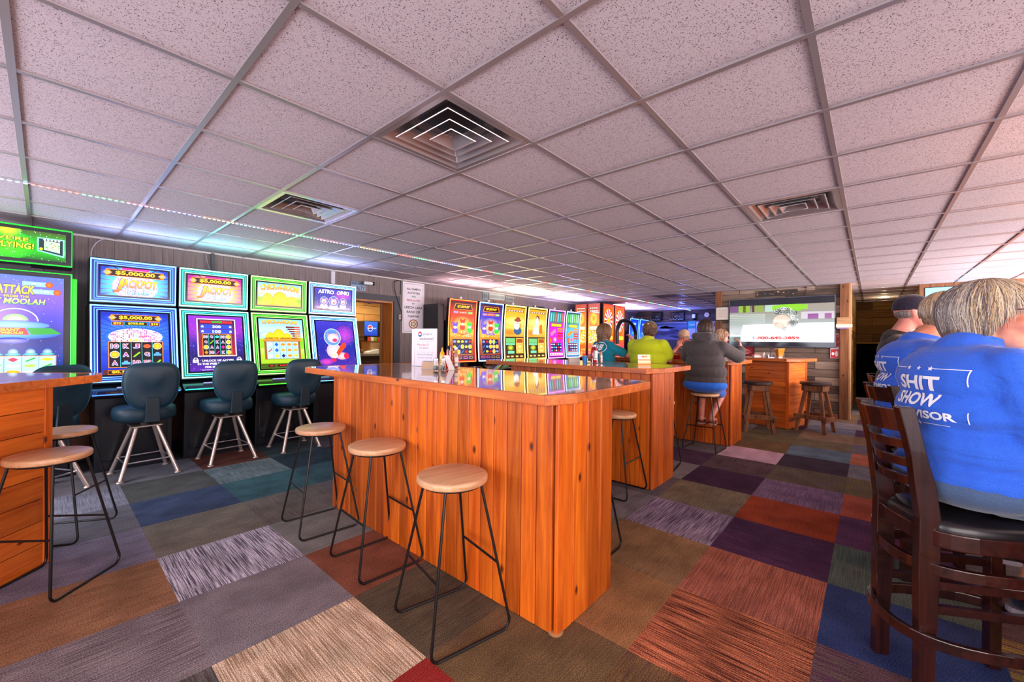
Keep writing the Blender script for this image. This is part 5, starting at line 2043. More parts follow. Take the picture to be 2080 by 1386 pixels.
pit = WALL_Y
curved_machine('red-framed curved slot machine, first of the far row, next to the whiteboard sign', 4.80, .70, (led('orange_red', g8(255, 110, 50), 2), led('red', g8(225, 20, 10), 1)), scr_fire(g8(225, 60, 20), 3))
curved_machine('blue-framed curved slot machine right of the red one, with purple, red and green shapes', 5.55, .70, (led('white_blue', (0, 0, 0), 1), led('deepblue', g8(20, 90, 230), 1)), scr_fire(g8(70, 60, 190), 4))
curved_machine('yellow-framed curved slot machine with a bearded prospector on screen', 6.295, .70, (led('pale_yellow', g8(255, 240, 130), 2), led('gold', g8(200, 170, 20), .9)), scr_desert(True))
curved_machine('yellow-framed curved slot machine with a white horse on screen', 7.06, .71, (led('pale_yellow', (0, 0, 0), 2), led('gold', (0, 0, 0), .9)), scr_desert(False))
curved_machine('magenta-framed curved slot machine with a purple checkered screen', 7.83, .69, (led('pale_magenta', g8(250, 170, 255), 2), led('magenta', g8(190, 40, 220), 1)), scr_reel(g8(210, 40, 200), [g8(60, 150, 190), g8(40, 140, 130), g8(200, 40, 60)], 1))
curved_machine('blue-framed curved slot machine with green bars on top, last of the curved row', 8.575, .66, (led('white_blue', (0, 0, 0), 2), led('deepblue', (0, 0, 0), 1)), scr_reel(g8(60, 170, 220), [g8(40, 160, 60), g8(70, 190, 90), g8(120, 170, 190)], 2))


# ------------------------------------------------------------------ tall corner machines
def tall_gold(w, h):
    c = Canvas(w, h)
    c.grad(0, 0, w, h, [g8(150, 20, 10), g8(225, 70, 20), g8(250, 190, 60), g8(240, 150, 50), g8(215, 110, 60), g8(170, 60, 40)])
    for k in range(2):
        c.rect(w * .1, h * (.90 - k * .05), w * .9, h * (.935 - k * .05), g8(120, 40, 40), 2)
        for i in range(4):
            c.rect(w * (.15 + i * .19), h * (.908 - k * .05), w * (.28 + i * .19), h * (.928 - k * .05), g8(255, 235, 200), 3)
    c.rect(w * .14, h * .58, w * .86, h * .84, g8(230, 120, 50), 2)
    c.disc(w / 2, h * .72, w * .33, h * .12, g8(255, 235, 90), 3, g8(240, 150, 40))
    c.disc(w / 2, h * .73, w * .16, h * .055, g8(215, 110, 20), 4, g8(245, 180, 50))
    c.rect(w * .14, h * .52, w * .86, h * .58, g8(255, 240, 190), 3)
    c.disc(w / 2, h * .38, w * .46, h * .14, g8(255, 225, 110), 3, g8(245, 130, 40))
    c.specks(w * .08, h * .28, w * .92, h * .5, 260, [g8(250, 220, 90), WHT, g8(225, 120, 30), g8(140, 130, 40), YEL], .02, 5, 3)
    c.rect(0, h * .19, w, h * .205, g8(255, 120, 60), 4)
    R = random.Random(4)
    for i in range(4):
        for j in range(3):
            c.rect(w * (.06 + i * .23), h * (.02 + j * .055), w * (.25 + i * .23), h * (.065 + j * .055), R.choice([g8(250, 170, 60), g8(90, 40, 130), g8(245, 120, 90), RED]), 4)
    return c


def wheel_scr(w, h):
    c = Canvas(w, h)
    c.grad(0, 0, w, h, [g8(110, 20, 120), g8(235, 80, 20), g8(250, 150, 30), g8(235, 60, 30)])
    x, y, rx, ry = w / 2, h * .70, w * .48, h * .25
    c.disc(x, y, rx, ry, g8(255, 200, 60), 2, g8(250, 150, 30), 36)
    c.ring(x, y, rx, ry, .035, g8(235, 60, 20), 3, 36)
    n = 24
    pc = [g8(235, 30, 60), g8(250, 235, 240), g8(200, 20, 120), g8(200, 225, 230)]
    for i in range(n):
        a, b = 2 * PI * (i + .08) / n, 2 * PI * (i + .92) / n
        s = .80
        c.poly([(x + rx * .16 * math.cos(a), y + ry * .16 * math.sin(a)), (x + rx * s * math.cos(a), y + ry * s * math.sin(a)), (x + rx * s * math.cos(b), y + ry * s * math.sin(b)), (x + rx * .16 * math.cos(b), y + ry * .16 * math.sin(b))], pc[i % 4], 4)
    c.disc(x, y, rx * .2, ry * .2, YEL, 6, ORG)
    c.rect(w * .1, h * .34, w * .9, h * .41, g8(250, 200, 60), 3)
    c.specks(w * .05, h * .05, w * .95, h * .34, 90, [YEL, ORG, MAG], .02, 3, 6)
    return c


def tall_machine(label, p, dirx, w, cv, dep=.42):
    """p: floor corner; dirx: unit vector along the front, front faces left of it"""
    a = math.atan2(dirx[1], dirx[0])
    t = thing('tall_slot_machine', label, 'slot machine', (p[0], p[1], 0), a, 'tall orange slot machines at the corner')
    M().box(.005, w - .005, .015, dep, 0, 2.33).build('cabinet', CAB, t, bevel=.006)
    M().box(.01, w - .01, -.13, .015, .70, .80).build('button_deck', CABG, t, bevel=.01)
    cv(w - .05, 1.42).build('tall_screen', SCR, t, plane_fn((.025, .006, .90), (1, 0, 0), (0, 0, 1)))
    m = M()
    for x in (.0, w - .022):
        m.box(x + .003, x + .019, -.004, .012, .88, 2.33)
    m.build('edge_trim', mat('dark_red_trim', rgb(90, 16, 16), rough=.3), t)
    return t


tall_machine('tall orange and gold slot machine left of the corner, beside the last curved one', (9.44, 6.04), (0, -1), .385, tall_gold)
tall_machine('tall orange and gold slot machine directly left of the first wheel machine', (9.44, 5.645), (0, -1), .375, tall_gold, .06)
tall_machine('tall machine with a red and white prize wheel, left of the two wheels', (9.54, 5.24), (1, 0), .62, wheel_scr)
tall_machine('tall machine with a red and white prize wheel, right of the two wheels', (10.17, 5.24), (1, 0), .62, wheel_scr)


def scr_blue(sd):
    def f(w, h):
        c = Canvas(w, h)
        c.grad(0, 0, w, h, [g8(90, 60, 200), g8(250, 180, 120), g8(60, 120, 220), g8(20, 70, 220), g8(10, 50, 200)])
        c.disc(w * .5, h * .28, w * .36, h * .16, g8(120, 50, 190), 2, g8(220, 160, 230))
        c.disc(w * .5, h * .42, w * .3, h * .05, g8(255, 200, 60), 3)
        c.disc(w * .5, h * .62, w * .3, h * .05, g8(120, 190, 150), 3, g8(60, 120, 220))
        c.rect(w * .28, h * .86, w * .72, h * .92, g8(150, 190, 250), 3)
        return c
    return f


curved_machine('blue-lit slot machine in the far corner, left of the far pair', 12.14, .66, (led('far_blue', g8(110, 170, 255), 1.6), led('deepblue', (0, 0, 0), 1)), scr_blue(1))
curved_machine('blue-lit slot machine in the far corner, right of the far pair, behind the yellow-green shirt', 12.87, .66, (led('far_blue', (0, 0, 0), 1.6), led('deepblue', (0, 0, 0), 1)), scr_blue(2))
# ------------------------------------------------------------------ light strip on the ceiling
t = thing('light_strip', 'multicoloured light strip running along the ceiling over the bars', 'light strip', (0, 4.445, CEIL - .010))
M().box(-2.4, 13.88, -.005, .005, -.002, .002).build('strip_tape', mat('strip_tape', rgb(190, 180, 190), rough=.5), t)
SC = [('red', (1, .06, .03)), ('green', (.05, .95, .25)), ('pink', (1, .30, .60)), ('blue', (.10, .18, 1)), ('amber', (1, .62, .15)), ('ice', (.15, .75, .95))]
x, k = -.0736 - .2465 * 6, 0
while x < 13.85:
    nm, c = SC[k % 6]
    m = M()
    n = 7
    for i in range(n):
        xx = x + (i + .5) * .2465 / n
        if xx < 13.86:
            m.box(xx - .009, xx + .009, -.0045, .0045, -.0065, -.002)
    m.build('light_segment', emat('diode_' + nm, tuple(.03 + .97 * q for q in c), 6), t)
    x += .2465
    k += 1

# ------------------------------------------------------------------ television on the partition
t = thing('television', 'large flat television on the weathered plank wall showing a phone number', 'television', (9.27, 1.35, 1.735))
# local: screen faces -x
M().box(.0, .05, -.862, .862, -.478, .478).build('television_body', mat('tv_black', rgb(16, 16, 20), rough=.25), t, bevel=.006)
M().box(-.004, .0, -.857, .857, -.473, .473).build('bezel', mat('tv_silver', rgb(90, 90, 100), rough=.3, metal=.5), t)
W_, H_ = 1.69, .925
c = Canvas(W_, H_)
c.rect(0, 0, W_, H_, g8(22, 24, 40), 0)
b0, b1 = .085, .80
c.grad(0, b0, W_, b1, [g8(210, 200, 190), g8(170, 176, 170), g8(150, 160, 150), g8(165, 165, 150), g8(130, 110, 110)], 1)
for x0, x1, cc in ((0, .16, g8(120, 80, 130)), (.16, .36, g8(150, 190, 60)), (.24, .29, g8(90, 50, 50)), (.40, .44, g8(80, 40, 50)), (.44, .6, g8(150, 170, 80)), (.62, .9, g8(190, 220, 200)), (.82, 1.2, g8(140, 220, 30)), (1.2, 1.69, g8(170, 160, 150))):
    c.rect(x0, b1 - .13, x1, b1, cc, 2)
c.rect(.74, b1 - .10, 1.30, b1 - .015, g8(150, 225, 40), 3)
c.rect(0, b1 - .36, .62, b1 - .17, g8(160, 172, 162), 3, g8(200, 205, 195))
for k in range(5):
    c.rect(0, b1 - .34 + k * .036, .60, b1 - .332 + k * .036, g8(130, 145, 135), 4)
c.rect(1.2, b1 - .28, 1.69, b1 - .15, g8(215, 205, 215), 4)
c.rect(1.3, b1 - .29, 1.46, b1 - .19, g8(150, 70, 150), 5)
c.rect(1.55, b1 - .29, 1.65, b1 - .19, g8(160, 90, 150), 5)
c.poly([(.18, b0), (.24, .42), (.9, .44), (1.69, .45), (1.69, b0)], g8(238, 240, 246), 5)
c.poly([(.5, b0 + .1), (.7, .43), (1.2, .40), (1.5, .30), (1.3, b0 + .1)], WHT, 6)
c.rect(0, b0, .2, b0 + .11, g8(60, 110, 90), 5)
c.rect(0, b0 + .1, .3, b0 + .14, g8(235, 240, 240), 6)
# lying head, chin up, grey curls
c.disc(.90, .47, .145, .135, g8(252, 230, 214), 8, g8(244, 208, 182))
c.disc(.84, .40, .10, .075, g8(252, 232, 218), 8)
c.poly([(.80, .52), (.76, .50), (.79, .47), (.84, .49)], g8(252, 232, 218), 9)
c.disc(1.0, .43, .022, .032, g8(236, 180, 150), 9)
R = random.Random(6)
for k in range(170):
    a = R.uniform(-.9, 2.35)
    r = R.uniform(.125, .21)
    x, y = .93 + r * 1.05 * math.cos(a), .53 + r * math.sin(a) * .95
    c.ring(x, y, .032, .026, .007, R.choice([g8(60, 66, 60), WHT, g8(170, 178, 170), g8(120, 128, 120)]), 10 + k % 3, 8)
c.ring(.86, .545, .038, .022, .005, g8(226, 160, 150), 13, 14)
c.ring(.95, .55, .042, .024, .005, g8(226, 160, 150), 13, 14)
c.ring(.815, .43, .030, .016, .006, g8(130, 60, 60), 13, 10, .2, 2.9)
c.poly([(.86, .36), (.98, .38), (.95, .28)], g8(190, 195, 205), 8)
c.text('1-800-645-2859', .80, .165, .76, .056, g8(225, 30, 20), 22, .045)
c.build('screen', attrmat('television_screen', .1, .78), t, plane_fn((-.0052, .845, -.462), (0, -1, 0), (0, 0, 1)), dl=.0003, back=.0005)

# bar-end television, barely visible behind the heads
t = thing('television', 'small bright blue screen high on the end wall behind the heads at right', 'television', (10.13, -1.02, 2.20))
M().box(0, .04, -.34, .34, -.19, .13).build('television_body', mat('tv_black', (0, 0, 0)), t, bevel=.005)
M().box(-.003, .0, -.33, .33, -.18, .12).build('screen', emat('blue_screen', g8(120, 220, 250), 2.2), t)

# ------------------------------------------------------------------ signs and fittings


def board(name, label, cat, o, u, v, W, H, cv, th=.012, frame=None, fm=None, lit=0):
    """flat printed board: o lower left corner, u right, v up"""
    t = thing(name, label, cat, o)
    fn = plane_fn((0, 0, 0), u, v)
    cv.build('printed_face', PRT if not lit else attrmat('lit_print', .3, lit), t, fn, dl=.0004, back=th)
    if frame:
        u_, v_ = Vector(u), Vector(v)
        n_ = u_.cross(v_)
        m = M()
        f = frame
        for a0, a1, b0_, b1_ in ((-f, W + f, -f, 0), (-f, W + f, H, H + f), (-f, 0, 0, H), (W, W + f, 0, H)):
            lo = [u_ * a + v_ * b + n_ * (-th) for a, b in ((a0, b0_), (a1, b0_), (a1, b1_), (a0, b1_))]
            hi = [p + n_ * (th + .012) for p in lo]
            m.hexa(lo, hi)
        m.build('frame', fm, t, bevel=.002)
    return t


W_, H_ = .47, .92
c = Canvas(W_, H_)
c.rect(0, 0, W_, H_, g8(226, 220, 232), 0)
R = random.Random(3)
for k in range(60):
    for xx in (.028, W_ - .028):
        c.rect(xx - .006, .03 + k * .0145, xx + .006, .036 + k * .0145, (g8(60, 60, 80), g8(190, 50, 60))[k % 4 == 0 and xx > .2], 1)
for k in range(28):
    for yy in (.03, H_ - .03):
        c.rect(.04 + k * .0142, yy - .005, .047 + k * .0142, yy + .005, g8(70, 70, 90), 1)
for y, s, ww, hh, col in ((.80, 'ALL GAMING', .30, .036, g8(36, 30, 40)), (.727, 'ACTIVITIES', .27, .036, g8(36, 30, 40)), (.665, 'ARE', .09, .03, g8(30, 130, 120)), (.595, 'REGULATED', .29, .034, g8(170, 36, 50)),
                          (.535, 'BY', .055, .028, g8(36, 30, 40)), (.465, 'LEECH LAKE', .38, .044, g8(36, 30, 40)), (.385, 'BAND OF', .29, .044, g8(36, 30, 40)), (.30, 'OJIBWE', .24, .044, g8(36, 30, 40))):
    c.text(s, W_ / 2, y, ww, hh, col, 2, .025)
c.disc(W_ / 2, .165, .10, .085, g8(150, 30, 40), 2)
c.disc(W_ / 2, .165, .082, .068, g8(226, 214, 190), 3)
for a in range(5):
    c.disc(W_ / 2 + .045 * math.cos(a * 1.25), .165 + .035 * math.sin(a * 1.25), .018, .014, (g8(40, 110, 60), g8(150, 60, 50), g8(120, 80, 50))[a % 3], 4)
board('wall_sign', 'tall white gaming regulation sign hanging on the wall right of the doorway', 'sign', (4.205, WALL_Y - .012, 1.445), (1, 0, 0), (0, 0, 1), W_, H_, c, .008)

# whiteboard-style table sign on the nearest bar
tx = Vector((.079, -.253, 0)).normalized()
tn = tx.cross(Vector((0, 0, 1)))
W_, H_ = .225, .315
c = Canvas(W_, H_)
c.rect(0, 0, W_, H_, g8(232, 222, 234), 0)
c.disc(.055, .275, .022, .024, g8(30, 60, 170), 1)
c.disc(.055, .275, .022, .024, g8(210, 30, 50), 2, None, 18, .2, 2.9)
c.poly([(.034, .272), (.05, .284), (.076, .276), (.06, .268)], WHT, 3)
c.text('pepsi', .135, .275, .09, .02, g8(60, 60, 80), 3, .0)
c.text('welcome!', .125, .236, .15, .024, g8(90, 40, 80), 3, .0)
for y in (.21, .115):
    c.rect(.02, y, W_ - .015, y + .0015, g8(150, 90, 110), 2)
c.text('Must be 21', .09, .182, .12, .02, g8(200, 40, 60), 3, .0)
c.text('to pour', .10, .150, .10, .02, g8(190, 50, 80), 3, .0)
c.text('Must have valid ID', .11, .094, .17, .013, g8(90, 130, 110), 3, .0)
c.text('to be served', .11, .066, .15, .012, g8(90, 130, 110), 3, .0)
c.text('thank you', .14, .036, .10, .011, g8(90, 130, 110), 3, .0)
o = Vector((2.215, 3.11, 1.098))
t = thing('table_sign', 'white framed handwritten menu board standing on the far end of the nearest bar', 'sign', o)
fn = plane_fn((0, 0, 0), tx, (0, 0, 1))
c.build('printed_face', PRT, t, fn, dl=.0003, back=.004)
wf = mat('white_frame', rgb(225, 220, 228), rough=.4)
m = M()
nn = Vector((tx.y, -tx.x, 0))
for a0, a1, b0_, b1_ in ((-.03, W_ + .008, -.012, 0), (-.03, W_ + .008, H_, H_ + .01), (-.03, 0, 0, H_), (W_, W_ + .008, 0, H_)):
    lo = [tx * a + Vector((0, 0, b)) - nn * .012 for a, b in ((a0, b0_), (a1, b0_), (a1, b1_), (a0, b1_))]
    m.hexa(lo, [p + nn * .018 for p in lo])
m.build('frame', wf, t, bevel=.002)

# plates over the doorway and between machines
gm = mat('zinc_plate', rgb(150, 156, 170), rough=.5, metal=.3)
c = Canvas(.26, .14)
c.rect(0, 0, .26, .14, g8(140, 160, 190), 0)
c.rect(.0, .085, .26, .14, g8(96, 120, 150), 1)
for k in range(9):
    c.rect(.02 + k * .026, .10, .036 + k * .026, .125, g8(60, 80, 110), 2)
c.text('ALTY', .17, .042, .15, .06, g8(30, 44, 80), 3, .02)
board('wall_plaque', 'small blue-grey plaque above the doorway, half behind the bubble-helmet machine', 'plaque', (3.235, WALL_Y - .012, 2.115), (1, 0, 0), (0, 0, 1), .26, .14, c, .006)
R = random.Random(8)
for i, (x, z, w, h, lb, cc) in enumerate(((6.20, 2.20, .16, .18, 'upright grey-blue plate at the left of the plate collage', g8(120, 140, 150)), (6.40, 2.235, .50, .13, 'wide pale grey plate in the collage above the blue curved machine', g8(176, 184, 182)),
                                          (6.93, 2.22, .30, .12, 'grey plate at the right of the plate collage', g8(140, 146, 148)), (6.55, 2.16, .3, .065, 'brown plate low in the plate collage', g8(150, 110, 90)))):
    c = Canvas(w, h)
    c.rect(0, 0, w, h, cc, 0)
    n = int(w / .03)
    for k in range(n):
        hh = h * R.uniform(.3, .7)
        c.rect(.012 + k * (w - .02) / n, h / 2 - hh / 2, .012 + k * (w - .02) / n + .014, h / 2 + hh / 2, tuple(q * .25 for q in cc), 1)
    board('wall_plaque', lb, 'plaque', (x, WALL_Y - .01 - .002 * i, z), (1, 0, 0), (0, 0, 1), w, h, c, .004, None)
t = M().box(7.95, 8.4, WALL_Y - .02, WALL_Y - .001, 2.165, 2.20).build('wall_plaque', mat('dark_plate', rgb(40, 34, 34), rough=.5))
tag(t, 'thin dark strip sign on the wall above the white horse machine', 'plaque')

# security camera, conduit, cables
t = thing('security_camera', 'small white bullet security camera above the doorway', 'camera', (3.53, WALL_Y - .02, 2.24))
M().tube([(-.10, -.06, 0), (.03, -.09, 0)], .028, 16).build('camera_body', mat('camera_white', rgb(225, 225, 230), rough=.4), t)
M().tube([(.03, -.09, 0), (.06, -.098, 0)], .030, 16).build('lens_hood', mat('camera_black', rgb(12, 12, 16), rough=.3), t)
M().tube([(-.05, .018, .0), (-.05, -.06, 0)], .014, 10).build('mount', mat('camera_white', (0, 0, 0)), t)
t = M().box(2.915, 2.975, WALL_Y - .03, WALL_Y - .001, 2.13, 2.37).build('cable_duct', mat('duct_white', rgb(205, 200, 210), rough=.5))
tag(t, 'short white vertical cable duct on the wall above the bubble-helmet machine', 'cable duct')
for nm, lb, col, r, pts in (
        ('white_cable', 'thin white cable dropping from the ceiling to the blue-framed machine', rgb(190, 188, 200), .005, [(.43, 6.27, 2.385), (.37, 6.24, 2.33), (.33, 6.2, 2.24), (.32, 6.15, 2.14), (.32, 6.1, 2.05)]),
        ('white_cable', 'thin pale cable dropping to the cyan-green machine', rgb(150, 150, 160), .004, [(1.33, 6.27, 2.385), (1.335, 6.26, 2.3), (1.36, 6.25, 2.2), (1.37, 6.2, 2.1)]),
        ('grey_cable', 'thick dark cable dropping to the cyan-green machine', rgb(80, 84, 90), .02, [(1.40, 6.27, 2.385), (1.40, 6.26, 2.28), (1.40, 6.24, 2.18), (1.41, 6.2, 2.05)]),
        ('white_cable', 'small white cable loop above the security camera', rgb(200, 198, 205), .004, [(3.56, 6.285, 2.385), (3.64, 6.27, 2.36), (3.65, 6.27, 2.30), (3.56, 6.26, 2.26)]),
        ('black_cable', 'black cable looping down right of the doorway', rgb(26, 20, 22), .007, [(4.13, 6.285, 2.37), (4.03, 6.27, 2.33), (4.03, 6.27, 2.2), (4.10, 6.27, 2.0), (4.16, 6.27, 1.85), (4.19, 6.27, 1.72), (4.16, 6.27, 1.66)]),
        ('black_cable', 'second black cable hanging from the ceiling by the gaming sign', rgb(26, 20, 22), .006, [(4.19, 6.29, 2.385), (4.17, 6.291, 2.36), (4.165, 6.291, 2.2), (4.16, 6.291, 2.12)])):
    o = M().tube(spline(pts), r, 7).build(nm, mat(nm + str(r), col, rough=.5))
    tag(o, lb, 'cable')
t = thing('wall_box', 'small pale wall box on the casing right of the doorway', 'wall box', (4.13, WALL_Y - .027, 1.72))
M().box(-.02, .02, -.03, 0, -.04, .04).build('box_body', mat('box_cream', rgb(190, 180, 170), rough=.5), t, bevel=.004)
M().box(-.012, .012, -.033, -.03, -.02, .02).build('cover', mat('box_grey', rgb(120, 110, 110), rough=.5), t)
t = thing('side_cabinet', 'tall narrow black cabinet against the wall left of the red curved machine', 'cabinet', (4.735, WALL_Y - .03, 0))
M().box(-.09, .055, -.42, 0, 0, 1.98).build('cabinet_body', mat('matte_black', rgb(16, 14, 20), rough=.5), t, bevel=.006)
M().box(-.085, .05, -.432, -.42, .05, 1.94).build('door', mat('matte_black_front', rgb(24, 20, 30), rough=.4), t, bevel=.004)

# kitchen items
t = thing('drink_dispenser', 'soft drink dispenser with a blue lit front, seen through the doorway', 'drink dispenser', (4.70, 8.25, 0))
M().box(-.26, .26, -.25, .25, 1.36, 1.72).build('dispenser_body', mat('disp_black', rgb(30, 26, 28), rough=.3), t, bevel=.03)
c = Canvas(.30, .30)
c.grad(0, 0, .30, .30, [g8(20, 60, 180), g8(40, 110, 230)])
c.disc(.13, .16, .06, .07, WHT, 1)
c.disc(.13, .165, .05, .055, g8(220, 60, 50), 2, None, 20, .3, 3.2)
c.disc(.13, .158, .05, .055, g8(30, 60, 190), 2, None, 20, 3.5, 6.1)
c.text('pepsi', .235, .16, .07, .03, WHT, 3, .02)
c.build('lit_front', attrmat('lit_print_low', .3, .9), t, plane_fn((-.27, -.254, 1.40), (1, 0, 0), (0, 0, 1)), dl=.0004, back=.003)
for k in range(6):
    m = M().box(-.20 + k * .075, -.155 + k * .075, -.30, -.25, 1.28, 1.37)
    m.build('nozzle', mat('nozzle_%d' % (k % 3), (rgb(190, 60, 40), rgb(210, 200, 190), rgb(120, 150, 50))[k % 3], rough=.4), t, bevel=.004)
M().box(-.26, .26, -.22, .25, 1.30, 1.36).build('drip_unit', mat('disp_black', (0, 0, 0)), t)
t = thing('carton', 'open cardboard carton below the drink dispenser in the back room', 'box', (4.80, 8.25, 0))
M().box(-.19, .17, -.2, .2, 1.03, 1.27).build('carton_body', mat('cardboard', rgb(204, 168, 120), rough=.8, noise=.08), t, bevel=.004)
M().box(-.17, -.05, -.204, -.2, 1.06, 1.12).build('paper_label', mat('paper', rgb(232, 226, 214), rough=.7), t)
t = thing('kitchen_counter', 'stainless counter in the back room seen through the doorway', 'counter', (4.6, 8.3, 0))
M().box(-.6, .9, -.35, .38, .97, 1.02).build('counter_top', mat('steel', rgb(170, 160, 150), rough=.3, metal=.6), t, bevel=.004)
M().box(-.58, .88, -.32, .36, .0, .97).build('cabinet', mat('dark_cab', rgb(60, 46, 40), rough=.5), t)
t = thing('steel_bowl', 'shallow steel bowl on the back room counter', 'bowl', (4.28, 8.05, 1.021))
M().lathe([(.02, 0), (.06, .003), (.12, .04), (.15, .08), (.145, .08), (.11, .04), (0, .01)], 28).build('bowl_body', mat('steel', (0, 0, 0)), t)
M().lathe([(.145, .078), (.152, .078), (.152, .083), (.145, .083)], 28).build('rim', mat('steel', (0, 0, 0)), t)
t = thing('paper_stack', 'white papers lying on the back room counter', 'paper', (4.62, 8.05, 1.021))
M().box(-.12, .12, -.1, .1, 0, .03).build('sheets', mat('paper', (0, 0, 0)), t)
M().hexa([(-.12, -.1, .03), (.12, -.1, .03), (.12, .1, .03), (-.12, .1, .03)], [(-.08, -.1, .05), (.12, -.1, .09), (.12, .1, .09), (-.08, .1, .05)]).build('open_sheet', mat('paper', (0, 0, 0)), t)
t = thing('wall_clock', 'small round clock on the plank wall of the back room', 'clock', (4.92, 8.68, 2.22))
M().lathe([(.0, -.012), (.085, -.012), (.085, 0)], 28, ax='y').build('clock_rim', mat('clock_black', rgb(30, 26, 24), rough=.4), t, loc=(0, 0, 0))
M().lathe([(.0, -.016), (.072, -.016), (.072, -.012)], 28, ax='y').build('dial', mat('dial_white', rgb(235, 225, 205), rough=.5), t)
M().box(-.003, .003, -.02, -.017, 0, .05).box(0, .035, -.02, -.017, -.003, .003).build('hands', mat('clock_black', (0, 0, 0)), t)

# television wall fittings
c = Canvas(.235, .255)
c.rect(0, 0, .235, .255, g8(222, 214, 204), 0)
for k in range(10):
    c.rect(.04, .05 + k * .018, .19, .054 + k * .018, g8(150, 140, 135), 1)
board('framed_certificate', 'framed certificate at the upper left of the large television', 'picture', (9.262, 2.455, 1.81), (0, -1, 0), (0, 0, 1), .235, .255, c, .006, .018, mat('black_frame', rgb(24, 18, 18), rough=.4))
t = thing('driftwood_sign', 'dark wooden plank sign with chipped pale marks above the large television', 'sign', (9.335, 1.74, 2.245))
c = Canvas(.68, .115)
c.rect(0, 0, .68, .115, g8(44, 36, 32), 0)
R = random.Random(12)
for k in range(40):
    x, y, q = R.uniform(0, .68), R.uniform(.02, .1), R.uniform(.005, .02)
    c.poly([(x - q * 1.6, y), (x, y - q * .4), (x + q * 1.7, y + q * .2), (x + q * .2, y + q * .6)], R.choice([g8(200, 180, 160), g8(90, 76, 66), g8(190, 120, 90), g8(24, 20, 20)]), 1 + k % 3)
c.build('plank_face', PRT, t, plane_fn((0, 0, 0), (0, -1, 0), (0, 0, 1)), dl=.0004, back=.02)
M().box(.018, .04, -.6, -.58, 0.02, .09).box(.018, .04, -.1, -.08, .02, .09).build('bracket', mat('clock_black', (0, 0, 0)), t)
W_, H_ = .125, .44
c = Canvas(W_, H_)
c.rect(0, 0, W_, H_, g8(226, 218, 222), 0)
c.rect(.006, .006, W_ - .006, .16, g8(200, 34, 50), 1)
c.disc(.04, .08, .02, .028, WHT, 2)
c.disc(.09, .08, .022, .05, g8(240, 220, 220), 2)
R = random.Random(4)
for k in range(10):
    c.rect(.05 + .012 * (k % 4), .18 + k * .024, .06 + .012 * (k % 4) + .03, .19 + k * .024, g8(70, 60, 64), 1)
c.rect(.08, .2, .12, .43, g8(190, 60, 66), 1)
board('poster', 'narrow red and white poster under the right edge of the large television', 'poster', (9.33, .565, 1.075), (0, -1, 0), (0, 0, 1), W_, H_, c, .003)
c = Canvas(.30, .17)
c.rect(0, 0, .30, .17, g8(150, 20, 34), 0)
for k in range(5):
    c.rect(.05, .03 + k * .026, .05 + (.16, .2, .19, .15, .1)[k], .037 + k * .026, g8(240, 200, 200), 1)
board('red_notice_board', 'dark red notice with white lines below the left part of the large television', 'notice', (9.335, 2.07, 1.09), (0, -1, 0), (0, 0, 1), .30, .17, c, .01, .012, mat('black_frame', (0, 0, 0)))
t = thing('wall_lamp', 'boxy wooden wall lamp with a pale glowing lower edge on the corner post', 'wall lamp', (9.285, .37, 1.70))
M().box(-.06, 0, -.105, .105, -.02, .10).build('lamp_box', wood('lamp_wood', rgb(214, 170, 124), rgb(170, 120, 80), 'y', 1, .5, 0, False, useattr=False), t, bevel=.004)
M().box(-.065, 0, -.11, .11, -.075, -.022).build('lamp_shade', emat('lamp_glow', g8(255, 222, 190), 1.1), t, bevel=.004)
M().box(-.06, -.0, -.06, .1, -.1, -.078).build('lamp_rim', mat('lamp_violet', rgb(150, 130, 190), rough=.4), t)
t = thing('power_cable', 'thin black cable from the ceiling to the large television', 'cable', (9.345, .93, 2.39))
M().tube(spline([(-.012, 0, 0), (-.012, .004, -.08), (-.016, .02, -.18), (-.03, .02, -.2)]), .005, 6).build('cable_run', mat('black_rubber', rgb(20, 18, 18), rough=.5), t)
M().box(-.03, 0, -.012, .012, -.02, 0).build('clip', mat('black_rubber', (0, 0, 0)), t)

# far wall
t = thing('wall_clock', 'small white round clock on the far plank wall', 'clock', (13.885, 3.95, 2.22))
M().lathe([(0, -.02), (.075, -.02), (.075, 0)], 24, ax='x').build('clock_rim', mat('dial_white', (0, 0, 0)), t)
M().box(-.026, -.02, -.004, .004, 0, .05).box(-.026, -.02, 0, .035, -.004, .004).build('hands', mat('clock_black', (0, 0, 0)), t)
t = thing('security_camera', 'white dome camera at the far wall under the end of the light strip', 'camera', (13.86, 4.32, 2.17))
M().box(-.10, .02, -.05, .05, -.05, .08).build('camera_body', mat('camera_white', (0, 0, 0)), t, bevel=.02)
M().ell((-.05, 0, -.07), (.05, .05, .045)).build('dome', mat('camera_black', (0, 0, 0)), t)
W_, H_ = .24, .56
c = Canvas(.24, .58)
c.rect(0, 0, .24, .58, g8(205, 214, 226), 0)
c.rect(0, .34, .24, .58, g8(20, 150, 160), 1)
c.text('Cool', .12, .47, .17, .07, WHT, 2, .0)
board('poster', 'teal and white poster on the far wall left of the hooded head', 'poster', (13.88, 4.53, 1.45), (0, -1, 0), (0, 0, 1), .24, .58, c, .004)
c = Canvas(.62, .56)
c.rect(0, 0, .62, .56, g8(196, 200, 222), 0)
c.text('THE', .46, .47, .30, .10, g8(50, 50, 70), 2, .03)
c.rect(.3, .385, .6, .41, g8(80, 80, 100), 1)
c.rect(.05, .1, .25, .3, g8(170, 176, 205), 1)
board('poster', 'pale poster with dark letters on the far wall right of the hooded head', 'poster', (13.878, 4.27, 1.45), (0, -1, 0), (0, 0, 1), .62, .56, c, .004)
c = Canvas(1.62, .60)
c.grad(0, 0, 1.62, .6, [g8(120, 130, 190), g8(80, 90, 150), g8(50, 70, 120), g8(90, 110, 160), g8(30, 60, 90)])
R = random.Random(5)
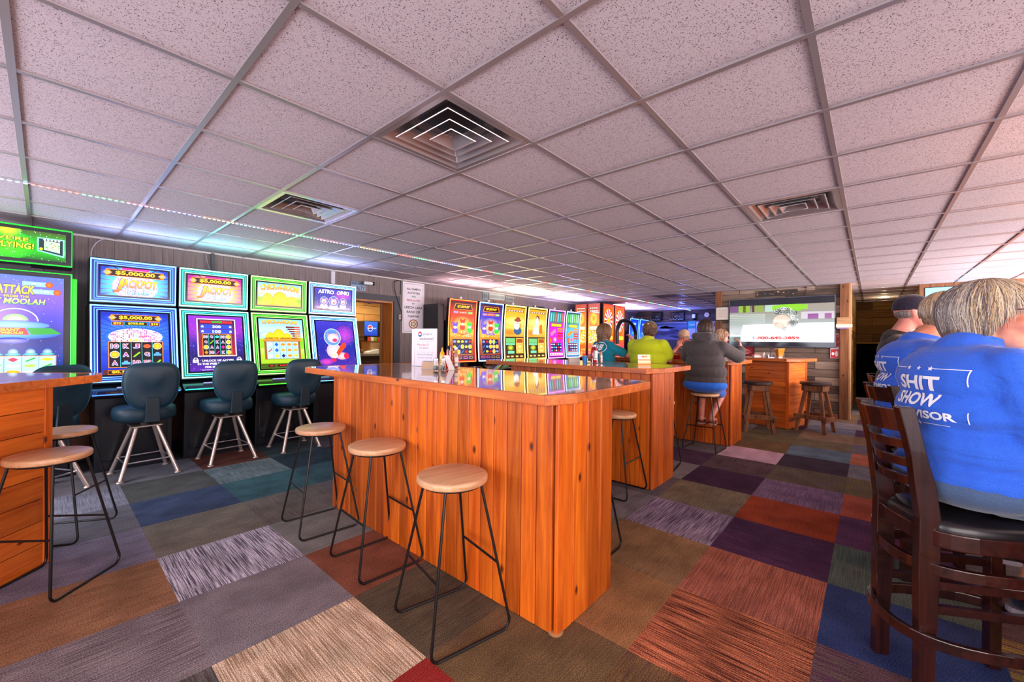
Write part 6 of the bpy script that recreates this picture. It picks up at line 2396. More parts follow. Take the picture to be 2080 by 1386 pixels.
for k in range(26):
    x, y = R.uniform(.1, 1.5), R.uniform(.06, .52)
    b_ = R.choice([g8(170, 180, 225), g8(40, 50, 100), g8(90, 100, 160)])
    c.disc(x, y, R.uniform(.08, .26), R.uniform(.02, .07), b_, 1 + k % 4, None, 18)
c.rect(0, .55, 1.62, .57, g8(190, 190, 230), 6)
board('banner', 'wide blurred blue and white banner on the far wall', 'banner', (13.88, 6.18, 1.43), (0, -1, 0), (0, 0, 1), 1.62, .60, c, .004)
for y0, y1, z0, z1, lb in ((5.70, 5.36, 2.06, 2.36, 'black object high on the far wall, left of the two'), (5.05, 4.62, 2.06, 2.34, 'black object high on the far wall, nearer to the strip end')):
    t = thing('wall_speaker', lb, 'speaker', (13.88, (y0 + y1) / 2, z0))
    h = (y0 - y1) / 2
    M().box(-.14, 0, -h, h, 0, z1 - z0).build('speaker_body', mat('speaker_black', rgb(10, 12, 20), rough=.5), t, bevel=.03)
    M().ell((-.14, 0, .14), (.02, h * .6, .1)).build('cone', mat('speaker_cone', rgb(26, 30, 44), rough=.4), t)
    m = M()
    for k in range(8):
        yy = -h + .04 + k * h * .25
        m.box(-.155, -.145, yy, yy + .03, .015 + .02 * (k % 2), .035 + .02 * (k % 2))
    m.build('badge', mat('badge_pale', rgb(190, 210, 230), rough=.4), t)

# black hoop frame near the wheel machines
t = thing('hoop_stand', 'black curved hoop on a stand rising behind the person in the teal shirt', 'stand', (9.62, 4.6, 0))
pts = [(-.54, 0, 1.28), (-.55, 0, 1.60), (-.46, 0, 1.75), (-.34, 0, 1.83), (-.1, 0, 1.86), (.15, 0, 1.82), (.36, 0, 1.70), (.47, 0, 1.52), (.42, 0, 1.32), (.28, 0, 1.18)]
M().tube(spline(pts), .045, 10).build('hoop', mat('hoop_black', rgb(18, 16, 26), rough=.4), t)
M().tube([(.25, 0, 1.22), (.1, 0, .04)], .04, 10).build('pole', mat('hoop_black', (0, 0, 0)), t)
M().lathe([(.24, 0), (.24, .02), (.05, .04)], 24, (.1, 0, 0)).build('base', mat('hoop_black', (0, 0, 0)), t)

# ------------------------------------------------------------------ condiments
GLS = mat('clear_glass', (.95, .97, 1), rough=.03, trans=1.0, ior=1.45)
WIRE = mat('chrome_wire', rgb(180, 178, 186), rough=.2, metal=.9)
KET = mat('ketchup_red', rgb(176, 14, 14), rough=.2, coat=.5)
MUS = mat('mustard_yellow', rgb(245, 170, 20), rough=.25, coat=.5)
PLW = mat('plastic_white', rgb(232, 226, 226), rough=.4)


def bottle(name, label, cat, loc, prof, m_, capm, capz, caph, capr, lab=None, group=None, n=20, labm=None, rz=0):
    t = thing(name, label, cat, loc, rz, group)
    M().lathe(prof, n).build('bottle_body', m_, t)
    if capm:
        M().lathe([(capr, 0), (capr, caph * .7), (capr * .5, caph)], n).build('cap', capm, t, loc=(0, 0, capz))
    if lab:
        z0, z1, r = lab
        vs, fs = [], []
        k = 9
        for i in range(k + 1):
            a = -PI * .85 + PI * 1.1 * i / k
            for z in (z0, z1):
                vs.append(((r + .0012) * math.cos(a), (r + .0012) * math.sin(a), z))
        for i in range(k):
            fs.append((2 * i, 2 * i + 2, 2 * i + 3, 2 * i + 1))
        M().add(vs, fs, True).build('bottle_label', labm or PLW, t)
    return t


def shaker(label, loc, fill):
    t = thing('shaker', label, 'shaker', loc, 0, None)
    M().lathe([(.018, 0), (.021, .004), (.021, .045), (.017, .06), (.017, .075), (.015, .075), (.015, .06), (.019, .045), (.019, .006), (0, .006)], 18).build('glass_body', GLS, t)
    M().lathe([(.0175, .008), (.0175, .042)], 14).build('filling', fill, t)
    M().lathe([(.0185, .075), (.0195, .08), (.0175, .094), (.01, .099)], 18).build('lid', WIRE, t)
    return t


def caddy(name, label, loc, rz, s=1.0):
    t = thing(name, label, 'caddy', loc, rz)
    m = M()
    for z in (.005, .055):
        m.tube([(-.085 * s, -.05 * s, z), (.085 * s, -.05 * s, z), (.085 * s, .05 * s, z), (-.085 * s, .05 * s, z)], .0022, 6, closed=True)
    for x in (-.085, -.03, .03, .085):
        for y in (-.05, .05):
            m.tube([(x * s, y * s, .005), (x * s, y * s, .055)], .0018, 6)
    for x in (-.03, .03):
        m.tube([(x * s, -.05 * s, .005), (x * s, .05 * s, .005)], .0018, 6)
    m.build('basket', WIRE, t)
    pts = [(0, -.05 * s, .055), (0, -.045 * s, .14)] + [(0, -.035 * s * math.cos(a), .16 + .035 * s * math.sin(a)) for a in [PI * k / 8 for k in range(9)]] + [(0, .045 * s, .14), (0, .05 * s, .055)]
    M().tube(pts, .0026, 6).build('handle', mat('wire_dark', rgb(50, 36, 60), rough=.3, metal=.6), t)
    return t


Z1 = 1.086
cdir = math.atan2(-.75, .66)
u = Vector((math.cos(cdir), math.sin(cdir), 0))   # towards picture right
v = Vector((-u.y, u.x, 0))
base = Vector((2.17, 2.58, Z1))
caddy('condiment_caddy', 'wire condiment caddy on the nearest bar, holding ketchup and mustard', base, cdir, .95)
KP = [(.030, 0), (.033, .01), (.033, .09), (.028, .12), (.015, .145), (.013, .15), (.013, .152)]
bottle('mustard_bottle', 'yellow mustard bottle in the caddy on the nearest bar', 'bottle', base + u * -.055 + Vector((0, 0, .007)), [(.020, 0), (.022, .01), (.022, .10), (.018, .125), (.010, .14)], MUS, MUS, .14, .03, .007)
bottle('ketchup_bottle', 'red ketchup bottle in the caddy on the nearest bar', 'bottle', base + u * .0 + Vector((0, 0, .007)), [(.023, 0), (.026, .006), (.026, .10), (.022, .13), (.022, .145)], KET, GLS, .145, .04, .019)
bottle('sauce_bottle', 'clear labelled steak sauce bottle at the right of the caddy', 'bottle', base + u * .055 + Vector((0, 0, .007)), [(.018, 0), (.021, .006), (.021, .10), (.014, .13), (.012, .155)], mat('sauce_brown', rgb(150, 80, 60), rough=.2, coat=.4), PLW, .155, .02, .014, (.02, .09, .021),
       labm=mat('label_cream', rgb(226, 208, 196), rough=.5))
shaker('glass shaker on the nearest bar, left one of the pair before the ketchup', base - v * .17 + u * -.075, mat('salt', rgb(240, 240, 245), rough=.9))
shaker('glass shaker on the nearest bar, right one of the pair before the ketchup', base - v * .155 + u * -.022, mat('pepper', rgb(150, 130, 120), rough=.9))
t = thing('menu_card', 'white folded card leaning on the ketchup caddy', 'card', base - v * .08 + u * .012, cdir)
M().hexa([(.0, -.004, 0), (.045, -.004, 0), (.045, .0, 0), (.0, .0, 0)], [(-.045, .02, .115), (-.005, .02, .115), (-.005, .024, .115), (-.045, .024, .115)]).build('front_leaf', PLW, t)
M().hexa([(.0, .05, 0), (.045, .05, 0), (.045, .046, 0), (.0, .046, 0)], [(-.045, .026, .115), (-.005, .026, .115), (-.005, .022, .115), (-.045, .022, .115)]).build('rear_leaf', PLW, t)
NAP = mat('napkin_kraft', rgb(222, 190, 160), rough=.9)


def napkins(label, loc, rz, w=.13, d=.13, h=.055, n=9, m_=None):
    t = thing('napkin_stack', label, 'napkins', loc, rz)
    m = M()
    R = random.Random(n)
    for k in range(n):
        a, b = R.uniform(-.003, .003), R.uniform(-.003, .003)
        m.box(-w / 2 + a, w / 2 + a, -d / 2 + b, d / 2 + b, h * k / n, h * (k + .92) / n)
    m.build('folded_napkins', m_ or NAP, t, bevel=.001)
    M().box(-w / 2 - .004, w / 2 + .004, -d / 2 - .004, d / 2 + .004, 0, .004).build('tray', mat('tray_clear', rgb(200, 190, 185), rough=.3), t)


napkins('stack of kraft napkins on the nearest bar left of the shakers', (2.13, 2.76, Z1), cdir)

Z2 = 1.089
base = Vector((3.96, 2.28, Z2))
caddy('condiment_caddy', 'wire caddy with ketchup on the second bar, in front of the teal shirt', base, cdir, .9)
bottle('ketchup_bottle', 'large ketchup bottle with white label in the caddy on the second bar', 'bottle', base + u * .0 + Vector((0, 0, .007)), [(.034, 0), (.038, .01), (.038, .10), (.03, .15), (.018, .17)], KET, PLW, .17, .025, .02, (.03, .13, .038))
bottle('sauce_bottle', 'small sauce bottle with pale label right of the large ketchup on the second bar', 'bottle', base + u * .075 + Vector((0, 0, .007)), [(.014, 0), (.016, .01), (.016, .09), (.010, .12)], mat('sauce_amber', rgb(170, 110, 70), rough=.3), mat('cap_dark', rgb(60, 40, 30), rough=.4), .12, .02, .011, (.01, .08, .016))
t = thing('blue_cup', 'small blue cup at the left of the ketchup caddy on the second bar', 'cup', base + u * -.10)
M().lathe([(.022, 0), (.028, .08), (.026, .08), (.02, .006), (0, .006)], 20).build('cup_body', mat('blue_plastic', rgb(30, 130, 200), rough=.3), t)
M().lathe([(.026, .078), (.030, .08), (.026, .083)], 20).build('cup_rim', mat('blue_rim', rgb(170, 210, 240), rough=.3), t)
napkins('white napkin stack on the second bar left of the blue cup', (3.93, 2.52, Z2), cdir, .12, .12, .05, 8, mat('napkin_white', rgb(225, 205, 190), rough=.9))
# clear card holder with a lit card
t = thing('card_holder', 'small acrylic menu card with orange and white print on the second bar front edge', 'card', (3.71, 1.60, Z2), cdir + .15)
c = Canvas(.125, .115)
c.grad(0, 0, .125, .115, [g8(255, 150, 40), g8(255, 240, 200), g8(250, 230, 190)])
c.rect(.0, .06, .125, .07, g8(225, 110, 40), 1)
c.rect(.0, .018, .125, .03, g8(240, 120, 40), 1)
for k in range(4):
    c.rect(.04 + k * .014, .09, .05 + k * .014, .104, g8(235, 80, 50), 1)
c.rect(.0, .07, .03, .115, g8(225, 215, 240), 2)
c.build('card_face', PRT, t, plane_fn((-.062, 0, .003), (1, 0, 0), (0, .12, 1)), dl=.0003, back=.002)
M().hexa([(-.066, -.004, 0), (.066, -.004, 0), (.066, .03, 0), (-.066, .03, 0)], [(-.066, -.002, .004), (.066, -.002, .004), (.066, .03, .004), (-.066, .03, .004)]).build('stand', mat('acrylic', rgb(230, 225, 225), rough=.15), t)

Z3 = 1.093
RB2 = mat('red_plastic', rgb(190, 24, 24), rough=.4)
t = thing('food_basket', 'red plastic food basket on the third bar between the shirts', 'basket', (5.98, 2.12, Z3), 1.2)
m = M()
for k in range(1):
    prof = [(superell(.10, .07, 28), 0), (superell(.135, .095, 28), .05), (superell(.142, .102, 28), .055), (superell(.132, .092, 28), .05), (superell(.097, .067, 28), .006)]
    loft(m, [[(x, y, z) for x, y in pr_] for pr_, z in prof])
m.build('basket_body', RB2, t)
m = M()
for k in range(14):
    a = 2 * PI * k / 14
    m.ell((.12 * math.cos(a), .085 * math.sin(a), .05), (.012, .012, .006), 8, 6)
m.build('paper_liner', mat('liner_white', rgb(236, 220, 214), rough=.8), t)
m = M()
for k in range(26):
    a = R.uniform(0, 6.28)
    r = R.uniform(0, .07)
    p = Vector((r * math.cos(a), r * .6 * math.sin(a), .04 + R.uniform(0, .02)))
    d = Vector((R.uniform(-1, 1), R.uniform(-1, 1), R.uniform(-.2, .5))).normalized() * .03
    m.tube([p - d, p + d], .005, 5)
o = m.build('fries', mat('fries', rgb(226, 160, 60), rough=.6), t)
o['kind'] = 'stuff'
t = thing('red_box', 'low dark red carton behind the red basket on the third bar', 'box', (6.36, 2.20, Z3), .3)
M().box(-.13, .13, -.17, .17, 0, .07).build('carton_body', mat('dark_red_card', rgb(140, 16, 16), rough=.5), t, bevel=.004)
M().box(-.12, .12, -.16, .16, .07, .075).build('carton_lid', mat('red_lid', rgb(176, 30, 24), rough=.5), t)
bottle('mustard_bottle', 'pale yellow squeeze bottle on the third bar by the hooded shoulder', 'bottle', (6.05, 1.93, Z3), [(.026, 0), (.03, .01), (.03, .10), (.02, .14), (.006, .19)], mat('pale_yellow', rgb(224, 206, 120), rough=.4), None, 0, 0, 0)
bottle('mustard_bottle', 'yellow squeeze bottle on the third bar right of the yellow-green shoulder', 'bottle', (6.35, 2.44, Z3), [(.026, 0), (.03, .01), (.03, .10), (.02, .14), (.006, .18)], mat('warm_yellow', rgb(230, 170, 50), rough=.4), mat('red_cap', rgb(170, 40, 40), rough=.4), .17, .03, .012)
t = thing('paper_bag', 'crumpled white paper bag on the third bar left of the hooded shoulder', 'bag', (6.14, 2.02, Z3), .4)
m = M()
rings = []
for z, s in ((0, 1), (.04, 1.05), (.08, .9), (.12, .6), (.15, .35)):
    rings.append([(x * s + R.uniform(-.006, .006), y * s + R.uniform(-.006, .006), z) for x, y in superell(.09, .06, 18)])
loft(m, rings).build('bag_body', mat('bag_white', rgb(226, 216, 206), rough=.9), t)
M().hexa([(-.03, -.02, .14), (.03, -.02, .14), (.03, .02, .14), (-.03, .02, .14)], [(-.05, -.03, .19), (.02, -.02, .20), (.03, .03, .18), (-.04, .02, .19)]).build('bag_twist', mat('bag_white', (0, 0, 0)), t)
t = thing('drinking_glass', 'clear water glass on the third bar beside the hooded shoulder', 'glass', (6.0, 1.84, Z3))
M().lathe([(.028, 0), (.036, .15), (.033, .15), (.026, .01), (0, .01)], 20).build('glass_body', GLS, t)
M().lathe([(.027, .012), (.031, .10)], 18).build('water', mat('water', rgb(210, 215, 235), rough=.05, alpha=.8), t)

Z4 = 1.091
t = thing('amber_glass', 'square amber glass jar on the pub table under the television', 'jar', (8.02, 1.15, Z4), cdir)
m = M().hexa([(-.035, -.035, .02), (.035, -.035, .02), (.035, .035, .02), (-.035, .035, .02)], [(-.055, -.05, .15), (.065, -.05, .16), (.065, .05, .16), (-.055, .05, .15)])
m.build('jar_body', mat('amber_glass', rgb(230, 160, 60), rough=.1, trans=.4), t, bevel=.008)
M().box(-.03, .03, -.03, .03, 0, .02).build('jar_foot', mat('foot_pale', rgb(220, 200, 190), rough=.3), t)
t = thing('condiment_caddy', 'small wire caddy with a ring handle beside the amber jar', 'caddy', (8.0, 1.27, Z4), cdir)
M().tube([(.03 * math.cos(a), 0, .17 + .03 * math.sin(a)) for a in [2 * PI * k / 14 for k in range(14)]], .004, 6, closed=True).build('handle', mat('wire_dark', (0, 0, 0)), t)
M().tube([(0, 0, 0), (0, 0, .14)], .005, 6).build('stem', mat('wire_dark', (0, 0, 0)), t)
M().box(-.06, .06, -.035, .035, 0, .006).box(-.06, -.055, -.035, .035, 0, .05).box(.055, .06, -.035, .035, 0, .05).build('tray', WIRE, t)
t = thing('shaker', 'white shaker at the left of the amber jar on the pub table', 'shaker', (7.98, 1.37, Z4))
M().lathe([(.018, 0), (.018, .07)], 14).build('glass_body', PLW, t)
M().lathe([(.019, .07), (.015, .09)], 14).build('lid', WIRE, t)
t = thing('packet_holder', 'flat pale packet holder left of the shaker on the pub table', 'holder', (7.97, 1.47, Z4), cdir)
M().box(-.06, .06, -.04, .04, 0, .03).build('holder_body', PLW, t, bevel=.003)
m = M()
for k in range(7):
    m.box(-.05 + k * .014, -.042 + k * .014, -.03, .03, .03, .055)
m.build('packets', mat('packets', rgb(230, 160, 150), rough=.6), t)
t = thing('paper_sheet', 'white paper sheet on the table edge behind the third bar post', 'paper', (6.45, 1.42, Z3), .3)
M().box(-.14, .14, -.1, .1, 0, .002).build('sheet', PLW, t)
M().box(-.1, .1, -.06, .06, .002, .0035).build('printed_area', mat('print_grey', rgb(190, 196, 214), rough=.6), t)

# ------------------------------------------------------------------ service bar out at the right
t = thing('service_bar', 'long dark service bar in front of the seated people at the right edge', 'bar counter', (1.6, -1.02, 0))
M().box(0, 7.4, -.55, -.28, 0, 1.02).build('bar_front', MAHX, t)
M().box(-.05, 7.45, -.75, .02, 1.02, 1.07).build('bar_top', MAHX, t, bevel=.01)
M().tube([(0, -.02, .2), (7.4, -.02, .2)], .022, 12).build('foot_rail', mat('brass', rgb(190, 140, 70), rough=.25, metal=.9), t)
for k in range(5):
    M().tube([(.5 + k * 1.6, -.29, .2), (.5 + k * 1.6, -.02, .2)], .016, 10).build('rail_bracket', mat('brass', (0, 0, 0)), t)
for k, (x, y) in enumerate(((3.55, -1.18), (3.68, -1.14), (4.3, -1.25))):
    t = thing('drinking_glass', ('tumbler on the service bar beside the face at the right edge', 'second tumbler on the service bar, just beyond the first', 'far tumbler on the service bar')[k], 'glass', (x, y, 1.071))
    M().lathe([(.028, 0), (.036, .13), (.033, .13), (.026, .01), (0, .01)], 20).build('glass_body', GLS, t)
    M().lathe([(.0265, .012), (.03, .08)], 18).build('drink', mat('drink_amber', rgb(200, 130, 60), rough=.1), t)
# ------------------------------------------------------------------ people


def skin_mat(name, col, blush):
    m, nt, b = newmat(name)
    tc = nt.nodes.new('ShaderNodeTexCoord')
    n = nt.nodes.new('ShaderNodeTexNoise')
    n.inputs['Scale'].default_value = 14
    n.inputs['Detail'].default_value = 5
    nt.links.new(tc.outputs['Object'], n.inputs['Vector'])
    r = ramp(nt, [(.35, blush), (.65, col)])
    nt.links.new(n.outputs['Fac'], r.inputs[0])
    nt.links.new(r.outputs[0], b.inputs['Base Color'])
    b.inputs['Subsurface Weight'].default_value = .12
    b.inputs['Subsurface Radius'].default_value = (.02, .008, .004)
    sset(b, rough=.48)
    return m


SK1 = skin_mat('skin_warm', rgb(228, 160, 126), rgb(206, 124, 98))
SK2 = skin_mat('skin_pink', rgb(216, 150, 132), rgb(196, 112, 100))


def cloth_mat(name, col, heather=.15, scale=220, rough=.85, wr=.35):
    """knit cloth: fine heather plus soft wrinkles"""
    m, nt, b = newmat(name)
    L = nt.links.new
    tc = nt.nodes.new('ShaderNodeTexCoord')
    n = nt.nodes.new('ShaderNodeTexNoise')
    n.inputs['Scale'].default_value = scale
    n.inputs['Detail'].default_value = 2
    L(tc.outputs['Object'], n.inputs['Vector'])
    r = ramp(nt, [(.3, tuple(c * (1 - heather * 1.6) for c in col)), (.7, tuple(min(1, c * (1 + heather) + heather * .04) for c in col))])
    L(n.outputs['Fac'], r.inputs[0])
    L(r.outputs[0], b.inputs['Base Color'])
    mp = nt.nodes.new('ShaderNodeMapping')
    mp.inputs['Scale'].default_value = (3.2, 3.2, 9)
    mp.inputs['Rotation'].default_value = (.3, .5, .2)
    L(tc.outputs['Object'], mp.inputs['Vector'])
    w = nt.nodes.new('ShaderNodeTexNoise')
    w.inputs['Scale'].default_value = 1.0
    w.inputs['Detail'].default_value = 3
    w.inputs['Distortion'].default_value = 1.2
    L(mp.outputs[0], w.inputs['Vector'])
    bp = nt.nodes.new('ShaderNodeBump')
    bp.inputs['Strength'].default_value = wr
    bp.inputs['Distance'].default_value = .03
    L(w.outputs['Fac'], bp.inputs['Height'])
    b2 = nt.nodes.new('ShaderNodeBump')
    b2.inputs['Strength'].default_value = .25
    b2.inputs['Distance'].default_value = .002
    L(n.outputs['Fac'], b2.inputs['Height'])
    L(bp.outputs[0], b2.inputs['Normal'])
    L(b2.outputs[0], b.inputs['Normal'])
    sset(b, rough=rough, spec=.2, sheen=.2)
    return m


def hair_mat(name, c1, c2):
    m, nt, b = newmat(name)
    L = nt.links.new
    tc = nt.nodes.new('ShaderNodeTexCoord')
    mp = nt.nodes.new('ShaderNodeMapping')
    mp.inputs['Scale'].default_value = (90, 90, 7)
    L(tc.outputs['Object'], mp.inputs['Vector'])
    n = nt.nodes.new('ShaderNodeTexNoise')
    n.inputs['Scale'].default_value = 1
    n.inputs['Detail'].default_value = 4
    n.inputs['Distortion'].default_value = .6
    L(mp.outputs[0], n.inputs['Vector'])
    r = ramp(nt, [(.35, c2), (.65, c1)])
    L(n.outputs['Fac'], r.inputs[0])
    L(r.outputs[0], b.inputs['Base Color'])
    bp = nt.nodes.new('ShaderNodeBump')
    bp.inputs['Strength'].default_value = .7
    bp.inputs['Distance'].default_value = .008
    L(n.outputs['Fac'], bp.inputs['Height'])
    L(bp.outputs[0], b.inputs['Normal'])
    sset(b, rough=.5)
    return m


def blob(name, prims, m_, parent, voxel=.009, it=4, cut=None, extra=None):
    """one continuous surface from tapered limbs and ellipsoids"""
    b = M()
    for p in prims:
        if p[0] == 'c':
            b.cap(*p[1:])
        else:
            b.ell(*p[1:], n=20, m=14) if len(p) < 4 else b.ell(p[1], p[2], 20, 14, p[3])
    o = b.build(name + '_tmp', None)
    r = o.modifiers.new('r', 'REMESH')
    r.mode = 'VOXEL'
    r.voxel_size = voxel
    s = o.modifiers.new('s', 'SMOOTH')
    s.factor = .6
    s.iterations = it
    dg = bpy.context.evaluated_depsgraph_get()
    me = bpy.data.meshes.new_from_object(o.evaluated_get(dg))
    old = o.data
    bpy.data.objects.remove(o)
    bpy.data.meshes.remove(old)
    me.name = name
    if cut:
        bm = bmesh.new()
        bm.from_mesh(me)
        for co, no in cut:
            g_ = bm.verts[:] + bm.edges[:] + bm.faces[:]
            bmesh.ops.bisect_plane(bm, geom=g_, plane_co=co, plane_no=no, clear_outer=True)
        bm.to_mesh(me)
        bm.free()
    me.polygons.foreach_set('use_smooth', [True] * len(me.polygons))
    me.materials.clear()
    me.materials.append(m_)
    ob = bpy.data.objects.new(name, me)
    sc.collection.objects.link(ob)
    ob.parent = parent
    return ob


def tr(prims, Mx):
    """move head-space prims into body space"""
    out = []
    R3 = Mx.to_3x3()
    for p in prims:
        if p[0] == 'c':
            out.append(('c', Mx @ Vector(p[1]), Mx @ Vector(p[2]), *p[3:]))
        else:
            R0 = p[3] if len(p) > 3 else Matrix.Identity(3)
            out.append(('e', Mx @ Vector(p[1]), p[2], R3 @ R0))
    return out


def head_prims(k=1.0):
    S = lambda *a: tuple(x * k for x in a)
    return [('e', S(-.012, 0, .025), S(.098, .077, .097)), ('e', S(.03, 0, -.02), S(.066, .062, .085)), ('e', S(.035, 0, -.065), S(.052, .050, .045)),
            ('e', S(.072, 0, -.098), S(.020, .024, .018)), ('c', S(.088, 0, .018), S(.110, 0, -.022), .0085 * k, .0125 * k), ('e', S(.098, .010, -.026), S(.009, .007, .007)),
            ('e', S(.098, -.010, -.026), S(.009, .007, .007)), ('e', S(.062, .036, -.028), S(.030, .024, .028)), ('e', S(.062, -.036, -.028), S(.030, .024, .028)),
            ('e', S(.078, 0, .040), S(.016, .045, .012)), ('e', S(.090, 0, -.052), S(.011, .024, .006)), ('e', S(.087, 0, -.064), S(.011, .021, .006)),
            ('c', S(0, .030, -.05), S(.06, .012, -.09), .028 * k, .02 * k), ('c', S(0, -.030, -.05), S(.06, -.012, -.09), .028 * k, .02 * k),
            ('e', S(-.006, .079, -.005), S(.017, .007, .030)), ('e', S(-.006, -.079, -.005), S(.017, .007, .030)), ('e', S(-.008, .082, .010), S(.014, .006, .015)), ('e', S(-.008, -.082, .010), S(.014, .006, .015))]


def hand_prims(w, d, n, curl=.5, k=1.0, side=1):
    """w wrist, d towards the fingers, n palm normal; five bent fingers"""
    w, d, n = Vector(w), Vector(d).normalized(), Vector(n).normalized()
    s = d.cross(n).normalized() * side
    out = [('c', w, w + d * .03 * k, .024 * k, .028 * k)]
    for j in range(4):
        off = (j - 1.5) * .0195 * k
        out.append(('c', w + d * .03 * k + s * off * .8, w + d * .088 * k + s * off, .0145 * k, .0115 * k))
        L = (.040, .046, .043, .033)[j] * k
        p = w + d * .088 * k + s * off
        a = curl * (1 + .12 * j)
        dd = d
        for q in range(3):
            c_, s_ = math.cos(a), math.sin(a)
            dd = (d * math.cos(a * (q + 1)) + n * math.sin(a * (q + 1))).normalized()
            e = p + dd * L * (1, .68, .5)[q]
            out.append(('c', p, e, (.0092, .0084, .0078)[q] * k, (.0084, .0078, .0068)[q] * k))
            p = e
    p = w + d * .02 * k - s * .022 * k
    q = p + (d * .6 - s * .75 + n * .3).normalized() * .042 * k
    r_ = q + (d * .85 - s * .1 + n * .5).normalized() * .032 * k
    out += [('c', p, q, .014 * k, .0105 * k), ('c', q, r_, .0105 * k, .0085 * k)]
    return out


def strands(m, Hm, c, r, fn, n, cols, rad, seed, k=9, wob=.05, tap=.2, cols2=None):
    """locks running down the shell (centre c, radii r) in head space; fn(phi) gives the end polar angle"""
    R = random.Random(seed)
    for i in range(n):
        ph = R.uniform(-PI, PI)
        t0 = R.uniform(.03, .9)
        t1 = fn(ph) * R.uniform(.84, 1.03)
        if t1 < t0 + .15:
            continue
        lift = R.uniform(1.0, 1.045)
        w0, w1 = R.uniform(-wob, wob), R.uniform(-wob, wob)
        pts, rr = [], []
        for j in range(k + 1):
            s = j / k
            th = t0 + (t1 - t0) * s
            a = ph + w0 * math.sin(s * 5) + w1 * s * 2
            q = lift
            if th > 1.75:
                q *= 1 - .10 * (th - 1.75)
            z = math.cos(min(th, PI * .5)) if th < PI / 2 else -(th - PI / 2) * .95
            x = math.sin(th) if th < PI / 2 else 1.0 - tap * (th - PI / 2) ** 2
            pts.append(Hm @ Vector((c[0] + r[0] * q * x * math.cos(a), c[1] + r[1] * q * x * math.sin(a), c[2] + r[2] * q * z)))
            rr.append(rad * (1, .6)[j == k] * (.5 + .5 * math.sin(PI * min(1, s * 1.6 + .15))) if j < k else rad * .25)
        m.col = R.choice(cols2 if cols2 and abs(ph) + R.uniform(-.5, .5) > 1.75 else cols)
        m.tube(pts, rr, 4)
    m.col = (1, 1, 1)


def decal(c, name, m_, parent, target, origin, u, v, d, off=.003, step=.012):
    """print the flat artwork onto a curved cloth surface, cast along d"""
    bm = bmesh.new()
    bm.from_mesh(target.data)
    tree = BVHTree.FromBMesh(bm)
    bm.free()
    o, u, v, d = Vector(origin), Vector(u).normalized(), Vector(v).normalized(), Vector(d).normalized()

    def fn(a, b, w):
        p = o + u * a + v * b
        h = tree.ray_cast(p, d)
        if h[0] is None:
            h2 = tree.find_nearest(p + d * .5)
            return h2[0]
        return h[0] - d * (off + max(w, 0)) + h[1] * .001
    bm = bmesh.new()
    ly = bm.loops.layers.float_color.new('Col')
    vs = [bm.verts.new((a, b, 0)) for a, b, l in c.v]
    for f, cc in zip(c.f, c.c):
        try:
            fa = bm.faces.new([vs[i] for i in f])
        except ValueError:
            continue
        fa.material_index = 1
        for lp, q in zip(fa.loops, cc):
            lp[ly] = (*q, 1)
    for ax, L in ((0, c.W), (1, c.H)):
        for i in range(1, int(L / step)):
            g_ = bm.verts[:] + bm.edges[:] + bm.faces[:]
            bmesh.ops.bisect_plane(bm, geom=g_, plane_co=(i * step, i * step, 0), plane_no=(1 - ax, ax, 0))
    for w in bm.verts:
        w.co = fn(w.co.x, w.co.y, 0)
    bm.from_mesh(target.data)
    bm.to_mesh(target.data)
    bm.free()
    target.data.materials.append(m_)


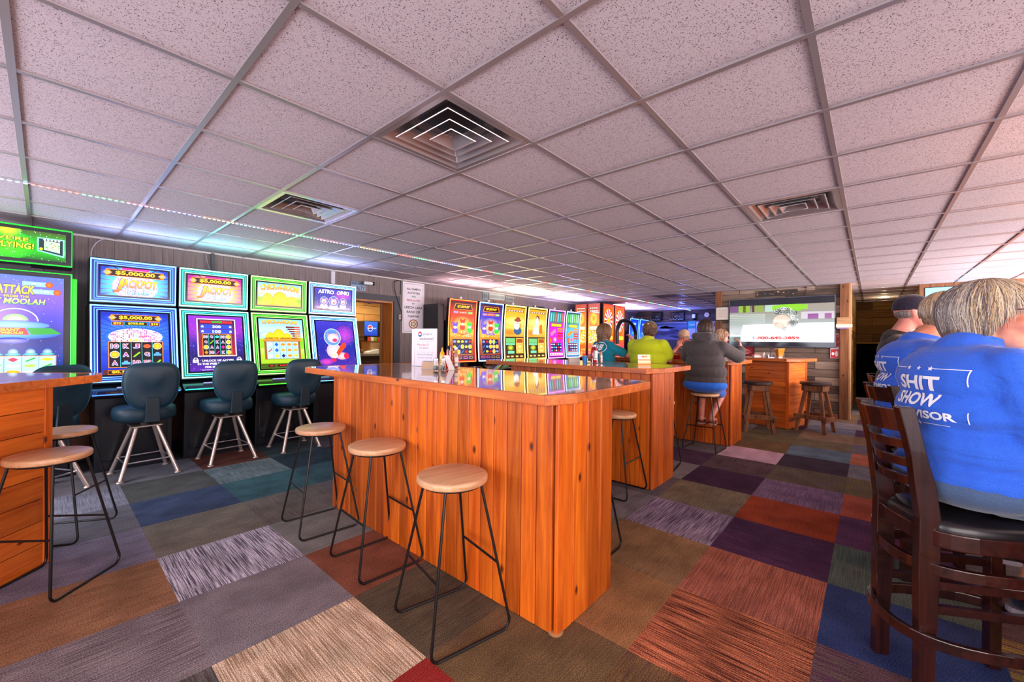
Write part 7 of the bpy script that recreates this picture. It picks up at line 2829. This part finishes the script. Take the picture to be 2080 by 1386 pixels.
def seated(label, loc, heading, cfg):
    g_ = cfg.get
    t = thing('person', label, 'person', (loc[0], loc[1], 0), heading)
    sk = g_('skin', SK1)
    vox = g_('voxel', .009)
    k = g_('k', 1.0)
    W, D = g_('w', .19), g_('d', .12)
    hz = g_('head_z', 1.50)
    hx = g_('head_x', .05)
    seat = g_('seat', .70)
    sh = g_('sh_z', hz - .25)
    Hm = Matrix.Translation((hx, g_('head_y', 0), hz)) @ Matrix.Rotation(g_('yaw', 0), 4, 'Z') @ Matrix.Rotation(g_('pitch', 0), 4, 'Y')
    body = tr(head_prims(g_('hk', 1.0)), Hm)
    body += [('c', (hx - .02, g_('head_y', 0), hz - .06), (-.01, 0, sh + .02), .056, .064), ('e', (0, 0, (seat + sh) / 2 + .05), (D * .8, W * .8, (sh - seat) / 2 - .02)),
             ('c', (-.01, -W * .6, sh - .03), (-.01, W * .6, sh - .03), .055)]
    sleeve = []
    for side, key in ((-1, 'right'), (1, 'left')):
        el, wr, hd, hn, curl = g_(key, ((.12, side * (W + .015), sh - .25), (.30, side * .14, sh - .22), (1, -side * .2, .1), (0, 0, -1), .5))
        s0 = (-.01, side * (W - .03), sh - .055)
        body += [('c', s0, el, .045, .038), ('c', el, wr, .036, .025)] + hand_prims(wr, hd, hn, curl, 1.0, -side)
        s1 = Vector(s0) + (Vector(el) - Vector(s0)) * (1.0 if g_('long') else g_('sl', .62))
        sr = g_('sr', .066)
        sleeve.append(('c', s0, s1, sr - .004, sr))
        if g_('long'):
            sleeve.append(('c', el, Vector(el) + (Vector(wr) - Vector(el)) * .86, sr - .006, sr - .020))
    for side in (-1, 1):
        kx, kz = g_('knee', (.42, seat + .02))
        ax_, az = g_('ankle', (.30, .30))
        body += [('c', (.05, side * .09, seat + .08), (kx, side * .12, kz), .075, .056), ('c', (kx, side * .12, kz), (ax_, side * g_('ay', .10), az), .052, .034),
                 ('c', (ax_ - .01, side * g_('ay', .10), az - .04), (ax_ + .13, side * (g_('ay', .10) + .01), az - .06), .034, .026)]
    blob('body', body, sk, t, g_('bvox', vox))
    shirt = g_('shirt_prims') or [('e', (0, 0, seat + .16), (D + .02, W + .005, .13)), ('e', (.0, 0, (seat + sh) / 2 + .03), (D + .01, W, (sh - seat) / 2 + .02)), ('e', (-.005, 0, sh - .12), (D, W + .01, .13)),
                                  ('c', (-.01, -W * .75, sh - .025), (-.01, W * .75, sh - .025), .062), ('c', (-.01, 0, sh), (0, 0, sh + .03), .075, .066)]
    so = blob('shirt', shirt + sleeve, cfg['shirt'], t, vox, 5, [((0, 0, g_('hem', seat + .05)), (0, 0, -1)), ((0, 0, sh + g_('collar', .055)), (.30, 0, 1))])
    cuts = []
    pants = [('e', (-.01, 0, seat + .10), (D + .035, g_('hip', W + .0), .10))]
    for side in (-1, 1):
        kx, kz = g_('knee', (.42, seat + .02))
        pe = Vector((.05, side * .09, seat + .085)) + (Vector((kx, side * .12, kz)) - Vector((.05, side * .09, seat + .085))) * g_('pl', 1.0)
        pants.append(('c', (.03, side * .095, seat + .09), pe, .092, .072))
        if g_('trousers'):
            ax_, az = g_('ankle', (.30, .30))
            pants.append(('c', pe, (ax_, side * g_('ay', .10), az + .03), .064, .05))
    blob('trousers' if g_('trousers') else 'shorts', pants, cfg['pants'], t, vox, 5)
    if g_('shoes'):
        for side in (-1, 1):
            ax_, az = g_('ankle', (.30, .30))
            y = side * g_('ay', .10)
            s_ = blob('shoe', [('e', (ax_ - .02, y, az - .03), (.05, .04, .05)), ('c', (ax_ - .02, y, az - .065), (ax_ + .17, y + side * .01, az - .072), .042, .036)], cfg['shoes'], t, .007, 4)
            M().prism([(ax_ - .02 + x, y + yy) for x, yy in [(a + .085, b) for a, b in superell(.135, .045, 26)]], az - .118, az - .095).build('sole', mat('sole_grey', rgb(150, 140, 150), rough=.7), s_, bevel=.004)
    return t, Hm, so, W, D, sh


def eyes(t, Hm, glasses=None, k=1.0):
    m = M()
    for s in (-1, 1):
        m.ell(Hm @ Vector((.074 * k, s * .031 * k, .012 * k)), (.0125,) * 3, 12, 8)
    e = m.build('eyes', mat('eye_white', rgb(230, 222, 214), rough=.2), t)
    m = M()
    for s in (-1, 1):
        m.ell(Hm @ Vector((.0835 * k, s * .031 * k, .012 * k)), (.005, .006, .006), 10, 6, Hm.to_3x3())
    m.build('irises', mat('iris', rgb(60, 50, 40), rough=.2), e)
    m = M()
    m.col = (1, 1, 1)
    for s in (-1, 1):
        m.tube([Hm @ Vector((.088 * k, s * .016 * k, .036 * k)), Hm @ Vector((.086 * k, s * .033 * k, .042 * k)), Hm @ Vector((.074 * k, s * .052 * k, .036 * k))], .0032, 6)
    m.build('eyebrows', mat('brow', rgb(120, 96, 76), rough=.8), t)
    m = M()
    m.ell(Hm @ Vector((.0985 * k, 0, -.0515 * k)), (.004, .020, .0045), 12, 6, Hm.to_3x3())
    m.ell(Hm @ Vector((.0955 * k, 0, -.0635 * k)), (.004, .018, .005), 12, 6, Hm.to_3x3())
    m.build('lips', mat('lips', rgb(186, 84, 76), rough=.4), t)
    if glasses:
        gl = M()
        for s in (-1, 1):
            ring = [Hm @ Vector((.104 * k, s * .033 * k + .023 * math.cos(a), .010 * k + .017 * math.sin(a))) for a in [2 * PI * i / 20 for i in range(20)]]
            gl.tube(ring, .0022, 6, closed=True)
            gl.tube([Hm @ Vector((.104 * k, s * .056 * k, .016 * k)), Hm @ Vector((.088 * k, s * .078 * k, .016 * k)), Hm @ Vector((.0, s * .086 * k, .014 * k)), Hm @ Vector((-.02, s * .085 * k, -.002))], .0024, 6)
        gl.tube([Hm @ Vector((.104, -.010, .012)), Hm @ Vector((.108, 0, .016)), Hm @ Vector((.104, .010, .012))], .002, 6)
        go = gl.build('glasses', glasses, t)
        ln = M()
        for s in (-1, 1):
            c_ = Hm @ Vector((.104 * k, s * .033 * k, .010 * k))
            ln.ell(c_, (.0012, .022, .016), 18, 6, Hm.to_3x3())
        ln.build('lenses', mat('lens', (.9, .95, 1), rough=.02, trans=1.0, ior=1.1), go)


def cap_on(t, Hm, m_, bill, back=False, k=1.0):
    R3 = Hm.to_3x3()
    o = blob('cap', [('e', Hm @ Vector((-.012, 0, .045)), (.108 * k, .090 * k, .088 * k), R3), ('e', Hm @ Vector((-.015, 0, .02)), (.108 * k, .090 * k, .05 * k), R3)], m_, t, .006, 3,
             [(Hm @ Vector((0, 0, .012)), -(R3 @ Vector((0, 0, 1))))])
    m = M()
    n = 14
    top, bot = [], []
    s = -1 if back else 1
    vs = []
    for i in range(n + 1):
        a = -1.05 + 2.1 * i / n
        x0, y0 = .085 * math.cos(a), .085 * math.sin(a)
        x1, y1 = (.085 + .085 * math.cos(a * .75)) * 1.0, .085 * math.sin(a) * .92
        for (x, y, z) in ((x0, y0, .026), (x1, y1, .010 - .012 * abs(math.sin(a))), (x1, y1, .006 - .012 * abs(math.sin(a))), (x0, y0, .020)):
            vs.append(Hm @ Vector((s * x - .008, y, z)))
    fs = []
    for i in range(n):
        for j in range(4):
            fs.append((i * 4 + j, (i + 1) * 4 + j, (i + 1) * 4 + (j + 1) % 4, i * 4 + (j + 1) % 4))
    fs += [(0, 1, 2, 3), (n * 4 + 3, n * 4 + 2, n * 4 + 1, n * 4)]
    m.add(vs, fs, True)
    m.build('bill', bill, o, sharp=1.0)
    return o


TEE = cloth_mat('royal_blue_knit', rgb(44, 100, 218), .3, 900, .85, .9)
JEAN = cloth_mat('pale_denim', rgb(70, 92, 128), .3, 700, .9, .2)
PRW = attrmat('shirt_print', .8)


def back_print(sc_=1.0):
    c = Canvas(.40, .26)
    o = g8(232, 232, 240)
    for k in range(3):
        x = .14 + k * .043
        c.poly([(x + .010 * (1 if i % 2 == 0 else .42) * math.sin(PI * i / 5), .243 + .010 * (1 if i % 2 == 0 else .42) * math.cos(PI * i / 5)) for i in range(10)], o)
    for (x0, y0, x1, y1) in ((.235, .242, .32, .2445), (.04, .242, .125, .2445)):
        c.rect(x0, y0, x1, y1, o)
    for x in (.32, .038):
        c.rect(x, .185, x + .0028, .2445, o)
    c.rect(.322, .052, .3245, .092, o)
    c.text('SHIT', .175, .187, .165, .056, o, 1, .035, .12)
    c.text('SHOW', .165, .123, .175, .050, o, 1, .035, .06)
    c.text('SUPERVISOR', .175, .068, .25, .030, o, 1, .035, .0)
    c.poly([(.19 + .011 * (1 if i % 2 == 0 else .3) * math.sin(PI * i / 4), .035 + .011 * (1 if i % 2 == 0 else .3) * math.cos(PI * i / 4)) for i in range(8)], o)
    c.rect(.205, .034, .28, .036, o)
    return c


# person one, foreground right
def big_shirt(W, D, sh, seat):
    return [('e', (.01, 0, seat + .13), (D + .055, W + .045, .10)), ('e', (.03, 0, seat + .24), (D + .07, W + .045, .15)), ('e', (.01, 0, seat + .37), (D + .05, W + .03, .14)),
            ('e', (-.015, 0, sh - .10), (D + .02, W + .02, .14)), ('c', (-.02, -W * .62, sh - .045), (-.02, W * .62, sh - .045), .075), ('c', (-.02, 0, sh - .01), (.03, 0, sh + .05), .095, .075)]


sh1 = 1.295
t1, Hm, so, W, D, sh = seated('person with grey-blond bob, glasses and royal blue printed T-shirt at the right picture edge', (2.385, -.285), math.radians(-61.5),
                              dict(w=.215, d=.165, head_z=1.437, head_x=.07, yaw=math.radians(-42), hk=1.18, sh_z=sh1, seat=.70, shirt=TEE, pants=JEAN, voxel=.009, bvox=.0055, hem=.772, sr=.085, hip=.255, collar=.07,
                                   sl=.84, right=((.06, -.235, .98), (.34, -.20, 1.02), (1, .3, 0), (0, 0, -1), .4), left=((.16, .28, 1.04), (.42, .16, 1.10), (1, -.2, 0), (0, 0, -1), .4),
                                   shirt_prims=big_shirt(.215, .165, sh1, .70), shoes=cloth_mat('navy_shoe', rgb(24, 28, 48), .2, 200), knee=(.44, .73), ankle=(.27, .375), ay=.09, trousers=False))
eyes(t1, Hm, mat('glasses_frame', rgb(70, 66, 84), rough=.25, metal=.4), 1.18)
HA = attrmat('grey_blond_hair', .42, 0, spec=.6)
c0, r0 = (-.014, 0, .022), (.140, .114, .120)
hair = M()


def bob(ph):
    a = abs(ph)
    if a < .75:
        return 1.25
    if a < 1.35:
        return 1.25 + (a - .75) / .6 * 1.0
    return 2.35 + min(1, (a - 1.35) / .7) * .55


cols = [rgb(206, 178, 138), rgb(180, 150, 112), rgb(150, 130, 112), rgb(120, 104, 96), rgb(222, 204, 172), rgb(100, 84, 78), rgb(190, 176, 160)]
strands(hair, Hm, c0, r0, bob, 5200, cols, .0021, 3, 10, .09, .13, [rgb(150, 136, 124), rgb(118, 106, 104), rgb(92, 80, 80), rgb(176, 164, 150), rgb(70, 60, 62)])
hb = [('e', Hm @ Vector((-.014, 0, .028)), (.137, .112, .115), Hm.to_3x3()), ('e', Hm @ Vector((-.045, 0, -.045)), (.096, .102, .105), Hm.to_3x3())]
ho = blob('hair', hb, hair_mat('hair_under', rgb(150, 126, 104), rgb(92, 76, 68)), t1, .007, 3, [(Hm @ Vector((.052, 0, 0)), Hm.to_3x3() @ Vector((1, 0, -.55)))])
hs = hair.build('hair_strands', HA, ho, sharp=1.4)
hs['kind'] = 'stuff'
decal(back_print(), 'back_print', PRW, so, so, (-1.0, .14, .99), (0, -1, 0), (0, 0, 1), (1, 0, 0))

# person two
t2, Hm, so, W, D, sh = seated('person in a royal blue printed T-shirt, second from the right edge, mostly hidden', (3.37, -.22), math.radians(-74),
                              dict(w=.20, d=.15, head_z=1.50, head_x=.11, yaw=.1, sh_z=1.33, seat=.70, shirt=TEE, pants=JEAN, voxel=.010, hem=.77, sr=.08, hip=.24,
                                   right=((.14, -.28, 1.03), (.40, -.15, 1.11), (1, .3, 0), (0, 0, -1), .4), left=((.14, .28, 1.04), (.40, .15, 1.11), (1, -.2, 0), (0, 0, -1), .4),
                                   shirt_prims=big_shirt(.21, .17, 1.33, .70), trousers=True, shoes=MATS.get('x') or mat('dark_shoe', rgb(30, 26, 28), rough=.6)))
eyes(t2, Hm)
hair = M()
strands(hair, Hm, (-.012, 0, .022), (.112, .092, .108), lambda p: 1.2 if abs(p) < .9 else 1.95, 1100, [rgb(176, 146, 112), rgb(140, 116, 92), rgb(110, 92, 78), rgb(196, 172, 142)], .0034, 5, 8)
ho = blob('hair', [('e', Hm @ Vector((-.014, 0, .028)), (.108, .088, .102), Hm.to_3x3()), ('e', Hm @ Vector((-.045, 0, -.02)), (.066, .080, .070), Hm.to_3x3())], hair_mat('hair_light_brown', rgb(170, 140, 108), rgb(104, 84, 66)), t2, .009, 3,
          [(Hm @ Vector((.052, 0, 0)), Hm.to_3x3() @ Vector((1, 0, -.55)))])
hs = hair.build('hair_strands', HA, ho, sharp=1.4)
hs['kind'] = 'stuff'
decal(back_print(), 'back_print', PRW, so, so, (-1.0, .17, 1.01), (0, -1, 0), (0, 0, 1), (1, 0, 0), .003, .02)

# person three, dark cap
CAMO = cloth_mat('camo_cloth', rgb(38, 33, 32), .5, 60, .9, .3)
t3, Hm, so, W, D, sh = seated('person in a dark and camouflage cap, farthest of the three seated at the right', (4.27, -.16), math.radians(-84),
                              dict(w=.21, d=.14, head_z=1.57, head_x=.07, yaw=-.05, hk=1.04, sh_z=1.37, seat=.70, skin=SK2, shirt=CAMO, pants=cloth_mat('dark_denim', rgb(40, 44, 60), .2, 200), voxel=.011, sr=.08,
                                   shirt_prims=big_shirt(.18, .10, 1.37, .70), trousers=True, shoes=mat('dark_shoe', (0, 0, 0)), long=True))
eyes(t3, Hm, mat('glasses_frame', (0, 0, 0)))
cap_on(t3, Hm, cloth_mat('navy_cap', rgb(34, 28, 48), .2, 150), cloth_mat('camo_bill', rgb(120, 92, 66), .6, 40))
ho = blob('hair', [('e', Hm @ Vector((-.03, 0, -.01)), (.078, .083, .05), Hm.to_3x3())], hair_mat('hair_grey', rgb(150, 140, 132), rgb(96, 88, 84)), t3, .009, 2)

# hooded person on the third bar
HOOD = cloth_mat('charcoal_fleece', rgb(74, 68, 70), .25, 160)
BSH = cloth_mat('bright_blue_shorts', rgb(44, 112, 226), .1, 200)
t4, Hm, so, W, D, sh = seated('person in a dark grey hoodie and blue shorts on a bar stool, seen from behind', (5.46, 1.57), 0.02,
                              dict(w=.225, d=.145, head_z=1.482, head_x=.05, head_y=.01, yaw=.15, sh_z=1.33, seat=.70, skin=SK2, shirt=HOOD, pants=BSH, voxel=.010, bvox=.0065, hem=.80, sr=.082, hip=.265, pl=.8, long=True,
                                   right=((.22, -.325, 1.155), (.35, -.33, 1.245), (.2, .15, 1), (0, 1, 0), .45), left=((.16, .27, 1.14), (.40, .12, 1.17), (1, -.2, 0), (0, 0, -1), .5),
                                   shirt_prims=big_shirt(.205, .13, 1.33, .72) + [('e', (-.05, 0, 1.375), (.12, .135, .07)), ('c', (.06, .09, 1.40), (-.07, .10, 1.41), .045), ('c', (.06, -.09, 1.40), (-.07, -.10, 1.41), .045), ('c', (-.11, -.07, 1.40), (-.11, .07, 1.40), .055)],
                                   knee=(.34, .66), ankle=(.10, .40), ay=.06, collar=.25, trousers=False))
for s in (-1, 1):
    m = M().prism([(.175 - .02 + a, s * .065 + b) for a, b in superell(.125, .045, 24)], .292, .308)
    so_ = m.build('sandal', mat('sandal_tan', rgb(170, 130, 110), rough=.7), t4, bevel=.003)
    M().tube(spline([(.12, s * .065 - .035, .31), (.17, s * .065 - .02, .365), (.20, s * .065, .36), (.17, s * .065 + .02, .365), (.12, s * .065 + .035, .31)], 4), .006, 6).build('strap', mat('sandal_dark', rgb(60, 36, 34), rough=.6), so_)
hair = M()
strands(hair, Hm, (-.012, 0, .025), (.114, .094, .112), lambda p: 1.2 if abs(p) < .8 else 2.05, 900, [rgb(58, 40, 34), rgb(40, 28, 26), rgb(84, 60, 46)], .0045, 8, 8, .2)
ho = blob('hair', [('e', Hm @ Vector((-.014, 0, .03)), (.112, .094, .106), Hm.to_3x3()), ('e', Hm @ Vector((-.05, 0, -.03)), (.070, .082, .075), Hm.to_3x3())], hair_mat('hair_dark', rgb(64, 44, 36), rgb(30, 20, 20)), t4, .009, 3)
hair.build('hair_strands', HA, ho, sharp=1.4)['kind'] = 'stuff'

# yellow-green shirt
LIME = cloth_mat('lime_knit', rgb(196, 212, 30), .08, 200)
t5, Hm, so, W, D, sh = seated('person in a yellow-green T-shirt and brown cap, seen from behind at the third bar', (5.37, 2.27), -.05,
                              dict(w=.235, d=.15, head_z=1.48, head_x=.06, yaw=.25, sh_z=1.34, seat=.70, skin=SK1, shirt=LIME, pants=cloth_mat('khaki', rgb(110, 100, 84), .1, 200), voxel=.010, sr=.088,
                                   shirt_prims=big_shirt(.225, .14, 1.34, .72), trousers=True, shoes=mat('dark_shoe', (0, 0, 0))))
hair = M()
strands(hair, Hm, (-.012, 0, .01), (.108, .092, .10), lambda p: 1.2 if abs(p) < .8 else 2.1, 700, [rgb(84, 50, 38), rgb(60, 36, 30), rgb(110, 72, 50)], .005, 9, 8, .3)
ho = blob('hair', [('e', Hm @ Vector((-.045, 0, -.03)), (.070, .084, .060), Hm.to_3x3())], hair_mat('hair_brown', rgb(96, 60, 44), rgb(48, 28, 24)), t5, .009, 3)
hair.build('hair_strands', HA, ho, sharp=1.4)['kind'] = 'stuff'
cp = cap_on(t5, Hm, cloth_mat('brown_cap', rgb(104, 78, 48), .3, 30), cloth_mat('brown_bill', rgb(84, 62, 40), .2, 100), False, 1.04)
M().ell(Hm @ Vector((-.108, .005, .09)), (.006, .014, .010), 10, 6, Hm.to_3x3()).build('cap_badge', mat('badge_white', rgb(230, 214, 190), rough=.5), cp)

# teal shirt
TEALC = cloth_mat('teal_knit', rgb(12, 126, 150), .08, 200)
t6, Hm, so, W, D, sh = seated('person with long brown hair in a teal shirt with a white oval back print', (5.32, 2.90), math.radians(-18),
                              dict(w=.185, d=.125, head_z=1.455, head_x=.03, head_y=.02, yaw=-.2, sh_z=1.30, seat=.70, skin=SK2, shirt=TEALC, pants=cloth_mat('dark_denim2', rgb(40, 44, 60), .2, 200), voxel=.010, bvox=.0065, sr=.068,
                                   right=((.20, -.29, 1.13), (.30, -.24, 1.33), (.25, .45, .8), (0, 1, -.2), .5), left=((.16, .24, 1.10), (.40, .12, 1.14), (1, -.2, 0), (0, 0, -1), .5), trousers=True, shoes=mat('dark_shoe', (0, 0, 0))))
c = Canvas(.27, .17)
c.ring(.135, .085, .133, .083, .008, WHT, 1, 36)
c.text('WB', .125, .09, .17, .085, WHT, 1, .04, .2)
c.rect(.07, .012, .18, .026, WHT, 1)
decal(c, 'back_print', PRW, so, so, (-1.0, .13, 1.155), (0, -1, 0), (0, 0, 1), (1, 0, 0), .003, .02)
hair = M()
strands(hair, Hm, (-.012, 0, .02), (.112, .094, .112), lambda p: 1.2 if abs(p) < .9 else 2.75, 1200, [rgb(110, 76, 52), rgb(84, 58, 42), rgb(150, 112, 72), rgb(128, 92, 64)], .0046, 10, 10, .1)
ho = blob('hair', [('e', Hm @ Vector((-.014, 0, .028)), (.110, .092, .104), Hm.to_3x3()), ('e', Hm @ Vector((-.045, 0, -.05)), (.072, .088, .10), Hm.to_3x3()), ('e', Hm @ Vector((-.06, 0, -.12)), (.05, .085, .07), Hm.to_3x3())],
          hair_mat('hair_mid', rgb(120, 84, 58), rgb(72, 48, 36)), t6, .009, 3, [(Hm @ Vector((.05, 0, 0)), Hm.to_3x3() @ Vector((1, 0, -.5)))])
hair.build('hair_strands', HA, ho, sharp=1.4)['kind'] = 'stuff'

# facing the camera across the third bar, tan cap
t7, Hm, so, W, D, sh = seated('person in a tan cap facing the camera across the third bar, hand at mouth', (6.98, 2.34), math.radians(200),
                              dict(w=.155, d=.10, head_z=1.415, head_x=.08, yaw=.0, pitch=.12, hk=.95, sh_z=1.19, seat=.70, skin=SK2, shirt=cloth_mat('grey_tank', rgb(120, 100, 104), .1, 200), pants=JEAN, voxel=.010, bvox=.006, sr=.05,
                                   right=((.16, -.20, 1.13), (.17, -.09, 1.26), (.0, .3, 1), (-1, .3, 0), .7), left=((.20, .22, 1.13), (.19, .10, 1.26), (.0, -.3, 1), (-1, -.2, 0), .8), trousers=True, shoes=mat('dark_shoe', (0, 0, 0))))
eyes(t7, Hm, None, .95)
cap_on(t7, Hm, cloth_mat('tan_cap', rgb(206, 170, 140), .25, 60), cloth_mat('tan_bill', rgb(170, 130, 100), .2, 90), False, .97)
blob('hair', [('e', Hm @ Vector((-.04, 0, -.02)), (.07, .08, .06), Hm.to_3x3())], hair_mat('hair_sand', rgb(170, 130, 90), rgb(110, 80, 54)), t7, .009, 2)

# long-haired, profile to the right
t8, Hm, so, W, D, sh = seated('person with long light brown hair behind the raised hand of the hooded person', (6.98, 1.76), math.radians(180),
                              dict(w=.16, d=.10, head_z=1.41, head_x=.05, pitch=.25, yaw=1.55, hk=.97, sh_z=1.20, seat=.70, skin=SK2, shirt=cloth_mat('pale_tee', rgb(190, 180, 180), .05, 200), pants=JEAN, voxel=.010, sr=.06, trousers=True, shoes=mat('dark_shoe', (0, 0, 0)),
                                   ))
eyes(t8, Hm)
hair = M()
strands(hair, Hm, (-.012, 0, .02), (.108, .09, .108), lambda p: 1.25 if abs(p) < .8 else 3.0, 1000, [rgb(176, 136, 100), rgb(150, 112, 84), rgb(230, 200, 170), rgb(120, 88, 66)], .0045, 12, 10, .06)
ho = blob('hair', [('e', Hm @ Vector((-.014, 0, .028)), (.106, .088, .10), Hm.to_3x3()), ('e', Hm @ Vector((-.045, 0, -.06)), (.068, .084, .12), Hm.to_3x3())], hair_mat('hair_fair', rgb(180, 140, 104), rgb(120, 88, 66)), t8, .009, 3,
          [(Hm @ Vector((.05, 0, 0)), Hm.to_3x3() @ Vector((1, 0, -.5)))])
hair.build('hair_strands', HA, ho, sharp=1.4)['kind'] = 'stuff'
